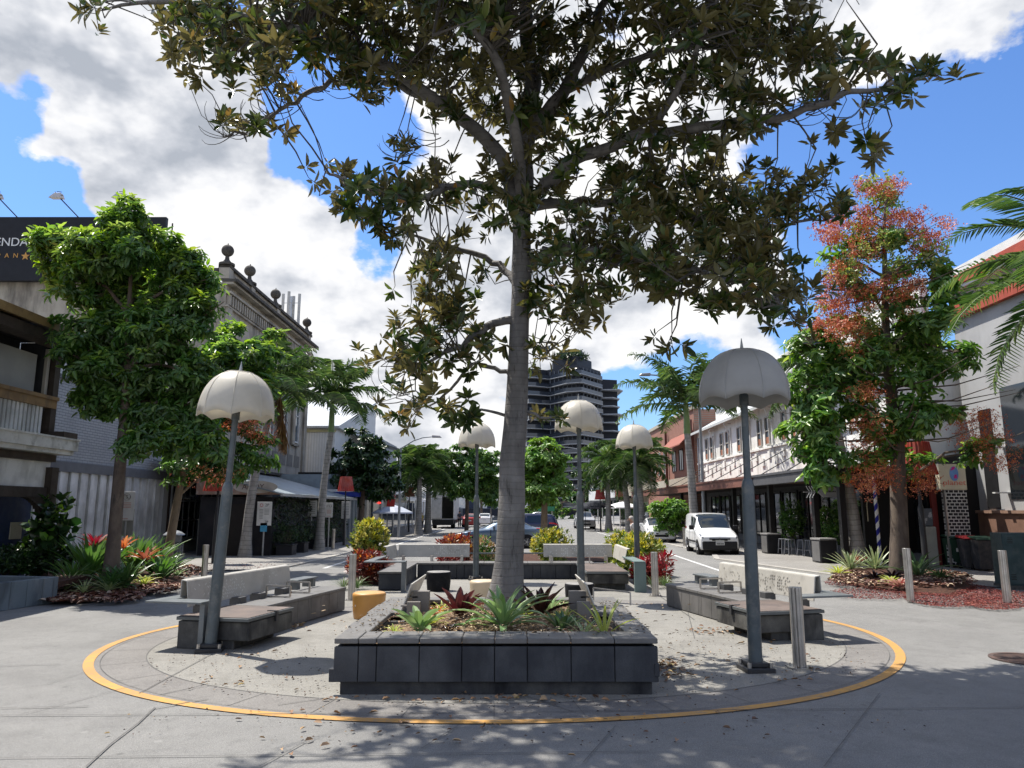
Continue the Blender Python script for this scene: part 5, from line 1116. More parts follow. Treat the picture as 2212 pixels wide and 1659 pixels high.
st_ = thing('stepped_gable_building', 'grey building with a stepped parapet above the dark tree', 'building', (0,0,0))
part(st_, 'wall', mat('blue_grey_wall',(.22,.25,.28),.7), lambda b: (b.bb(-24,-13.2,71,84,0,9), b.bb(-22,-14.4,70.9,71.2,9,10), b.bb(-20,-16,70.9,71.2,10,11.2)))
part(st_, 'coping', mat('pale_coping',(.45,.46,.47),.6), lambda b: (b.bb(-24.1,-13.1,70.85,71.25,8.95,9.1), b.bb(-22.1,-14.3,70.85,71.25,9.95,10.1), b.bb(-20.1,-15.9,70.85,71.25,11.15,11.3)))
# blue gated shop, cafe with awning, far left shops
bd = thing('blue_kiosk_front', 'shopfront with pale curtains and a royal blue awning past the pub', 'building', (0,0,0))
part(bd, 'wall', mat('blue_grey_front',(.30,.36,.40),.6), lambda b: (b.bb(-16,-11.3,47.6,52,0,4.2),))
part(bd, 'curtain', wavemat('pale_curtain',(.42,.47,.50),(.22,.26,.30),'X',4.5,.7), lambda b: b.bb(-12.6,-9.9,47.3,47.4,.1,2.75))
part(bd, 'awning', mat('royal_blue',(.01,.03,.28),.5), lambda b: b.bb(-12.8,-9.7,46.9,47.5,2.75,3.05))
part(bd, 'awning_top', WHITE, lambda b: b.bb(-12.5,-10.0,46.95,47.4,3.06,3.22))
def shops(label, y0, y1, x, z, m, n_, awn, upper=True, face=1, awz=3.0, awd=2.4, cat_='building', col_glass=GLASS, winh=(1.2,1.6)):
    t = thing('shop_building', label, cat_, (0,0,0), 0, 'shop buildings farther along the street'); s = face
    part(t, 'wall', m, lambda b: b.bb(x-s*10, x, y0, y1, 0, z)); part(t, 'parapet', STUC if m is STUC else OFFW, lambda b: b.bb(x-s*.3, x+s*.12, y0+.02, y1-.02, z, z+.35))
    part(t, 'shopfront', GLASS, lambda b: b.bb(x, x+s*.04, y0+.3, y1-.3, .3, 2.7))
    part(t, 'awning', awn, lambda b: b.add([(x,y0+.1,awz+.45),(x+s*awd,y0+.1,awz+.12),(x+s*awd,y1-.1,awz+.12),(x,y1-.1,awz+.45),(x,y0+.1,awz+.3),(x+s*awd,y0+.1,awz-.2),(x+s*awd,y1-.1,awz-.2),(x,y1-.1,awz+.3)],[(0,1,2,3),(7,6,5,4),(0,4,5,1),(1,5,6,2),(2,6,7,3),(3,7,4,0)]))
    for i in range(int((y1-y0)/5)+1): 
        yy = min(y0+.3+i*5, y1-.3); part(t, 'post', OFFW, lambda b: b.cyl((x+s*(awd-.15),yy,0),.06,awz-.2,8))
    if upper:
        k = max(1,int((y1-y0)/2.6))
        for i in range(k): yy = y0+.6+i*(y1-y0-1.0)/k; win(t, x, yy, yy+winh[0], z-.9-winh[1], z-.9, s, OFFW, col_glass, bars=(1,2), depth=.08, fr=.08)
    return t
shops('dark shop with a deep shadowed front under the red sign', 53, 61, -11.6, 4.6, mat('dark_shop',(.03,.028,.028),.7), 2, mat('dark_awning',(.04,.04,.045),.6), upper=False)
vb = shops('grey-green shop with an upper timber balcony and white awning', 61.5, 73, -11.6, 5.0, mat('grey_green_boards',(.20,.25,.25),.7), 3, WHITE, upper=False)
part(vb, 'balcony', mat('grey_green_boards',(.20,.25,.25)), lambda b: [b.bar((-9.6,62+i*1.3,4.0),(-9.6,62+i*1.3,6.8),.09) for i in range(9)]+[b.bar((-9.6,61.8,5.0),(-9.6,72.6,5.0),.1), b.bar((-9.6,61.8,6.85),(-9.6,72.6,6.85),.16)]+[b.bb(-11.6,-9.5,61.6,72.9,3.7,3.95)]+[b.bar((-9.6,62+i*1.3,4.0),(-9.6,63.3+i*1.3,5.0),.05) for i in range(8)])
part(vb, 'roof', wavemat('pale_roof', (.5,.5,.5),(.4,.4,.4),'X',5), lambda b: b.add([(-9.2,61.4,6.9),(-9.2,73.2,6.9),(-14,73.2,8.4),(-14,61.4,8.4)],[(0,1,2,3)]))
shops('low pale shop at the far end of the left footpath', 74, 95, -12.5, 4.5, OFFW, 4, WHITE, upper=False, awd=2.0)
# ================================================================ right side
XR_ = 14.5
WB = mat('white_rough_render', (.86,.85,.81), .8, col2=(.82,.81,.77), vs=1.2, stain=(.5,.49,.44), ss=1., streak=True)
wb = thing('white_two_storey_building', 'long white two-storey building with tall narrow windows over dark shopfronts', 'building', (0,0,0))
yw0, yw1 = 27.2, 57.
part(wb, 'upper_wall', WB, lambda b: [b.bb(XR_,XR_+9,yw0,yw1,3.55,8.0)]+[b.bb(XR_-.09,XR_,yw0+.6+i*1.1,yw0+.95+i*1.1,4.75-(.35 if i%2 else 0),5.2-(.35 if i%2 else 0)) for i in range(26)])
part(wb, 'parapet', WB, lambda b: (b.bb(XR_+1.2,XR_+1.5,yw0,yw1-1,8.0,10.6), b.bb(XR_+1.1,XR_+1.6,yw0,yw1-1,10.6,10.8), b.bb(XR_+1.0,XR_+1.2,yw0,yw1-1,9.6,9.75)))
part(wb, 'roof', wavemat('white_corrugated_eave', (.60,.63,.64), (.36,.40,.42), 'Y', 2.6, .5), lambda b: b.add([(XR_-.5,yw0,7.75),(XR_-.5,yw1+.3,7.75),(XR_+1.3,yw1+.3,8.75),(XR_+1.3,yw0,8.75),(XR_-.5,yw0,7.68),(XR_-.5,yw1+.3,7.68),(XR_+1.3,yw1+.3,8.68),(XR_+1.3,yw0,8.68)],[(0,1,2,3),(7,6,5,4),(0,4,5,1),(1,5,6,2),(2,6,7,3),(3,7,4,0)]))
part(wb, 'fascia', mat('pale_fascia',(.55,.56,.55),.5), lambda b: b.bb(XR_-.58,XR_-.5,yw0,yw1+.3,7.62,7.79))
k = 0; yy = 29.2
PNK = mat('terracotta_panel', (.38,.16,.09), .6); WFR = mat('window_frame_cream', (.50,.49,.45), .6)
while yy < yw1-2:
    for q in (0,1.35):
        w_ = win(wb, XR_, yy+q, yy+q+.72, 5.55, 7.15, -1, WFR, GLASS_B, bars=(1,2), depth=.09, fr=.07)
        part(w_, 'lower_panel', PNK, lambda b: b.bb(XR_-.045,XR_-.02,yy+q+.08,yy+q+.64,5.62,6.0))
    part(wb, 'eave_bracket', mat('white_gloss',(.7,.7,.68),.5), lambda b: (b.bar((XR_,yy-.45,6.5),(XR_-.48,yy-.45,7.6),.07), b.bar((XR_,yy-.45,7.55),(XR_-.48,yy-.45,7.6),.07), b.bar((XR_-.03,yy-.45,5.0),(XR_-.03,yy-.45,7.3),.09)))
    yy += 3.9
part(wb, 'string_course', WB, lambda b: b.bb(XR_-.1,XR_+.1,yw0,yw1,5.35,5.47))
part(wb, 'downpipe', mat('grey_pipe',(.28,.3,.33),.5), lambda b: b.tube([(XR_-.12,yw0+4.6,3.4),(XR_-.12,yw0+4.6,7.4)],.06,8))
part(wb, 'downpipe', mat('grey_pipe',(.28,.3,.33),.5), lambda b: b.tube([(XR_-.14,yw1-.6,3.4),(XR_-.14,yw1-.6,7.4)],.08,8))
# awnings
def awning(label, y0, y1, m, soffit, x0=11.1, z0=3.02, z1=3.52):
    t = thing('awning', label, 'awning', (0,0,0), 0, 'footpath awnings on the right')
    part(t, 'fascia', m, lambda b: (b.bb(x0,x0+.10,y0,y1,z0,z1), b.bb(x0-.05,x0,y0,y1,z1-.1,z1-.02), b.bb(x0-.05,x0,y0,y1,z0+.02,z0+.1)))
    part(t, 'roof', m, lambda b: b.bb(x0+.1,XR_,y0,y1,z1-.12,z1-.06)); part(t, 'soffit', soffit, lambda b: b.bb(x0+.1,XR_,y0,y1,z0+.12,z0+.16))
    return t
AWB = mat('brown_awning', (.20,.085,.06), .6, col2=(.17,.07,.05), vs=.8); SOF = mat('timber_soffit',(.16,.085,.045),.6); 
a1 = awning('charcoal grey awning fascia in front of the near restaurant', 25.6, 34.0, mat('charcoal_fascia',(.085,.085,.09),.6), SOF)
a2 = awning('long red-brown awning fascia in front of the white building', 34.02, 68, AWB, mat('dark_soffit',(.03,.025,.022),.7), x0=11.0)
for i, y in enumerate((30,33,37,41,45,49,53)):
    r_ = part(a1 if y < 34 else a2, 'stay_rod', POLE_D, lambda b: b.bar((11.15,y,3.5),(XR_,y+1.8,5.1),.035))
# shops under
ss = thing('dark_restaurant_front', 'row of dark glazed restaurant fronts under the right awning', 'building', (0,0,0))
part(ss, 'wall', mat('black_front',(.012,.011,.011),.5), lambda b: b.bb(XR_+.3,XR_+9,yw0-1.2,yw1+.0,0,3.5))
yy = yw0-1.
while yy < yw1-2.4:
    win(ss, XR_+.28, yy, yy+2.2, .45, 2.95, -1, mat('black_frame',(.02,.02,.02),.5), GLASS, bars=(2,1), depth=.08, fr=.07); yy += 2.4
part(ss, 'bulkhead', mat('grey_bulkhead',(.20,.20,.2),.7), lambda b: b.bb(XR_+.1,XR_+.28,yw0-1,yw1,0,.42))
for yv in (26.3,28.6,33.5,39.,45.,51.): part(ss, 'column', mat('near_black',(.015,.014,.014),.5), lambda b: b.bb(11.6,11.8,yv-.12,yv+.12,0,3.1))
part(ss, 'door_surround', mat('deep_red_frame',(.16,.02,.015),.5), lambda b: (b.bb(XR_+.15,XR_+.32,25.85,25.98,0,3.3),))
part(ss, 'arch_lamp', mat('warm_neon',(.55,.50,.35),.4), lambda b: b.tube([(13.02,27.2,1.55)]+[(13.22-.2*math.cos(a),27.2,2.15+.2*math.sin(a)) for a in [PI*k/8 for k in range(9)]]+[(13.42,27.2,1.55)],.02,6))
part(ss, 'return_wall', mat('near_black',(.015,.014,.014),.5), lambda b: b.bb(12.9,XR_+.3,27.25,27.4,0,3.1))
# brick building
BRK = brickmat('terracotta_brick', (.30,.125,.08), (.26,.105,.07), (.22,.17,.14), .24, .085, 'YZ', .010)
rb_ = thing('terracotta_brick_building', 'red brick building with tiled window hood beyond the white one', 'building', (0,0,0))
part(rb_, 'wall', BRK, lambda b: b.bb(XR_-.1,XR_+9,57.6,78,0,9.8)); part(rb_, 'parapet', mat('cream_coping',(.42,.38,.3),.7), lambda b: b.bb(XR_-.25,XR_+.3,57.5,78.1,9.8,10.1))
part(rb_, 'band', mat('cream_coping',(.42,.38,.3),.7), lambda b: b.bb(XR_-.2,XR_-.1,57.6,78,3.7,4.6))
part(rb_, 'tiled_hood', wavemat('red_tiles',(.34,.10,.06),(.20,.06,.04),'Y',3,.7), lambda b: b.add([(XR_-1.2,58,7.1),(XR_-1.2,66,7.1),(XR_-.1,66,8.2),(XR_-.1,58,8.2),(XR_-1.2,58,7.0),(XR_-1.2,66,7.0),(XR_-.1,66,8.1),(XR_-.1,58,8.1)],[(0,1,2,3),(7,6,5,4),(0,4,5,1),(1,5,6,2),(2,6,7,3),(3,7,4,0)]))
for q in (58.6,61.6,64.4): win(rb_, XR_-.1, q, q+1.5, 5.2, 7.0, -1, BROWN, GLASS, bars=(2,1))
for q in (68.5,71,73.5,76): win(rb_, XR_-.1, q, q+1.0, 5.2, 7.4, -1, OFFW, GLASS, bars=(1,2))
for q in (57.8,67.4): part(rb_, 'downpipe', mat('maroon_pipe',(.12,.03,.02),.5), lambda b: b.bb(XR_-.4,XR_-.2,q,q+.2,3.5,9))
shops('cream building with vertical pilasters on the far right side', 78.5, 100, XR_, 8.8, mat('beige_wall',(.40,.36,.27),.8,col2=(.34,.3,.22)), 5, mat('black_awning',(.012,.012,.014),.6), face=-1, awd=3.2, awz=3.1, winh=(1.0,3.0))
ws = thing('awning_sign', 'white awning fascia sign with a red end on the far right corner', 'sign', (0,0,0))
p0 = P(1273,1095,92); p1 = P(1330,1080,84)
part(ws, 'panel', WHITE, lambda b: b.plate([(p0.x,p0.y,3.0),(p1.x,p1.y,3.0),(p1.x,p1.y,4.1),(p0.x,p0.y,4.1)],.1))
part(ws, 'red_end', mat('red_sign',(.4,.03,.04),.5), lambda b: b.plate([(p1.x,p1.y-.02,3.0),(p1.x+.8,p1.y-1.4,3.0),(p1.x+.8,p1.y-1.4,4.2),(p1.x,p1.y-.02,4.2)],.1))
# grey building on the right edge
gr = thing('grey_gabled_building', 'pale grey building with red and white roof edges at the right edge', 'building', (0,0,0))
XE = 16.4; zR = PX(2150,545,XE).z
part(gr, 'wall', GREYW, lambda b: (b.bb(XE,XE+12,10,26.4,1.95,zR-1.5), b.bb(XE+.0,XE+12,10,26.4,zR-1.2,zR-.75)))
part(gr, 'roof_edge', mat('red_roof_edge',(.42,.07,.03),.5), lambda b: (b.bb(XE-.35,XE+12,9.8,26.9,zR-.62,zR-.25), b.bb(XE-.2,XE+12,10,26.6,zR-1.75,zR-1.2)))
part(gr, 'white_flashing', WHITE, lambda b: (b.bb(XE-.3,XE+12,9.9,26.8,zR-.24,zR+.05), b.bb(XE-.28,XE+12,9.9,26.7,zR-.75,zR-.63)))
part(gr, 'base_wall', mat('brown_render',(.22,.12,.08),.8,col2=(.17,.09,.06)), lambda b: b.bb(XE-.1,XE+12,10,26.5,0,1.85))
part(gr, 'ledge', mat('brown_ledge',(.28,.17,.12),.7), lambda b: b.bb(XE-.18,XE+.1,10,26.55,1.85,1.95))
yq0, yq1 = PX(2152,1000,XE).y, PX(2125,1000,XE).y
part(gr, 'dark_slot', DARK, lambda b: b.bb(XE-.02,XE+.2,yq0,yq1,2.0,5.4))
part(gr, 'window', GLASS, lambda b: b.bb(XE-.03,XE+.1,10.5,PX(2178,1000,XE).y,2.3,6))
part(gr, 'bracket', WHITE, lambda b: (b.bb(XE-.5,XE,yq0-.55,yq0-.4,4.0,4.04), b.bb(XE-.5,XE,yq0-.55,yq0-.4,2.5,2.54)))
ps = thing('planet_sign', 'square cream sign reading planet with a blue globe on a brick-patterned pillar', 'sign', (0,0,0))
a = P(2032,1058,25.3); c = P(2084,1002,25.3); ym = 25.3
part(ps, 'sign_panel', mat('cream_sign',(.70,.64,.46),.5,col2=(.62,.55,.42),vs=1.5), lambda b: b.bb(a.x,c.x,ym,ym+.25,a.z,c.z), bev=.01)
part(ps, 'cap', mat('dark_cap',(.05,.05,.055),.5), lambda b: (b.bb(a.x+.05,c.x-.03,ym+.02,ym+.3,c.z+.01,c.z+.2), b.bb(a.x-.02,c.x+.04,ym-.06,ym+.36,c.z+.2,c.z+.28)))
mx_ = (a.x+c.x)/2+.05; mz_ = a.z+(c.z-a.z)*.62
part(ps, 'globe', mat('globe_blue',(.18,.36,.72),.5), lambda b: b.plate([(mx_+.15*math.cos(t),ym-.006,mz_+.25*math.sin(t)) for t in [2*PI*k/24 for k in range(24)]],.012))
part(ps, 'globe_marks', mat('globe_magenta',(.70,.03,.30),.5), lambda b: (b.plate([(mx_-.12,ym-.018,mz_+.10),(mx_+.02,ym-.018,mz_+.15),(mx_+.05,ym-.018,mz_+.24),(mx_-.05,ym-.018,mz_+.23)],.006), b.plate([(mx_-.02,ym-.018,mz_-.16),(mx_+.09,ym-.018,mz_-.16),(mx_+.08,ym-.018,mz_-.03),(mx_,ym-.018,mz_-.04)],.006)))
text('planet', .26, mat('pink_print',(.75,.22,.16),.5), ps, (mx_-.02,ym-.006,a.z+.24), depth=.003, sx=1.25)
part(ps, 'pillar', brickmat('black_block_white_joint', (.012,.012,.014), (.02,.02,.022), (.62,.61,.58), .17, .11, 'XZ', .016), lambda b: b.bb(a.x+.18,c.x-.02,ym+.03,ym+.3,.15,a.z-.01))
part(ps, 'post', STEEL, lambda b: b.bb(a.x+.12,a.x+.16,ym,ym+.1,0,a.z-.01))
# hexagon sign under the awning, striped pole, far street buildings
hx = thing('hexagon_sign', 'dark hexagonal hanging sign with pale maze pattern under the near awning', 'sign', (0,0,0))
q = P(1790,1063,27.3); 
part(hx, 'panel', mat('sign_grey',(.30,.30,.31),.5), lambda b: b.plate([(q.x+r_*math.cos(t_)*1.0,27.28,q.z+.19*math.sin(t_)*1.15) for t_, r_ in [(R(60*k),.42) for k in range(6)]],.04))
def maze(b):
    for s_ in (-1,1):
        for j, r_ in enumerate((.08,.18,.28)):
            for u in (-1,1): b.bar((q.x+s_*(.45+r_),27.27,q.z+u*.03),(q.x+s_*(.45+r_+.1),27.27,q.z+u*.21),.02); 
        b.bar((q.x+s_*.5,27.27,q.z),(q.x+s_*.95,27.27,q.z),.02)
part(hx, 'maze_pattern', mat('pale_line',(.5,.5,.5),.5), maze)
part(hx, 'lettering', BLACK, lambda b: [b.box((q.x-.22+i*.055,27.25,q.z+.02),(.03,.01,.05)) for i in range(9)])
bp = thing('striped_pole', 'blue and white spiral striped pole standing beside the flame tree trunk', 'pole', (0,0,0)); q = P(1901,1200,25.8)
def spir(name, col, ph):
    b = MB(); k = 66; V = []; Fs = []
    for i in range(k+1):
        z = .1+3.6*i/k
        for j in range(7): t_ = 2*PI*z/.42+ph+PI*j/6; V.append((q.x+.062*math.cos(t_), q.y+.062*math.sin(t_), z))
    for i in range(k):
        for j in range(6): Fs.append((i*7+j,i*7+j+1,(i+1)*7+j+1,(i+1)*7+j))
    b.add(V,Fs); return b.build(name, col, bp, fix=False)
spir('white_stripe', WHITE, 0); spir('blue_stripe', mat('pole_blue',(.01,.015,.25),.4), PI)
# ---------------------------------------------------------------- end of the street
fb = thing('white_angular_building', 'low white building with dark pointed shapes closing the street', 'building', (0,0,0)); Yf = 132
def fq(px, py, Y=Yf): return tuple(P(px,py,Y))
part(fb, 'wall', WHITE, lambda b: b.bb(P(880,1100,Yf).x, P(1110,1100,Yf).x, Yf, Yf+20, 0, P(1000,1062,Yf).z))
part(fb, 'lower_wall', mat('grey_lower',(.16,.18,.2),.7), lambda b: b.bb(P(880,1100,Yf).x, P(1110,1100,Yf).x, Yf-.3, Yf-.05, 0, P(1000,1098,Yf).z))
part(fb, 'dark_point', mat('navy_point',(.03,.04,.07),.6), lambda b: b.plate([fq(1003,1064,Yf-.4),fq(1038,1098,Yf-.4),fq(1010,1098,Yf-.4)],.2))
part(fb, 'dark_point', mat('slate_point',(.10,.12,.15),.6), lambda b: b.plate([fq(995,1096,Yf-.6),fq(985,1130,Yf-.6),fq(930,1130,Yf-.6),fq(930,1098,Yf-.6)],.2))
part(fb, 'dark_band', mat('navy_band',(.02,.025,.04),.6), lambda b: b.bb(P(1000,1100,Yf).x, P(1108,1100,Yf).x, Yf-.6, Yf-.35, P(1000,1114,Yf).z, P(1000,1099,Yf).z))
part(fb, 'gable', mat('pale_gable',(.5,.52,.54),.6), lambda b: b.plate([fq(900,1112,118),fq(918,1066,118),fq(945,1112,118)],.3))
# tower
tw_ = thing('apartment_tower', 'tall dark apartment tower with white wavy balcony bands', 'building', (0,0,0)); Yt = 215
TB = mat('tower_dark', (.018,.022,.032), .5); TG = glassmat('tower_glass', (.022,.03,.045), .2); TWH = mat('tower_white', (.36,.38,.41), .6)
def tx(px): return P(px,1000,Yt).x
zt = P(1250,790,Yt).z; fh = (zt-2)/16.5; xs = [tx(1132),tx(1170),tx(1250),tx(1305)]
prof = [(tx(1128),Yt+14),(tx(1140),Yt+3),(tx(1185),Yt+6),(tx(1252),Yt-3),(tx(1308),Yt+8),(tx(1308),Yt+30),(tx(1128),Yt+30)]
part(tw_, 'core', TB, lambda b: b.prism(prof, 0, zt-.2))
def slab_prof(i, e):
    ph = i*1.1; return [(tx(1126+3*math.sin(ph)),Yt+14-e),(tx(1140+6*math.sin(ph+1)),Yt+2-e),(tx(1165+8*math.sin(ph)),Yt+3.5-e+math.sin(ph)),(tx(1190),Yt+5.5-e),(tx(1228+6*math.cos(ph)),Yt-2-e),(tx(1256),Yt-4-e),(tx(1311),Yt+7-e),(tx(1311),Yt+30),(tx(1126),Yt+30)]
for i in range(1,17):
    z = i*fh; part(tw_, 'floor_band', TWH, lambda b: b.prism(slab_prof(i,.9), z-.09, z+.09))
    part(tw_, 'balustrade', TG, lambda b: b.prism([(x, y+.15) for x, y in slab_prof(i,.75)], z+.10, z+1.2))
part(tw_, 'window_mullions', mat('mullion',(.10,.12,.15),.5), lambda b: [b.bb(tx(1192+j*9)-.12,tx(1192+j*9)+.12,Yt+5-j*1.15-.3,Yt+6-j*1.15,3,zt-1) for j in range(7)]+[b.bb(tx(1262+j*9)-.12,tx(1262+j*9)+.12,Yt-2.3+j*1.7,Yt-1.5+j*1.7,3,zt-1) for j in range(6)])
part(tw_, 'penthouse', TB, lambda b: (b.prism([(tx(1200),Yt+8),(tx(1250),Yt+1),(tx(1290),Yt+10),(tx(1290),Yt+24),(tx(1200),Yt+24)], zt, zt+3.3), b.prism([(tx(1215),Yt+9),(tx(1250),Yt+4),(tx(1272),Yt+10),(tx(1272),Yt+20),(tx(1215),Yt+20)], zt+3.3, zt+6.2)))
C_, d = in_ell((tx(1243),Yt+4,zt+3.8),(5,3,1.6),130); V, Q = rosettes(C_, d+np.array([[0,0,.5]]), 6, 1.0, .35); npmesh('roof_garden', V, Q, GL3, tw_)
# second, stepped wing
part(tw_, 'wing', TB, lambda b: b.prism([(tx(1300),Yt+10),(tx(1350),Yt+12),(tx(1350),Yt+40),(tx(1300),Yt+40)], 0, P(1320,806,Yt).z))
for i in range(1,16): z = i*fh; part(tw_, 'floor_band', TWH, lambda b: b.prism([(tx(1300),Yt+9),(tx(1335+14*(i%3==0)),Yt+8),(tx(1362 if i%3==0 else 1354),Yt+11),(tx(1354),Yt+40),(tx(1300),Yt+40)], z-.2, z+.15))
# far trees closing the view
for i, (px, py, rx, ry, Y, m_, lab) in enumerate([(1215,1085,60,35,150,GL2,'bushy green tree at the far end left of the green road sign'),(1262,1060,40,50,128,GL3,'olive tree in front of the tower base'),(1130,1085,50,35,150,GL3,'dark tree far behind the fig trunk'),(1165,1095,40,30,140,GL2,'low green tree far behind the lime coloured tree'),(1040,1050,35,30,120,GL2,'green tree above the white angular building'),(1300,1080,50,30,160,GL3,'dark tree behind the far cafe corner'),(820,1060,50,40,110,GL3,'dark tree at the far left end behind the palms')]):
    p = P(px,1099,Y); k_ = Y/F; broadleaf('street_tree', lab, (p.x,Y,0), [(0,0,0,.25),(0,0,pz(py,Y)*.5,.2),(0,0,pz(py,Y),.1)], [(0,0,pz(py,Y),rx*k_,rx*k_*.8,ry*k_,1.),(rx*k_*.5,0,pz(py,Y)-ry*k_*.5,rx*k_*.6,rx*k_*.6,ry*k_*.6,.5)], 420, .55, .3, m_, DKBARK, nl=6, group='trees at the far end of the street')
# nearer street trees
def street_tree(label, px, base, Y, lobes, n, m_, bark, r, L=.2, W_=.09, nl=8):
    p = P(px,1099,Y); X0 = p.x; z0 = min(l[2] for l in [lob(*q[:4],Y,Y,X0) for q in lobes])
    return broadleaf('street_tree', label, (X0,Y,0), [(0,0,0,r*1.2),(.02,0,1.2,r),(.05,0,max(2.,z0),r*.85),(.05,0,z0+1.4,r*.5)], [lob(*q[:4],Y+random.uniform(-.3,.3),Y,X0) for q in lobes], n, L, W_, m_, bark, nl=nl, a=(40,110), droop=.35, limbr=r*.4)
street_tree('dense dark green tree beside the red lampshade light', 780, 1160, 48, [(785,965,45,40),(745,1010,45,45),(820,1010,45,50),(780,1050,60,40),(840,1040,30,40)], 1500, GL3, DKBARK, .2, .3, .13)
street_tree('leafy green tree down the street just left of the fig trunk', 1008, 1150, 62, [(1010,975,35,25),(985,1010,35,30),(1045,1000,40,40),(1000,1045,45,35),(1050,1050,35,35)], 1300, GL2, DKBARK, .16, .34, .15)
street_tree('slim lime green tree with straight trunk right of the fig trunk', 1174, 1200, 30, [(1175,965,28,28),(1160,1000,35,35),(1195,1010,38,35),(1175,1045,48,32),(1160,1070,30,18)], 1100, GL4, TANBARK, .14, .17, .085)
street_tree('low leafy tree in front of the awning beside the hatchback', 1440, 1160, 44, [(1425,1098,28,18),(1455,1100,28,22),(1450,1130,25,22)], 700, GL4, DKBARK, .08, .2, .09)
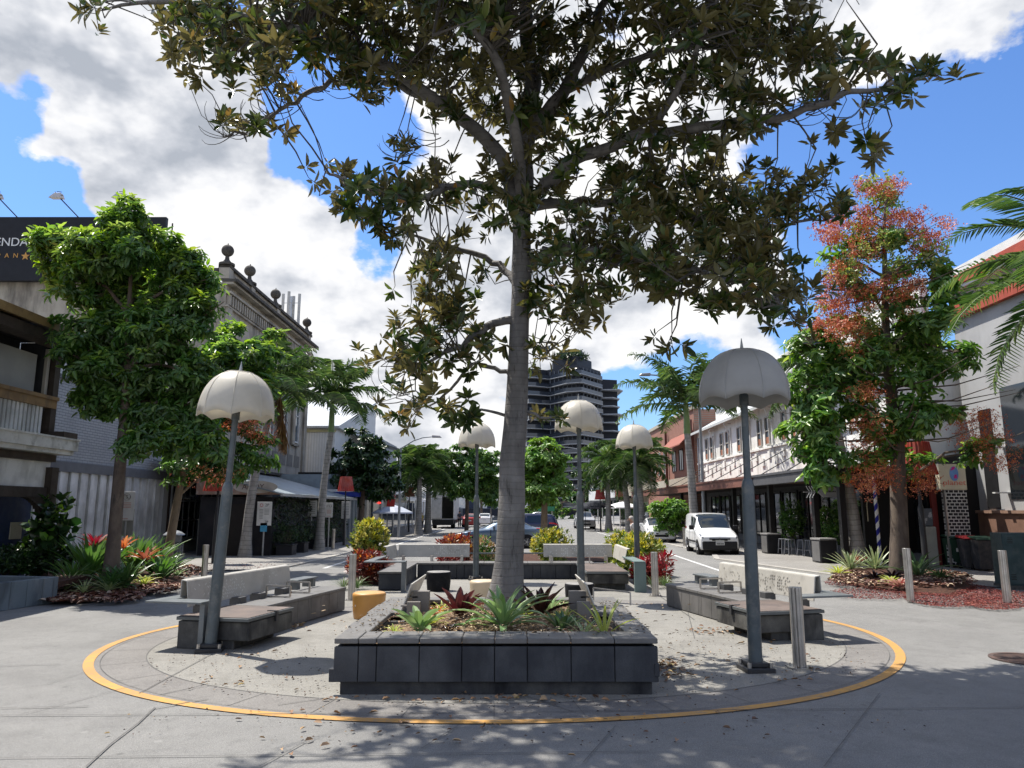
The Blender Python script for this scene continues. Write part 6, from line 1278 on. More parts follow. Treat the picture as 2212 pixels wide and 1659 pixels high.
# ================================================================ vehicles
TYRE = mat('tyre', (.015,.015,.016), .8); RIM = mat('alloy', (.45,.45,.46), .3, .8); PLAST = mat('black_trim', (.02,.02,.022), .5)
LENS = mat('lamp_lens', (.20,.21,.23), .1, spec=.8); REDL = mat('tail_lamp', (.35,.01,.01), .15)
def car(name, label, cat_, loc, rz, paint, st, wb, wr=.32, W=.88, glass=(), side=(), plate=None, group='parked cars', bumper=True, tail=False):
    """st: stations (y, zbottom, zbelt, zroof, halfwidth, roofhalfwidth); front at -y"""
    t = thing(name, label, cat_, loc, rz, group); n_ = len(st); SEC = []
    for y, zb, zw, zr, w, wr_ in st:
        hi = zr > zw+.12
        half = [(0,zb),(w*.90,zb),(w*.985,zb+.14),(w,(zb+zw)/2+.05),(w*.975,zw-.04),(w*.945 if hi else w*.9,zw+.01),(wr_+(.03 if hi else 0),zr-.075 if hi else max(zr-.01,zw+.015)),(wr_*.82,zr-.012 if hi else max(zr,zw+.02)),(0,zr+.012 if hi else max(zr+.02,zw+.03))]
        SEC.append([Vector((x,y,z)) for x, z in half]+[Vector((-x,y,z)) for x, z in half[-2:0:-1]])
    k = 16
    def cr_(p0, p1, p2, p3, u): return .5*((2*p1)+(p2-p0)*u+(2*p0-5*p1+4*p2-p3)*u*u+(3*p1-p0-3*p2+p3)*u**3)
    def S(u, v):
        i = min(int(u), n_-2); f = u-i; j = int(v) % k; g = v-int(v)
        def col(jj): return cr_(SEC[max(i-1,0)][jj%k], SEC[i][jj%k], SEC[i+1][jj%k], SEC[min(i+2,n_-1)][jj%k], f)
        lin = col(j).lerp(col(j+1), g); sm = cr_(col(j-1), col(j), col(j+1), col(j+2), g); return lin.lerp(sm, .55)
    def patch(u0, u1, v0, v1, nu, nv, off):
        P_ = []; 
        for a in range(nu+1):
            for c in range(nv+1):
                u = u0+(u1-u0)*a/nu; v = v0+(v1-v0)*c/nv; p = S(u,v); 
                if off: du = S(min(u+.03,n_-1.001),v)-S(max(u-.03,0),v); dv = S(u,v+.04)-S(u,v-.04); nn = du.cross(dv); nn.normalize(); cen = Vector((0,p.y,.8)); nn = nn if nn.dot(p-cen) > 0 else -nn; p = p+nn*off
                P_.append(p)
        return P_, [(a*(nv+1)+c,a*(nv+1)+c+1,(a+1)*(nv+1)+c+1,(a+1)*(nv+1)+c) for a in range(nu) for c in range(nv)]
    P_, Fs = patch(0, n_-1.0001, 0, 16, (n_-1)*4, 32, 0); q = 33; m9 = (n_-1)*4
    Fs += [tuple(range(0,32)), tuple(m9*q+j for j in range(31,-1,-1))]
    o = MB().add(P_, Fs).build('body', paint, t, smooth=True)
    V = [v for s9 in SEC for v in s9]
    for nm, i0, i1 in glass:
        P_, Fs = patch(i0, i1, 6.12, 9.88, 8, 12, .012); MB().add(P_, Fs).build(nm, CARGLASS, t, smooth=True, fix=False)
    for i0, i1 in side:
        for v0, v1 in ((5.12,5.86),(10.14,10.88)):
            P_, Fs = patch(i0+.03, i1-.03, v0, v1, 8, 3, .012); MB().add(P_, Fs).build('side_window', CARGLASS, t, smooth=True, fix=False)
    for yy in wb:
        for s_ in (-1,1):
            w_ = max(q[4] for q in st); b = MB(); b.tube([(s_*(w_-.24),yy,wr),(s_*(w_+.012),yy,wr)], wr*1.17, 24); b.build('wheel_arch', DARK, t)
            b = MB(); b.tube([(s_*(w_-.2),yy,wr),(s_*(w_+.015),yy,wr),(s_*(w_+.025),yy,wr)], [wr,wr,wr*.93], 24); wh = b.build('wheel', TYRE, t, smooth=True)
            b = MB(); x_ = s_*(w_+.028)
            b.tube([(s_*(w_+.0),yy,wr),(x_,yy,wr)], [wr*.62,wr*.60], 20)
            b.build('rim', mat('rim_dark',(.08,.08,.085),.4,.6), wh)
            b = MB()
            for q in range(5): a = 2*PI*q/5; b.bar((x_+s_*.008,yy,wr),(x_+s_*.008,yy+wr*.6*math.cos(a),wr+wr*.6*math.sin(a)),.05,.02)
            b.tube([(x_,yy,wr),(x_+s_*.02,yy,wr)],.06,10); b.build('spokes', RIM, wh)
    y0 = st[0][0]; w0 = st[0][4]; zf = st[0][2]
    for s_ in (-1,1):
        vv = ((4.3,5.15),(10.85,11.7))[0 if s_ > 0 else 1]
        P_, Fs = patch(.25, 1.75, vv[0], vv[1], 5, 4, .014); MB().add(P_, Fs).build('headlight', LENS, t, smooth=True, fix=False)
        P_, Fs = patch(n_-2.7, n_-1.15, vv[0], vv[1], 5, 4, .014); MB().add(P_, Fs).build('tail_light', REDL, t, smooth=True, fix=False)
        vd = ((2.2,5.0),(11.0,13.8))[0 if s_ > 0 else 1]
        for ud in (3.6,5.0,6.2):
            P_, Fs = patch(ud, ud+.035, vd[0], vd[1], 1, 6, .006); MB().add(P_, Fs).build('door_gap', PLAST, t, fix=False)
        hv = S(4.7, 4.2 if s_ > 0 else 11.8); b = MB(); b.box((hv.x+s_*.012,hv.y,hv.z),(.03,.16,.03)); b.build('door_handle', PLAST, t)
        im = next((i for i, s in enumerate(st) if s[3] > s[2]+.2), 2); ym = st[im][0]-.1; zm = st[im][2]; wm = st[im][4]
        b = MB(); b.box((s_*(wm+.12),ym-.05,zm+.09),(.22,.12,.20)); b.build('wing_mirror', paint if name != 'white_van' else PLAST, t, bev=.03)
    zl = st[0][1]
    b = MB(); b.box((0,y0-.015,zl+.13),(w0*1.1,.03,.14)); b.build('lower_grille', PLAST, t, bev=.01)
    b = MB(); b.box((0,y0-.01,zf-.06),(w0*.9,.03,.07)); b.build('grille', PLAST, t, bev=.01)
    b = MB(); b.box((0,y0-.035,zl+.27),(.37,.01,.12)); b.build('number_plate', mat('plate_white',(.6,.6,.58),.5), t)
    b = MB(); b.box((0,st[-1][0]+.03,st[-1][1]+.4),(.37,.01,.12)); b.build('number_plate', mat('plate_white',(.6,.6,.58),.5), t)
    return t
PW = carpaint('white_car_paint', (.74,.74,.73)); PB = carpaint('steel_blue_paint', (.10,.14,.19), .4); PN = carpaint('navy_paint', (.015,.02,.055), .3); PR = carpaint('red_paint', (.35,.01,.012)); PS = carpaint('silver_paint', (.45,.46,.47), .5)
van_st = [(-2.05,.32,.72,.73,.74,.6),(-1.98,.24,.80,.82,.82,.68),(-1.55,.2,.92,.97,.86,.7),(-1.15,.2,1.02,1.09,.86,.66),(-.62,.2,1.08,1.62,.86,.66),(-.30,.2,1.10,1.76,.86,.70),(.4,.2,1.1,1.80,.86,.73),(1.4,.2,1.1,1.80,.86,.74),(1.98,.22,1.08,1.76,.84,.72),(2.05,.3,1.05,1.70,.82,.70)]
v = P(1532,1099,34.6)
vn = car('white_van', 'small white delivery van parked facing us on the right', 'van', (v.x,34.6,.0), R(-4), PW, van_st, (-1.4,1.25), .31, glass=[('windscreen',3.15,4.9)], side=[(4.2,5.3),(5.35,5.95)], group='parked vehicles')
part(vn, 'bumper', PLAST, lambda b: b.box((0,-2.02,.42),(1.5,.14,.36)), bev=.04); part(vn, 'side_strip', PLAST, lambda b: (b.box((.885,.1,.55),(.02,2.2,.08)), b.box((-.885,.1,.55),(.02,2.2,.08))))
part(vn, 'antenna', PLAST, lambda b: b.bar((.0,-.2,1.8),(.0,0,2.1),.012))
part(vn, 'bumper_plate', mat('plate_white',(.6,.6,.58)), lambda b: (b.box((0,-2.10,.50),(.37,.012,.12)),))
part(vn, 'plate_characters', PLAST, lambda b: [b.box((-.13+i*.05+(.01 if i > 2 else 0),-2.107,.50),(.028,.003,.07)) for i in range(6)])
part(vn, 'upper_grille', PLAST, lambda b: b.box((0,-2.06,.70),(.9,.06,.06)), bev=.01)
part(vn, 'badge', STEEL, lambda b: b.tube([(0,-2.075,.70),(0,-2.06,.70)],.05,12))
hb_st = [(-2.1,.3,.62,.63,.72,.55),(-2.0,.22,.72,.74,.82,.62),(-1.5,.18,.86,.90,.87,.66),(-1.0,.18,.93,.98,.88,.62),(-.25,.18,.95,1.36,.88,.58),(.3,.18,.96,1.45,.88,.60),(1.1,.18,.97,1.42,.87,.58),(1.75,.2,.97,1.2,.85,.56),(2.1,.3,.90,.95,.80,.6)]
v = P(1418,1099,46)
hb = car('white_hatchback', 'white hatchback parked facing us in front of the leafy low tree', 'car', (v.x,46,0), R(-4), PW, hb_st, (-1.3,1.3), .32, glass=[('windscreen',3.1,4.5),('rear_window',6.2,7.4)], side=[(4.,4.95),(5,6.2)], group='parked vehicles')
sd_st = [(-2.35,.3,.60,.61,.70,.55),(-2.25,.22,.70,.72,.84,.62),(-1.6,.18,.84,.88,.90,.68),(-1.0,.18,.92,.97,.90,.64),(-.1,.18,.95,1.36,.90,.58),(.45,.18,.96,1.42,.90,.59),(1.15,.18,.98,1.34,.90,.57),(1.75,.2,1.0,1.08,.88,.66),(2.2,.22,.98,1.03,.85,.68),(2.35,.32,.90,.93,.80,.6)]
v = P(1079,1099,39)
car('blue_sedan', 'steel blue sedan crossing behind the fig trunk', 'car', (v.x,39,0), R(-90), PB, sd_st, (-1.42,1.42), .33, glass=[('windscreen',3.1,4.6),('rear_window',5.7,6.9)], side=[(4.,4.95),(5,6.2)], group='cars crossing the intersection')
su_st = [(-2.35,.35,.80,.82,.75,.6),(-2.25,.26,.92,.95,.88,.68),(-1.6,.24,1.04,1.08,.93,.7),(-1.1,.24,1.10,1.15,.93,.66),(-.3,.24,1.12,1.62,.93,.64),(.4,.24,1.13,1.72,.93,.66),(1.5,.24,1.14,1.70,.92,.65),(2.05,.26,1.12,1.62,.9,.62),(2.3,.34,1.0,1.2,.86,.6)]
v = P(1120,1099,44.5)
car('navy_suv', 'dark navy four wheel drive behind the blue sedan', 'car', (v.x,44.5,0), R(-84), PN, su_st, (-1.4,1.4), .36, glass=[('windscreen',3.1,4.6),('rear_window',6.6,7.6)], side=[(4.,4.95),(5,6.2)], group='cars crossing the intersection')
v = P(1017,1099,84)
car('red_car', 'red hatchback driving away at the far left lane', 'car', (v.x,84,0), R(180), PR, hb_st, (-1.3,1.3), .32, glass=[('windscreen',3.1,4.5),('rear_window',6.2,7.4)], side=[(4.,4.95),(5,6.2)], group='distant cars')
v = P(1048,1099,92)
car('white_car', 'white car waiting beside the red hatchback', 'car', (v.x,92,0), R(180), PW, hb_st, (-1.3,1.3), .32, glass=[('windscreen',3.1,4.5),('rear_window',6.2,7.4)], side=[(4.,4.95),(5,6.2)], group='distant cars')
v = P(1262,1099,76)
car('pale_suv', 'pale silver four wheel drive parked by the dark cafe umbrella', 'car', (v.x,76,0), R(0), PS, su_st, (-1.4,1.4), .36, glass=[('windscreen',3.1,4.6)], side=[(4.,4.95),(5,6.2)], group='distant cars')
v = P(1170,1099,130); car('silver_car', 'silver car far down the street under the white billboard', 'car', (v.x,130,0), R(80), PS, hb_st, (-1.3,1.3), .32, side=[(4.,4.95),(5,6.2)], group='distant cars')
# truck with open rear doors
v = P(957,1099,76)
tk = thing('box_truck', 'white box truck with its rear doors open', 'truck', (v.x,76,0), 0)
part(tk, 'cargo_box', mat('truck_white',(.48,.48,.47),.6), lambda b: (b.bb(-1.2,-1.12,0,6,.9,3.35), b.bb(1.12,1.2,0,6,.9,3.35), b.bb(-1.12,1.12,0,6,3.25,3.35), b.bb(-1.12,1.12,0,6,.9,1.0), b.bb(-1.12,1.12,5.9,6,1.0,3.25)))
part(tk, 'rear_door', mat('truck_white',(.48,.48,.47)), lambda b: b.bb(-1.2,-.1,-.10,-.03,1.0,3.2), bev=.02)
part(tk, 'rear_door', mat('truck_white',(.48,.48,.47)), lambda b: b.bb(1.14,1.2,-1.0,-.03,1.0,3.2), bev=.02)
part(tk, 'chassis', PLAST, lambda b: (b.bb(-1.1,1.1,-.1,6,.5,.9), b.bb(-1.0,1.0,-.2,.0,.35,.5)))
for s_ in (-1,1): part(tk, 'wheel', TYRE, lambda b: b.tube([(s_*.75,1.2,.45),(s_*1.15,1.2,.45)],.45,20), smooth=True)
part(tk, 'cab', carpaint('truck_cab',(.5,.5,.5)), lambda b: b.bb(-1.05,1.05,6.1,7.9,.5,2.6), bev=.15)
# ================================================================ people
def person(label, x, y, rz, h, J, hair, shirt, trousers, skin, group='people', mask=False):
    """J: joint dict in metres for a 1.75 m body"""
    t = thing('person', label, 'person', (x,y,0), rz, group); k = h/1.75
    def sk(name, pts, edges, rad, m_, root=0, sub=2):
        me = bpy.data.meshes.new(name); me.from_pydata([tuple(Vector(p)*k) for p in pts], edges, []); o = link(name, me, m_, t)
        o.modifiers.new('sk','SKIN'); 
        for i, r_ in enumerate(rad): me.skin_vertices[0].data[i].radius = (r_*k, (r_ if not isinstance(r_,tuple) else r_)*k) if not isinstance(r_,tuple) else (r_[0]*k, r_[1]*k)
        me.skin_vertices[0].data[root].use_root = True
        s = o.modifiers.new('ss','SUBSURF'); s.levels = sub; s.render_levels = sub
        return o
    names = list(J['pts']); ix = {n_: i for i, n_ in enumerate(names)}
    pts = [J['pts'][n_][:3] for n_ in names]; rad = [J['pts'][n_][3] for n_ in names]; ed = [(ix[a], ix[c]) for a, c in J['edges']]
    sk('body', pts, ed, rad, skin, ix['pelvis'])
    def sub_(keys, edges, add, m_, nm, cut=None):
        i2 = {n_: i for i, n_ in enumerate(keys)}; pp = []; rr_ = []
        for n_ in keys:
            v_ = J['pts'][n_] if n_ in J['pts'] else cut[n_]; pp.append(v_[:3]); q = v_[3]; rr_.append((q[0]+add,q[1]+add) if isinstance(q,tuple) else q+add)
        sk(nm, pp, [(i2[a],i2[c]) for a, c in edges], rr_, m_)
    lp = lambda a, c, f: tuple(J['pts'][a][i]+(J['pts'][c][i]-J['pts'][a][i])*f for i in range(3))
    sub_(['waist','chest','neckb','shl','shr','sl','sr','pelvis'], [('pelvis','waist'),('waist','chest'),('chest','neckb'),('neckb','shl'),('neckb','shr'),('shl','sl'),('shr','sr')], .018, shirt, 'shirt', {'sl': (*lp('shl','ell',.75),.052), 'sr': (*lp('shr','elr',.75),.052)})
    sub_(['pelvis','hipl','hipr','knl','knr','al','ar'], [('pelvis','hipl'),('pelvis','hipr'),('hipl','knl'),('hipr','knr'),('knl','al'),('knr','ar')], .016, trousers, 'trousers', {'al': (*lp('knl','anl',.9),.05), 'ar': (*lp('knr','anr',.9),.05)})
    for s_, nm in ((('anl','tol')),(('anr','tor'))):
        sk('shoe', [J['pts'][s_][:3], J['pts'][nm][:3]], [(0,1)], [.052,.045], PLAST)
    hd = Vector(J['pts']['head'][:3])*k; b = MB(); b.lathe([(.001,.118)]+[(.106*math.sin(a),.118*math.cos(a)) for a in [PI*q/12 for q in range(1,8)]], 18, cap=False); o = b.build('hair', hair, t, smooth=True); o.location = hd+Vector((0,.016,.022))*k; o.rotation_euler = (-.5+J.get('tilt',0),0,0); o.scale = (1.0*k,1.08*k,1.05*k)
    b = MB(); b.tube([Vector((0,-.10,-.02)),Vector((0,-.135,-.045))],[.012,.018],6); o = b.build('nose', skin, t, smooth=True); o.location = hd; o.scale = (k,k,k)
    b = MB()
    for s_ in (-1,1): b.box((s_*.035,-.101,.01),(.02,.01,.01))
    o = b.build('eyes', PLAST, t); o.location = hd; o.scale = (k,k,k)
    for s_ in (-1,1): b = MB(); b.box((s_*.095,.0,-.01),(.02,.035,.055)); o = b.build('ear', skin, t, bev=.006); o.location = hd; o.scale = (k,k,k)
    # hands: five fingers each
    for w_, e_ in (('wrl','ell'),('wrr','elr')):
        wv = Vector(J['pts'][w_][:3]); d = (wv-Vector(J['pts'][e_][:3])).normalized(); sd = d.cross(Vector((0,0,1)))
        sd = sd.normalized() if sd.length > .1 else Vector((0,1,0)); up = sd.cross(d); pts = [wv, wv+d*.08]; ed = [(0,1)]; rad = [.026,(.036,.02)]
        for f in range(4):
            a = wv+d*.09+sd*(f-1.5)*.02; c = a+d*(.035 if f in (0,3) else .045)-up*.008; e2 = c+d*.025-up*.02; i_ = len(pts); pts += [a,c,e2]; ed += [(1,i_),(i_,i_+1),(i_+1,i_+2)]; rad += [.010,.009,.007]
        a = wv+d*.03+sd*-.035; i_ = len(pts); pts += [a, a+d*.035-sd*.015]; ed += [(0,i_),(i_,i_+1)]; rad += [.012,.009]
        sk('hand', pts, ed, rad, skin, sub=1)
    return t
SKIN = mat('skin', (.50,.28,.19), .55, col2=(.45,.24,.16), vs=8, fine=.02)
def pose(pts): return dict(pts=pts, edges=[('pelvis','waist'),('waist','chest'),('chest','neckb'),('neckb','neck'),('neck','head'),('head','top'),('neckb','shl'),('neckb','shr'),('shl','ell'),('ell','wrl'),('shr','elr'),('elr','wrr'),('pelvis','hipl'),('pelvis','hipr'),('hipl','knl'),('hipr','knr'),('knl','anl'),('knr','anr'),('anl','tol'),('anr','tor')])
walk = pose({'pelvis':(0,0,.93,(.15,.11)),'waist':(0,-.01,1.08,(.14,.10)),'chest':(0,-.04,1.30,(.165,.115)),'neckb':(0,-.06,1.43,(.10,.08)),'neck':(0,-.09,1.50,.055),'head':(0,-.13,1.60,(.085,.10)),'top':(0,-.125,1.66,(.07,.085)),
 'shl':(.18,-.06,1.41,.06),'ell':(.23,.0,1.14,.042),'wrl':(.18,-.24,1.06,.030),'shr':(-.18,-.06,1.41,.06),'elr':(-.23,.02,1.14,.042),'wrr':(-.15,-.25,1.05,.030),
 'hipl':(.09,0,.88,.09),'hipr':(-.09,0,.88,.09),'knl':(.09,-.14,.50,.058),'knr':(-.09,.06,.48,.058),'anl':(.09,-.16,.09,.042),'anr':(-.09,.28,.12,.042),'tol':(.09,-.32,.04,.035),'tor':(-.09,.15,.03,.035)})
walk['tilt'] = -.35
v = P(1369,1099,29)
person('grey haired person in a white t-shirt walking left past the yellow bushes', v.x, 29, R(-90), 1.74, walk, mat('grey_hair',(.42,.38,.34),.7), mat('white_cotton',(.66,.65,.63),.85), mat('dark_trousers',(.04,.04,.045),.8), SKIN)
stand = pose({**walk['pts'],'neckb':(0,0,1.45,(.10,.08)),'neck':(0,0,1.52,.055),'head':(0,-.01,1.62,(.085,.10)),'top':(0,-.01,1.68,(.07,.085)),'chest':(0,0,1.31,(.165,.115)),'knl':(.09,-.02,.5,.058),'anl':(.1,0,.09,.042),'tol':(.1,-.15,.04,.035),'knr':(-.09,0,.5,.058),'anr':(-.1,0,.09,.042),'tor':(-.1,-.15,.04,.035)})
v = P(993,1099,80)
person('person in dark clothes standing beside the open truck', v.x, 80, R(20), 1.75, stand, mat('dark_hair',(.03,.025,.02),.7), mat('dark_shirt',(.05,.055,.08),.85), mat('dark_trousers',(.04,.04,.045),.8), SKIN)
v = P(863,1099,58)
person('person in a yellow top by the shops under the left palms', P(906,1099,66).x+.2, 66, R(60), 1.7, stand, mat('dark_hair',(.03,.025,.02),.7), mat('yellow_top',(.45,.36,.10),.85), mat('dark_trousers',(.04,.04,.045),.8), SKIN)
# ================================================================ street furniture
def red_lamp(label, x, y, h, s=1.):
    t = thing('red_shade_lamp', label, 'street lamp', (x,y,0), 0, 'street lamps with red fluted shades')
    part(t, 'pole', POLE_D, lambda b: b.lathe([(.07*s,0),(.06*s,h*.5),(.04*s,h*.52),(.035*s,h+.1)],12), smooth=True); part(t, 'base_plate', POLE_D, lambda b: b.cyl((0,0,0),.2*s,.04,12))
    b = MB(); n_ = 64; V = []
    for r_, z in ((.30,.78),(.34,.5),(.39,.2),(.43,0)):
        for k in range(n_):
            a = 2*PI*k/n_; q = r_*s*(1+.035*math.cos(a*24)); V.append((q*math.cos(a),q*math.sin(a),h-.75*s+z*s))
    b.add(V,[(i*n_+k,i*n_+(k+1)%n_,(i+1)*n_+(k+1)%n_,(i+1)*n_+k) for i in range(3) for k in range(n_)]+[tuple(range(n_))]); m_ = _M.get('redshade') or leafmat('redshade',[(0,(.42,.025,.022)),(1,(.48,.035,.03))],rough=.5,trans=.3)
    o = b.build('lamp_shade', m_, t, smooth=False, fix=False); sd_ = o.modifiers.new('s','SOLIDIFY'); sd_.thickness = .01
    return t
def rl(label, px, topy, Y, s=1.): p = P(px,topy,Y); red_lamp(label, p.x, Y, p.z, s)
rl('red fluted lampshade street lamp at the far corner of the pub', 748, 1031, 41, 1.02); rl('distant red lampshade street lamp beside the left palm pair', 885, 1053, 64, 1.05)
rl('red lampshade street lamp mostly hidden behind the leaning umbrella lamp', 475, 1008, 27.5, 1.2); rl('distant red lampshade street lamp above the cafe umbrella on the right', 1296, 1059, 66, 1.1)
rl('large red lampshade street lamp behind the flame tree trunk', 1976, 958, 24, 1.35)
def sign(label, px, top, base_py, Y, w, h, board, marks=None, cat_='sign', second=None, group='parking signs on posts', pole_m=None, textb=None):
    p = P(px,top,Y); t = thing('parking_sign', label, cat_, (p.x,Y,0), 0, group)
    part(t, 'post', pole_m or mat('galvanised',(.33,.34,.34),.45,.4), lambda b: b.cyl((0,.02,0),.035,p.z-.05,10))
    bd_ = part(t, 'board', board, lambda b: b.box((0,-.03,p.z-h/2),(w,.015,h)), bev=.003)
    if marks: marks(t, p.z, w, h)
    return t
SW = mat('sign_white', (.62,.62,.6), .5); SG = mat('sign_grey_back',(.25,.26,.24),.5); REDM = mat('sign_red',(.5,.03,.03),.5); GRM = mat('sign_green',(.02,.18,.08),.5)
def m_2p(t, z, w, h):
    text('2P', .17, mat('sign_dark',(.05,.06,.06),.5), t, (.10,-.042,z-.14), depth=.002); text('2P', .15, mat('sign_dark',(.05,.06,.06)), t, (.11,-.042,z-h+.14), depth=.002)
    part(t, 'emblem', REDM, lambda b: b.tube([(-.13,-.040,z-.14),(-.13,-.043,z-.14)],.07,16)); part(t, 'emblem', SW, lambda b: b.tube([(-.13,-.0405,z-.14),(-.13,-.0445,z-.14)],.05,16))
    part(t, 'print_lines', mat('print_grey',(.22,.23,.22),.6), lambda b: [b.box((.10,-.040,z-.30-i*.055),(.2,.003,.02)) for i in range(5)]+[b.box((-.13,-.040,z-.32-i*.06),(.16,.003,.02)) for i in range(7)])
s1 = sign('white two-hour parking sign on a post beside the palm at the pub', 573, 1084, 1205, 31.2, .62, .98, SW, m_2p)
p = P(573,1140,31.2); part(s1, 'lower_board', mat('sign_blue',(.05,.30,.50),.5), lambda b: b.box((0,-.03,p.z+.02),(.28,.015,.36)))
def m_lines(t, z, w, h): part(t, 'print_lines', mat('print_grey',(.22,.23,.22)), lambda b: [b.box((0,-.040,z-.1-i*.09),(w*.7,.003,.03)) for i in range(int(h/.1)-1)])
def m_no(t, z, w, h):
    part(t, 'emblem', mat('ring_dark',(.10,.05,.05),.5), lambda b: [b.bar((.11*math.cos(2*PI*i/16),-.042,z-.17+.11*math.sin(2*PI*i/16)),(.11*math.cos(2*PI*(i+1)/16),-.042,z-.17+.11*math.sin(2*PI*(i+1)/16)),.022,.003) for i in range(16)]+[b.bar((-.08,-.042,z-.09),(.08,-.042,z-.25),.02,.003)])
    text('S', .15, mat('sign_dark',(.05,.06,.06)), t, (0,-.042,z-.17), depth=.002); part(t, 'print_lines', mat('print_pink',(.5,.25,.2),.6), lambda b: [b.box((0,-.040,z-.36-i*.05),(w*.6,.003,.02)) for i in range(4)]+[b.box((0,-.040,z-h+.06),(.16,.003,.02))])
sign('white sign with print on a thin post against the pub wall', 674, 1081, 1190, 37.5, .55, .80, SW, m_lines)
sign('small no-stopping sign on a post right of the tall palm', 712, 1086, 1190, 36.8, .36, .72, SW, m_no)
sign('white sign on a post behind the red lampshade lamp', 748, 1083, 1180, 41.5, .5, .95, SW, m_lines)
s2 = sign('no-stopping sign on a post in front of the pale panels on the left', 277, 1062, 1230, 24.0, .50, .92, SW, m_no)
p = P(277,1125,24.0); part(s2, 'lower_board', SG, lambda b: (b.box((0,.06,p.z-.05),(.45,.015,.85)),))
# cafe sign board, red and white
cs = thing('cafe_sign', 'red and white curved cafe sign hanging past the pub', 'sign', (0,0,0)); Yc = 50; a = P(826,1096,Yc); c = P(852,1062,Yc)
part(cs, 'panel', SW, lambda b: b.plate([tuple(P(828,1095,Yc)),tuple(P(852,1095,Yc)),tuple(P(856,1060,Yc)),tuple(P(832,1060,Yc))],.1))
part(cs, 'red_panel', REDM, lambda b: b.plate([tuple(P(835,1094,Yc-.07)),tuple(P(852,1094,Yc-.07)),tuple(P(854,1078,Yc-.07)),tuple(P(837,1078,Yc-.07))],.03))
text('LES', .5, REDM, cs, tuple(P(844,1071,Yc-.1)), depth=.01); part(cs, 'hanger', POLE_D, lambda b: b.bar(tuple(P(842,1062,Yc)), tuple(P(842,1040,Yc)), .05))
# cafe umbrellas
def cafe_umb(label, px, py, Y, r, m_, h=2.4):
    p = P(px,1099,Y); t = thing('cafe_umbrella', label, 'umbrella', (p.x,Y,0), .3, 'cafe umbrellas'); part(t, 'pole', POLE_D, lambda b: b.cyl((0,0,0),.03,h,8))
    part(t, 'canopy', m_, lambda b: b.lathe([(r,h-.65),(r*.98,h-.55),(r*.5,h-.2),(.03,h)],8,cap=False)); return t
cafe_umb('black cafe umbrella on the far right footpath', 1285, 1110, 68, 1.9, mat('black_canvas',(.02,.022,.03),.8), 2.75)
cafe_umb('black cafe umbrella partly behind its twin on the right footpath', 1264, 1110, 72, 1.6, mat('black_canvas',(.02,.022,.03)), 2.6)
cafe_umb('white cafe umbrella under the far right awning', 1345, 1110, 74, 1.9, WHITE, 2.7)
cafe_umb('flat pale cafe umbrella outside the left shops', 848, 1110, 54, 1.5, mat('pale_canvas',(.45,.48,.55),.8), 2.3)
# street lights with arms
def street_light(label, x, y, h, arm, r=.09, group='tall street lights'):
    t = thing('street_light', label, 'street light', (x,y,0), 0, group); part(t, 'pole', mat('galvanised_grey',(.30,.32,.34),.5,.3), lambda b: b.tube([(0,0,0),(0,0,h)],[r,r*.6],12), smooth=True)
    part(t, 'arm', mat('galvanised_grey',(.30,.32,.34)), lambda b: b.tube([(0,0,h-.05),(arm*.4,0,h+.5),(arm*.7,0,h+.72),(arm,0,h+.78)],[r*.55,r*.5,r*.4,r*.35],8), smooth=True)
    part(t, 'lamp_head', mat('lamp_head_metal',(.30,.28,.27),.4,.4), lambda b: b.add([(arm*1.0,-.14,h+.72),(arm*1.0,.14,h+.72),(arm+math.copysign(.7,arm),.14,h+.72),(arm+math.copysign(.7,arm),-.14,h+.72),(arm*1.0,-.08,h+.9),(arm*1.0,.08,h+.9),(arm+math.copysign(.55,arm),.08,h+.86),(arm+math.copysign(.55,arm),-.08,h+.86)],[(3,2,1,0),(4,5,6,7),(0,1,5,4),(1,2,6,5),(2,3,7,6),(3,0,4,7)]), bev=.02)
p = P(1497,850,43); q = P(1405,809,43); street_light('street light arching over the street from behind the spiky palm', p.x+.35, 43, q.z-.8, q.x-p.x-.35, .12)
p = P(866,960,52); q = P(903,943,52); street_light('grey street light pole in front of the far left shops', p.x, 52, q.z-.8, q.x-p.x+1.0, .10)
p = P(1272,990,110); q = P(1205,955,110); street_light('distant street light in front of the tower base', p.x, 110, q.z-1.5, q.x-p.x, .12)
# traffic light
v = P(981,1099,90); tl = thing('traffic_light', 'traffic light showing red beyond the box truck', 'traffic light', (v.x,90,0))
z_ = P(981,1088,90).z; part(tl, 'pole', BLACK, lambda b: b.cyl((.0,.2,0),.07,z_+.6,8)); part(tl, 'housing', BLACK, lambda b: b.box((0,0,z_-.3),(.42,.2,1.25)), bev=.03)
part(tl, 'red_lamp', emit('red_signal',(1,.03,.02),6), lambda b: b.tube([(0,-.11,z_+.1),(0,-.13,z_+.1)],.13,16))
for dz in (-.3,-.65): part(tl, 'unlit_lamp', DARK, lambda b: b.tube([(0,-.11,z_+dz),(0,-.12,z_+dz)],.12,12))
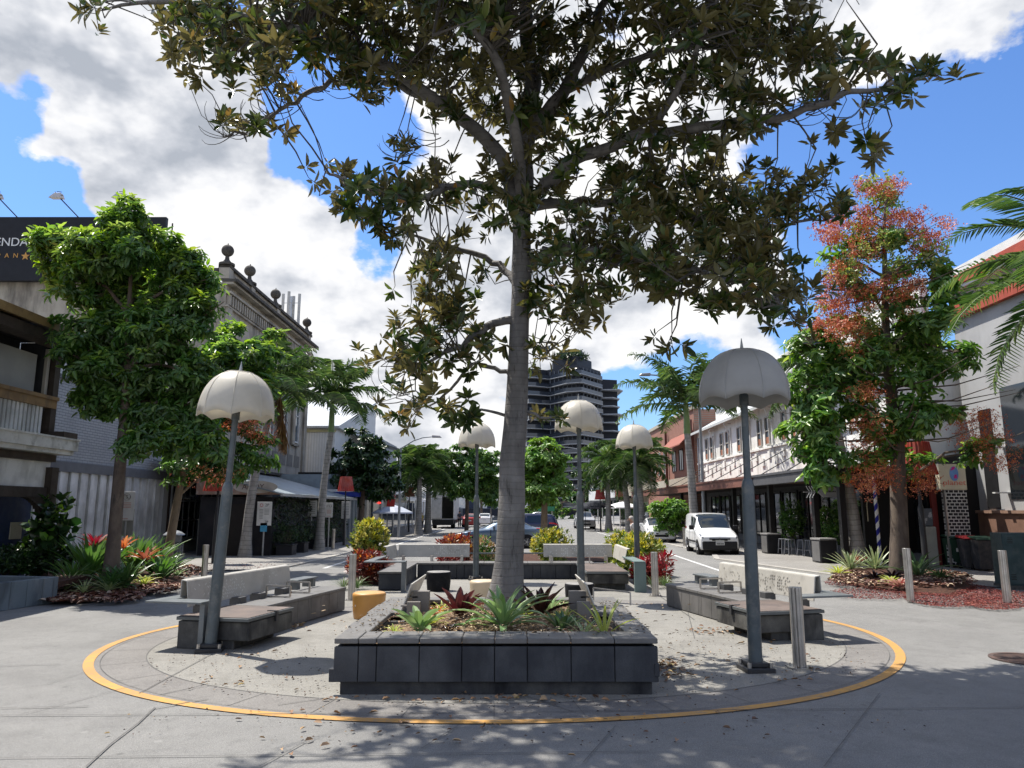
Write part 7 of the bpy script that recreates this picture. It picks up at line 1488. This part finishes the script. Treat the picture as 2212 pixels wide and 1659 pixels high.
# far signs
p = P(1162,1100,125); s_ = thing('green_road_sign', 'green road direction sign far down the street', 'sign', (0,0,0)); q = P(1176,1099,118); part(s_, 'board', GRM, lambda b: b.box(tuple(P(1180,1099,118)),(2.6,.05,.75))); part(s_, 'post', STEEL, lambda b: (b.cyl((q.x-.9,118.1,0),.05,2.,8), b.cyl((q.x+1.2,118.1,0),.05,2.,8)))
s_ = thing('white_board_sign', 'white rectangular board far down the street', 'sign', (0,0,0)); part(s_, 'board', WHITE, lambda b: b.box(tuple(P(1131,1085,126)),(2.6,.1,1.8))); part(s_, 'post', STEEL, lambda b: b.cyl((P(1131,1085,126).x,126.1,0),.06,2.4,8))
p = P(1060,1083,70); s_ = thing('parking_sign', 'small dark blue parking sign left of the fig trunk', 'sign', (0,0,0)); part(s_, 'board', mat('navy_sign',(.01,.02,.09),.5), lambda b: b.box((p.x,70,p.z),(.7,.05,1.3))); part(s_, 'post', STEEL, lambda b: b.cyl((p.x,70.1,0),.05,p.z+1.2,8)); text('P', .5, SW, s_, (p.x,69.96,p.z+.25))
# mesh litter bin
v = G(371,1222); lbn = thing('litter_bin', 'grey mesh litter bin with a domed metal lid', 'litter bin', (v.x,v.y,0))
part(lbn, 'drum', mat('bin_mesh',(.16,.17,.18),.5,.3), lambda b: [b.lathe([(.33,z_),(.335,z_+.012),(.33,z_+.024)],24,cap=False) for z_ in [i*.045+.12 for i in range(15)]]+[b.bar((.325*math.cos(a),.325*math.sin(a),.1),(.325*math.cos(a),.325*math.sin(a),.8),.02) for a in [2*PI*k/18 for k in range(18)]])
part(lbn, 'liner', DARK, lambda b: b.cyl((0,0,.1),.29,.68,20)); part(lbn, 'hood', mat('bin_collar',(.12,.13,.14),.5), lambda b: b.lathe([(.26,.82),(.27,1.06),(.25,1.08)],20,cap=False))
part(lbn, 'lid', mat('bin_lid',(.42,.44,.46),.35,.5), lambda b: b.lathe([(.37,1.07),(.36,1.10),(.25,1.18),(.12,1.23),(.01,1.24)],24), smooth=True); part(lbn, 'stand', BROWN, lambda b: b.cyl((0,0,0),.1,.12,10))
v = G(434,1196); ub = thing('utility_box', 'narrow beige utility box against the shopfront corner pier', 'utility box', (v.x,v.y,0)); part(ub, 'cabinet', mat('beige_box',(.34,.33,.28),.6), lambda b: b.box((0,0,.75),(.35,.3,1.5)), bev=.02); part(ub, 'cap', mat('beige_box_top',(.4,.39,.33),.6), lambda b: b.box((0,0,1.52),(.4,.35,.05)))
# dark box planters on the right footpath
for lab, px, py in (('dark square litter box left of the cafe tables',1667,1197),('dark square litter box in front of the thick palm',1782,1217)):
    v = G(px,py); t = thing('street_bin', lab, 'litter bin', (v.x,v.y,.03), .15, 'dark square bins on the right footpath')
    part(t, 'body', mat('street_bin_black',(.022,.022,.025),.5), lambda b: b.box((0,0,.42),(.62,.62,.8),taper=1.06), bev=.01); part(t, 'top', mat('street_bin_top',(.28,.27,.26),.5), lambda b: b.box((0,0,.86),(.68,.68,.07)), bev=.01); part(t, 'side_panel', mat('street_bin_side',(.16,.155,.15),.6), lambda b: b.box((-.325,0,.42),(.01,.5,.72)))
# stools and tables under the awning
stl = None; SM = mat('stool_metal', (.30,.31,.34), .4, .6)
labs = ['metal stool nearest the left dark bin','second metal stool from the left dark bin','third metal stool from the left dark bin','fourth metal stool from the left dark bin, mid row','fifth metal stool from the left dark bin','metal stool nearest the thick palm bin']
for i, px in enumerate((1694,1708,1737,1753,1775,1800)):
    v = G(px,1199+i*1.6)
    if stl is None:
        stl = thing('metal_stool', labs[0], 'stool', (v.x,v.y,.03), .1, 'metal stools outside the restaurant')
        part(stl, 'seat', SM, lambda b: b.box((0,0,.66),(.31,.31,.03)), bev=.01)
        for sx in (-1,1):
            for sy in (-1,1): part(stl, 'leg', SM, lambda b: b.bar((sx*.13,sy*.13,.65),(sx*.19,sy*.19,0),.035))
        part(stl, 'footrest', SM, lambda b: [b.bar((sx*.17,-.17,.25),(sx*.17,.17,.25),.02) for sx in (-1,1)])
    else: dup(stl, (v.x,v.y,.03), random.uniform(0,.4), labs[i])
tbl = None
for i, (px, py) in enumerate(((1700,1182),(1745,1186),(1800,1190))):
    v = G(px,py); lab = ['low dark cafe table behind the left pair of metal stools','dark cafe table behind the middle metal stools','dark cafe table behind the stools nearest the palm'][i]
    if tbl is None:
        tbl = thing('cafe_table', lab, 'table', (v.x,v.y,.03), 0, 'cafe tables under the awning'); part(tbl, 'table_top', mat('dark_table',(.05,.05,.055),.4), lambda b: b.box((0,0,.95),(1.5,.6,.04)), bev=.005)
        for s_ in (-1,1): part(tbl, 'leg', POLE_D, lambda b: b.bar((s_*.6,0,.93),(s_*.6,0,0),.06))
    else: dup(tbl, (v.x,v.y,.03), .0, lab)
for i, (px, py) in enumerate(((1640,1170),(1720,1178))):
    v = P(px,1099,[34.5,31][i]); bush('potted_shrub', ['bushy potted plant inside the dark restaurant front','bushy potted plant under the awning near the stools'][i], 'shrub', (v.x+1.5,[34.5,31][i],.5), .55, 1.7, [GL2], 220, .16, .06, 7, 'potted plants under the right awning')
# wheelie bins
def wheelie(label, x, y, rz, body, lid, sticker=False):
    t = thing('wheelie_bin', label, 'wheelie bin', (x,y,.03), rz, 'wheelie bins by the grey wall')
    part(t, 'body', body, lambda b: b.add([(-.22,-.22,.05),(.22,-.22,.05),(.22,.25,.05),(-.22,.25,.05),(-.29,-.32,.98),(.29,-.32,.98),(.29,.34,.98),(-.29,.34,.98)],[(3,2,1,0),(4,5,6,7),(0,1,5,4),(1,2,6,5),(2,3,7,6),(3,0,4,7)]), bev=.02)
    part(t, 'lid', lid, lambda b: b.add([(-.31,-.38,.99),(.31,-.38,.99),(.31,.38,1.03),(-.31,.38,1.03),(-.28,-.33,1.05),(.28,-.33,1.05),(.28,.36,1.10),(-.28,.36,1.10)],[(3,2,1,0),(4,5,6,7),(0,1,5,4),(1,2,6,5),(2,3,7,6),(3,0,4,7)]), bev=.015)
    for s_ in (-1,1): part(t, 'wheel', TYRE, lambda b: b.tube([(s_*.2,.3,.1),(s_*.26,.3,.1)],.1,14))
    if sticker: part(t, 'sticker', WHITE, lambda b: b.box((-.02,-.283,.62),(.16,.006,.16)))
GBIN = mat('bin_green',(.03,.07,.045),.55); DB = mat('bin_dark',(.035,.037,.042),.6,col2=(.07,.065,.065),vs=6)
for lab, px, py, m1, m2, sk_ in (('green wheelie bin with a white sticker','2068',1232,GBIN,GBIN,True),('dark wheelie bin with a red lid','2100',1236,DB,REDM,False),('dark wheelie bin with a green lid beside the electrical cabinet','2128',1239,DB,GBIN,False)):
    v = G(float(px),py-4); wheelie(lab, v.x, v.y, R(random.uniform(-14,-4)), m1, m2, sk_)
# electrical cabinet and pillar box
v = G(2222,1275); ec = thing('electrical_cabinet', 'tall dark green electrical cabinet by the right edge', 'cabinet', (v.x+.3,v.y+.35,0), R(-12))
CG = mat('cabinet_green', (.025,.05,.055), .5, col2=(.045,.075,.08), vs=3, stain=(.07,.09,.09), ss=4)
part(ec, 'body', CG, lambda b: b.box((0,0,.74),(1.35,.7,1.3)), bev=.015); part(ec, 'door', CG, lambda b: (b.box((-.335,-.356,.74),(.65,.015,1.2)),), bev=.004); part(ec, 'door', CG, lambda b: (b.box((.335,-.356,.74),(.65,.015,1.2)),), bev=.004); part(ec, 'plinth', CONC_D, lambda b: b.box((0,0,.05),(1.4,.75,.1)))
part(ec, 'vents', PLAST, lambda b: [b.box((x_,-.366,z_+i*.04),(.12,.005,.015)) for x_ in (-.5,-.15) for z_ in (.25,1.15) for i in range(4)])
v = G(2012,1226); uc = thing('utility_pillar', 'beige utility pillar with a meter box on top beside the planet sign', 'utility box', (v.x,v.y,.03)); part(uc, 'pillar', mat('beige_box',(.34,.33,.28)), lambda b: b.box((0,0,.68),(.42,.35,1.36)), bev=.03); part(uc, 'meter_box', mat('meter_box',(.10,.11,.12),.5,col2=(.4,.4,.4),vs=5,vr=(.55,.6)), lambda b: b.box((.05,.1,1.68),(.45,.3,.6)), bev=.02)
# planter wall on the far left
a, c, d_ = G(-60,1330), G(122,1302), G(130,1290)
pw = thing('garden_planter_wall', 'low blue-grey stone planter wall at the left edge', 'planter', (0,0,0))
def pwall(b):
    A_, B_ = Vector((a.x,a.y,0)), Vector((c.x,c.y,0)); dd = (B_-A_).normalized(); nn = Vector((-dd.y,dd.x,0)); k_ = 5; L_ = (B_-A_).length/k_
    for i in range(k_): p_, q_ = A_+dd*(L_*i+.004), A_+dd*(L_*(i+1)-.004); b.prism([tuple(p_.xy),tuple(q_.xy),tuple((q_+nn*.16).xy),tuple((p_+nn*.16).xy)],0,.55)
    e_ = B_+nn*.16; f_ = e_+nn*2.2; b.prism([tuple(B_.xy),tuple((B_+nn*2.3).xy),tuple((B_+nn*2.3-dd*.16).xy),tuple((B_-dd*.16).xy)],0,.548)
part(pw, 'wall', mat('blue_grey_stone',(.13,.165,.185),.6,col2=(.17,.2,.22),vs=1.5,stain=(.05,.06,.07),ss=2.5,streak=True), pwall, bev=.01)
part(pw, 'soil', SOIL, lambda b: b.prism([(a.x,a.y+.18),(c.x-.1,c.y+.18),(c.x-.4,c.y+2.2),(a.x-1,a.y+2.6)],.3,.42))
# stormwater grate
v = G(2216,1425); b = MB()
gt = thing('drain_grate', 'rusty iron drain grate in the road at the right', 'drain', (v.x,v.y,0)); RUST = mat('rusty_iron',(.11,.065,.05),.8,col2=(.07,.05,.045),vs=8)
part(gt, 'frame', RUST, lambda b: b.lathe([(.43,.004),(.43,.018),(.37,.018),(.37,.004)],32,cap=False)); part(gt, 'bars', RUST, lambda b: [b.bb(-math.sqrt(.37**2-(i*.06)**2),math.sqrt(.37**2-(i*.06)**2),i*.06-.017,i*.06+.017,.005,.017) for i in range(-5,6)]); part(gt, 'pit', DARK, lambda b: b.cyl((0,0,.001),.37,.003,32))
v = G(520,1418+200*0); b = MB()
# ================================================================ planting
BG = leafmat('bromeliad_green', [(0,(.15,.27,.08)),(1,(.28,.42,.17))], rough=.3, trans=.25, spec=.6)
BGD = leafmat('bromeliad_dark_green', [(0,(.035,.10,.025)),(1,(.08,.17,.04))], rough=.3, trans=.2, spec=.6)
BR = leafmat('bromeliad_red', [(0,(.055,.006,.008)),(1,(.12,.014,.014))], rough=.28, trans=.15, spec=.6)
BRD = leafmat('bromeliad_black_red', [(0,(.022,.006,.008)),(1,(.05,.012,.012))], rough=.3, trans=.1)
BY = leafmat('bromeliad_yellow', [(0,(.30,.38,.05)),(1,(.48,.52,.12))], rough=.4, trans=.3)
BV = leafmat('bromeliad_cream_edge', [(0,(.28,.40,.14)),(1,(.52,.58,.30))], rough=.4, trans=.3)
BO = leafmat('bromeliad_orange', [(0,(.45,.09,.02)),(1,(.62,.22,.04))], rough=.4, trans=.3)
AG = leafmat('agave_green', [(0,(.06,.13,.05)),(1,(.14,.24,.10))], rough=.45, trans=.15)
zs = .50
def br(label, px, py, Y, n, L, W_, m_, **k): p = P(px, py, Y); return bromeliad('bromeliad', label, (p.x,Y,k.pop('z',zs)), n, L, W_, m_, group='bromeliads in the stone planter', **k)
br('large pale green bromeliad at the centre front of the planter', 1086, 1350, 9.6, 30, .84, .092, BG, e=(82,12), bend=55)
br('deep red bromeliad left of the fig trunk', 992, 1340, 10.55, 15, .50, .13, BR, e=(84,36), bend=22, fold=.35)
br('almost black bromeliad right of the fig trunk', 1168, 1340, 10.7, 13, .62, .12, BRD, e=(82,32), bend=20, fold=.35)
br('broad pale green bromeliad at the left front corner of the planter', 905, 1360, 9.25, 13, .46, .12, BG, e=(80,28), bend=42, fold=.35)
br('tiny yellow-green bromeliad in the left corner of the planter', 852, 1365, 9.35, 16, .16, .026, BY, e=(80,10), bend=50)
br('low dark red bromeliad beside the mulch in front of the planter centre', 965, 1365, 9.4, 14, .24, .07, BRD, e=(45,5), bend=30)
br('mid green bromeliad right of the planter centre', 1212, 1362, 9.3, 13, .36, .08, BGD, e=(80,40), bend=30)
br('green bromeliad with cream edged leaves at the planter front right', 1262, 1368, 9.05, 14, .42, .034, BV, e=(60,8), bend=40)
br('yellow-edged bromeliad with long stiff leaves at the right front corner', 1305, 1372, 9.0, 9, .60, .045, BY, e=(85,25), bend=30)
br('tall narrow bright green bromeliad behind the right backrest', 1188, 1310, 11.1, 26, .42, .035, BG, e=(85,10), bend=60)
br('olive tipped bromeliad in the middle right of the planter', 1218, 1330, 10.3, 20, .3, .035, BY, e=(80,5), bend=55)
br('small lime bromeliad right of the planter mulch', 1240, 1345, 9.8, 16, .24, .04, BG, e=(70,5), bend=50)
br('yellow-green bromeliad below the left backrest', 935, 1340, 10.0, 18, .24, .035, BY, e=(75,5), bend=50)
br('small orange tinted bromeliad by the left backrest', 945, 1320, 10.9, 14, .2, .03, BO, e=(75,10), bend=50)
br('olive bromeliad beside the left backrest supports', 955, 1310, 11.2, 20, .26, .03, BY, e=(75,5), bend=55)
br('low olive bromeliad behind the big pale one', 1130, 1320, 10.6, 18, .24, .03, BY, e=(70,5), bend=55)
br('short green bromeliad behind the red one', 1010, 1312, 11.3, 16, .3, .04, BGD, e=(75,5), bend=50)
# crotons and cordylines round the back bench
YC = leafmat('croton_yellow', [(0,(.30,.30,.03)),(.5,(.44,.42,.045)),(1,(.58,.54,.09))], rough=.35, trans=.3)
YG = leafmat('croton_green', [(0,(.06,.11,.015)),(.6,(.13,.20,.025)),(1,(.32,.34,.04))], rough=.35, trans=.3)
RD = leafmat('croton_red', [(0,(.07,.010,.010)),(.5,(.14,.015,.013)),(1,(.28,.05,.02))], rough=.35, trans=.25)
OR_ = leafmat('croton_orange', [(0,(.38,.04,.015)),(.5,(.48,.14,.025)),(1,(.58,.32,.05))], rough=.35, trans=.3)
RC_ = leafmat('cordyline_red', [(0,(.20,.008,.012)),(1,(.36,.02,.022))], rough=.35, trans=.25)
def bs(label, px, Y, r, h, mats, n=260, name='croton', **k): p = P(px,1099,Y); return bush(name, label, 'shrub', (p.x,Y,0), r, h, mats, n, group='coloured shrubs round the back bench', **k)
bs('tall yellow-topped croton bush behind the left end of the back bench', 805, 23.2, .48, 1.6, [YG,YC], 360, L=.13, W=.05, top=.8)
bs('dark red croton bush between the left bollard and the back bench', 795, 20.4, .50, .80, [RD,OR_], 300, L=.14, W=.035, top=.10)
bs('yellow croton bush behind the right back of the bench, left one', 1187, 25., .58, 1.22, [YG,YC], 260, L=.13, W=.05, top=.7)
bs('wide yellow croton bush at the foot of the farthest right umbrella lamp', 1350, 24.6, .72, 1.15, [YG,YC], 300, L=.13, W=.05, top=.7)
bs('nearest yellow croton bush behind the right wing of the back bench', 1385, 22.6, .6, 1.16, [YG,YC], 260, L=.13, W=.05, top=.7)
bs('orange and red croton bush behind the left back of the bench', 985, 24.6, .5, 1.02, [RD,OR_], 360, L=.15, W=.035, top=.9)
bs('bronze-green shrub just left of the fig trunk', 1047, 24.4, .36, 1.02, [GL2,leafmat('bronze',[(0,(.25,.16,.07)),(1,(.38,.25,.1))])], 300, L=.08, W=.03, top=.5, name='shrub')
bs('bright red cordyline right of the back bench', 1400, 20.8, .36, .66, [RC_], 110, L=.2, W=.045, name='cordyline')
bs('small bright red cordyline right of the right back bollard', 1428, 20.2, .2, .75, [RC_], 50, L=.18, W=.045, name='cordyline')
bs('low red shrub seen under the left back of the bench', 975, 23.6, .35, .5, [RD], 120, L=.14, W=.035)
for i, (px, Y, lab) in enumerate(((748,18.9,'grass tuft at the left back bollard'),(778,19.0,'striped grass tuft in front of the red croton'),(1432,19.4,'wispy grass tuft right of the back bench'),(1405,19.2,'grass tuft below the red cordyline'))):
    p = P(px,1099,Y); bromeliad('grass_tuft', lab, (p.x,Y,.02), 60, .5, .014, leafmat('tuft_green',[(0,(.05,.11,.03)),(1,(.16,.24,.08))],trans=.2), e=(85,20), bend=65, group='grass tufts round the back bench', cat_='grass tuft', fold=.1)
# left garden bed
def lb_(label, px, py, n, L, W_, m_, name='bromeliad', cat_='bromeliad', **k): g = G(px,py); return bromeliad(name, label, (g.x,g.y,k.pop('z',.1)), n, L, W_, m_, group='plants in the left garden bed', cat_=cat_, **k)
HG = leafmat('ginger_green', [(0,(.04,.12,.02)),(1,(.10,.22,.04))], rough=.35, trans=.3)
lb_('big clump of broad green leaves left of the flame tree trunk', 190, 1268, 40, 1.5, .13, HG, 'ginger_plant', 'plant', e=(88,50), bend=32)
lb_('second clump of broad green leaves just left of the trunk', 222, 1262, 34, 1.35, .13, HG, 'ginger_plant', 'plant', e=(88,50), bend=32)
lb_('clump of broad green leaves right of the flame tree trunk', 285, 1255, 38, 1.45, .13, HG, 'ginger_plant', 'plant', e=(88,50), bend=32)
lb_('wide clump of drooping green leaves beside the litter bin', 325, 1248, 40, 1.35, .13, HG, 'ginger_plant', 'plant', e=(85,38), bend=35)
lb_('crimson bromeliad raised above the left bed', 197, 1262, 14, .62, .12, RC_, z=.95, e=(82,20), bend=35)
lb_('orange bromeliad beside the flame tree trunk', 259, 1268, 8, .45, .10, BO, z=.95, e=(85,45), bend=30)
lb_('rusty orange bromeliad in the right half of the left bed', 308, 1262, 16, .6, .10, leafmat('rust_leaf',[(0,(.25,.05,.02)),(1,(.4,.11,.04))],trans=.25), z=.6, e=(75,20), bend=35)
lb_('yellow-green bromeliad at the front of the left bed', 310, 1272, 24, .42, .05, BY, e=(80,10), bend=50)
lb_('cream striped bromeliad at the front left of the bed', 140, 1286, 24, .62, .035, BV, e=(85,30), bend=35)
lb_('cream striped bromeliad second along the bed edge', 180, 1292, 20, .5, .035, BV, e=(85,20), bend=40)
lb_('pale striped bromeliad below the flame tree trunk', 232, 1288, 22, .45, .045, BV, e=(80,20), bend=45)
lb_('purple bromeliad beside the flame tree trunk base', 262, 1268, 16, .5, .07, BRD, e=(70,15), bend=40)
lb_('small pale bromeliad at the edge of the bed near the bollard', 382, 1252, 16, .38, .05, BG, e=(75,15), bend=50)
lb_('dark leafy clump behind the striped bromeliads', 236, 1286, 34, .9, .10, BGD, 'ginger_plant', 'plant', e=(80,20), bend=50)
bush('rubber_plant', 'tall rubber plant with large round leaves by the timber building post', 'plant', (*G(108,1264).xy,.3), .55, 1.85, [leafmat('rubber_leaf',[(0,(.015,.045,.012)),(.7,(.03,.08,.018)),(1,(.12,.26,.03))],rough=.22,trans=.25)], 74, .30, .20, 5, up=.6)
bush('shrub', 'dark leafy shrub spilling over the left planter wall', 'shrub', (*G(60,1268).xy,.35), .75, .75, [GL3], 220, .18, .07, 7)
bush('shrub', 'low dark fern-like shrub at the left image edge', 'shrub', (*G(5,1272).xy,.35), .9, .6, [GL3], 260, .13, .04, 8)
for i_, (px_, py_) in enumerate(((345,1262),(360,1256),(155,1278),(268,1282))):
    lb_(['leafy clump near the right end of the left bed','low spreading clump at the right end of the left bed','leafy clump behind the cream striped bromeliads','green clump at the front middle of the left bed'][i_], px_, py_, 30, .95, .09, [HG,BGD][i_%2], 'ginger_plant', 'plant', e=(88,35), bend=40)
# right bed
def rbd(label, px, py, n, L, W_, m_, **k): g = G(px,py); return bromeliad(k.pop('name','agave'), label, (g.x,g.y,.12), n, L, W_, m_, group='plants in the flame tree bed', cat_=k.pop('cat_','plant'), **k)
AGV = leafmat('agave_variegated', [(0,(.12,.20,.08)),(1,(.38,.42,.22))], rough=.4, trans=.2)
rbd('left striped spiky plant in the flame tree bed', 1838, 1240, 34, .95, .07, AGV, e=(85,5), bend=20)
rbd('right striped spiky plant in the flame tree bed', 1893, 1240, 36, 1.0, .07, AGV, e=(85,5), bend=20)
rbd('tall dark green spiky plant right of the flame tree trunk', 1985, 1256, 30, 1.15, .10, AG, e=(85,0), bend=50)
rbd('small green rosette at the right tip of the flame tree bed', 2033, 1262, 24, .5, .06, BGD, e=(80,5), bend=35)
rbd('yellow-green rosette at the left tip of the flame tree bed', 1812, 1252, 26, .5, .06, BY, e=(75,5), bend=50, name='bromeliad', cat_='bromeliad')
rbd('dark purple rosette in the middle of the flame tree bed', 1893, 1262, 24, .5, .08, BRD, e=(60,5), bend=45, name='bromeliad', cat_='bromeliad')
rbd('second purple rosette left of the bollard', 1930, 1262, 24, .5, .08, BRD, e=(60,5), bend=45, name='bromeliad', cat_='bromeliad')
rbd('pink and cream rosette beside the flame tree bed bollard', 1945, 1280, 24, .45, .07, leafmat('pink_leaf',[(0,(.30,.06,.06)),(1,(.55,.35,.25))],trans=.2), e=(70,5), bend=45, name='bromeliad', cat_='bromeliad')
rbd('golden rosette at the front of the flame tree bed', 1925, 1272, 24, .38, .06, BY, e=(70,5), bend=45, name='bromeliad', cat_='bromeliad')
rbd('small crimson bromeliad behind the striped spiky plants', 1853, 1228, 12, .5, .08, RC_, e=(85,35), bend=25, name='bromeliad', cat_='bromeliad')
# ================================================================ litter
def litter(name, label, pts, L, W_, cols, lift=.012):
    N = len(pts); P_ = np.array([[p[0],p[1],p[2]+lift] for p in pts]); a = RNG.uniform(0,6.28,N); D_ = np.column_stack([np.cos(a),np.sin(a),RNG.uniform(-.12,.25,N)]); U_ = np.tile([[0,0,1.]],(N,1))+RNG.normal(0,.25,(N,3))
    s_ = RNG.uniform(.6,1.2,N); V, Q = leaves(P_, unit(D_), unit(U_), L*s_, W_*s_, droop=.12, fold=.35); V[:,2] = np.maximum(V[:,2], np.repeat(P_[:,2]-lift+.003,6)); o = npmesh(name, V, Q, leafmat(name+'_m', cols, rough=.7, trans=0), None); tag(o, label, 'leaf litter', kind='stuff'); return o
def scat(px, n, z=.012):
    out_ = []
    for cx, cy, rx, ry, w in px:
        for _ in range(int(n*w)):
            a = random.uniform(0,2*PI); r_ = math.sqrt(random.random()); g = G(cx+rx*r_*math.cos(a), cy+ry*r_*math.sin(a)); out_.append((g.x,g.y,z))
    return out_
DRY = [(0,(.12,.06,.03)),(.4,(.26,.14,.06)),(.7,(.42,.27,.12)),(.9,(.20,.10,.04)),(1,(.5,.4,.12))]
litter('fallen_leaves', 'dry fallen leaves scattered over the plaza', scat([(1440,1455,40,22,.6),(1100,1512,400,10,.8),(1600,1440,280,60,.8),(640,1460,260,60,.5),(1100,1590,900,60,.5),(1550,1365,80,10,.7),(800,1590,300,40,.1),(1430,1440,25,12,.4)], 62), .085, .036, DRY)
litter('small_debris', 'small seeds and twigs scattered on the plaza', scat([(600,1450,300,60,1),(1150,1505,430,30,.6),(1600,1420,300,60,1.2),(1100,1570,900,50,.5),(560,1340,160,30,.3),(1440,1450,60,30,.5)], 360), .026, .016, [(0,(.03,.02,.015)),(.6,(.10,.06,.04)),(1,(.3,.2,.1))])
litter('leaves_by_bench', 'heap of pale dry leaves against the left bench foot', scat([(610,1352,40,10,1.)], 160), .09, .04, [(0,(.35,.2,.08)),(1,(.55,.40,.18))])
litter('coping_debris', 'small debris on the stone planter coping', [(random.uniform(XL,XR),random.choice([random.uniform(8.4,8.8)]),.606) for _ in range(60)]+[(random.uniform(XL,XL+.3),random.uniform(8.8,11.8),.606) for _ in range(110)]+[(random.uniform(XR-.3,XR),random.uniform(8.8,11.8),.606) for _ in range(110)], .03, .018, [(0,(.05,.035,.025)),(1,(.3,.22,.12))])
litter('mulch_chips', 'straw coloured mulch chips in the stone planter', [(random.gauss(-.1,.75),random.uniform(8.7,11.6),.53+random.uniform(0,.07)) for _ in range(2600)], .07, .018, [(0,(.16,.09,.045)),(.4,(.36,.24,.13)),(1,(.58,.45,.29))])
litter('bed_litter', 'dead leaves covering the left garden bed edge', scat([(200,1296,110,14,1.2),(330,1276,60,14,.9),(400,1240,40,14,.3),(120,1300,40,10,.4)], 700, .05), .16, .08, [(0,(.05,.015,.012)),(.5,(.16,.05,.03)),(.8,(.3,.12,.07)),(1,(.5,.38,.28))], .05)
REDP = [(0,(.08,.010,.012)),(.5,(.20,.018,.020)),(.85,(.32,.03,.03)),(1,(.42,.14,.09))]
litter('red_petals', 'carpet of fallen red petals round the flame tree bed', scat([(1900,1285,110,14,.8),(2060,1290,110,26,2.2),(2160,1300,80,22,1.3),(2050,1258,60,14,.5),(1830,1262,50,8,.3),(1450,1270,0,0,0)], 3600, .035), .042, .017, REDP)
litter('bed_mulch', 'pale and purple dead leaves in the flame tree bed', scat([(1900,1266,100,14,1),(1840,1256,40,10,.5),(2020,1262,80,18,1.1)], 600, .12), .14, .07, [(0,(.06,.02,.02)),(.5,(.2,.07,.04)),(1,(.5,.38,.25))], .05)
litter('left_petals', 'sparse red petals on the left footpath', scat([(400,1235,60,10,1),(520,1225,90,8,.5)], 300, .035), .06, .025, REDP)
b = MB(); g1, g2, g3 = G(1272*1,1505), G(1686,1378), G(1702,1377)
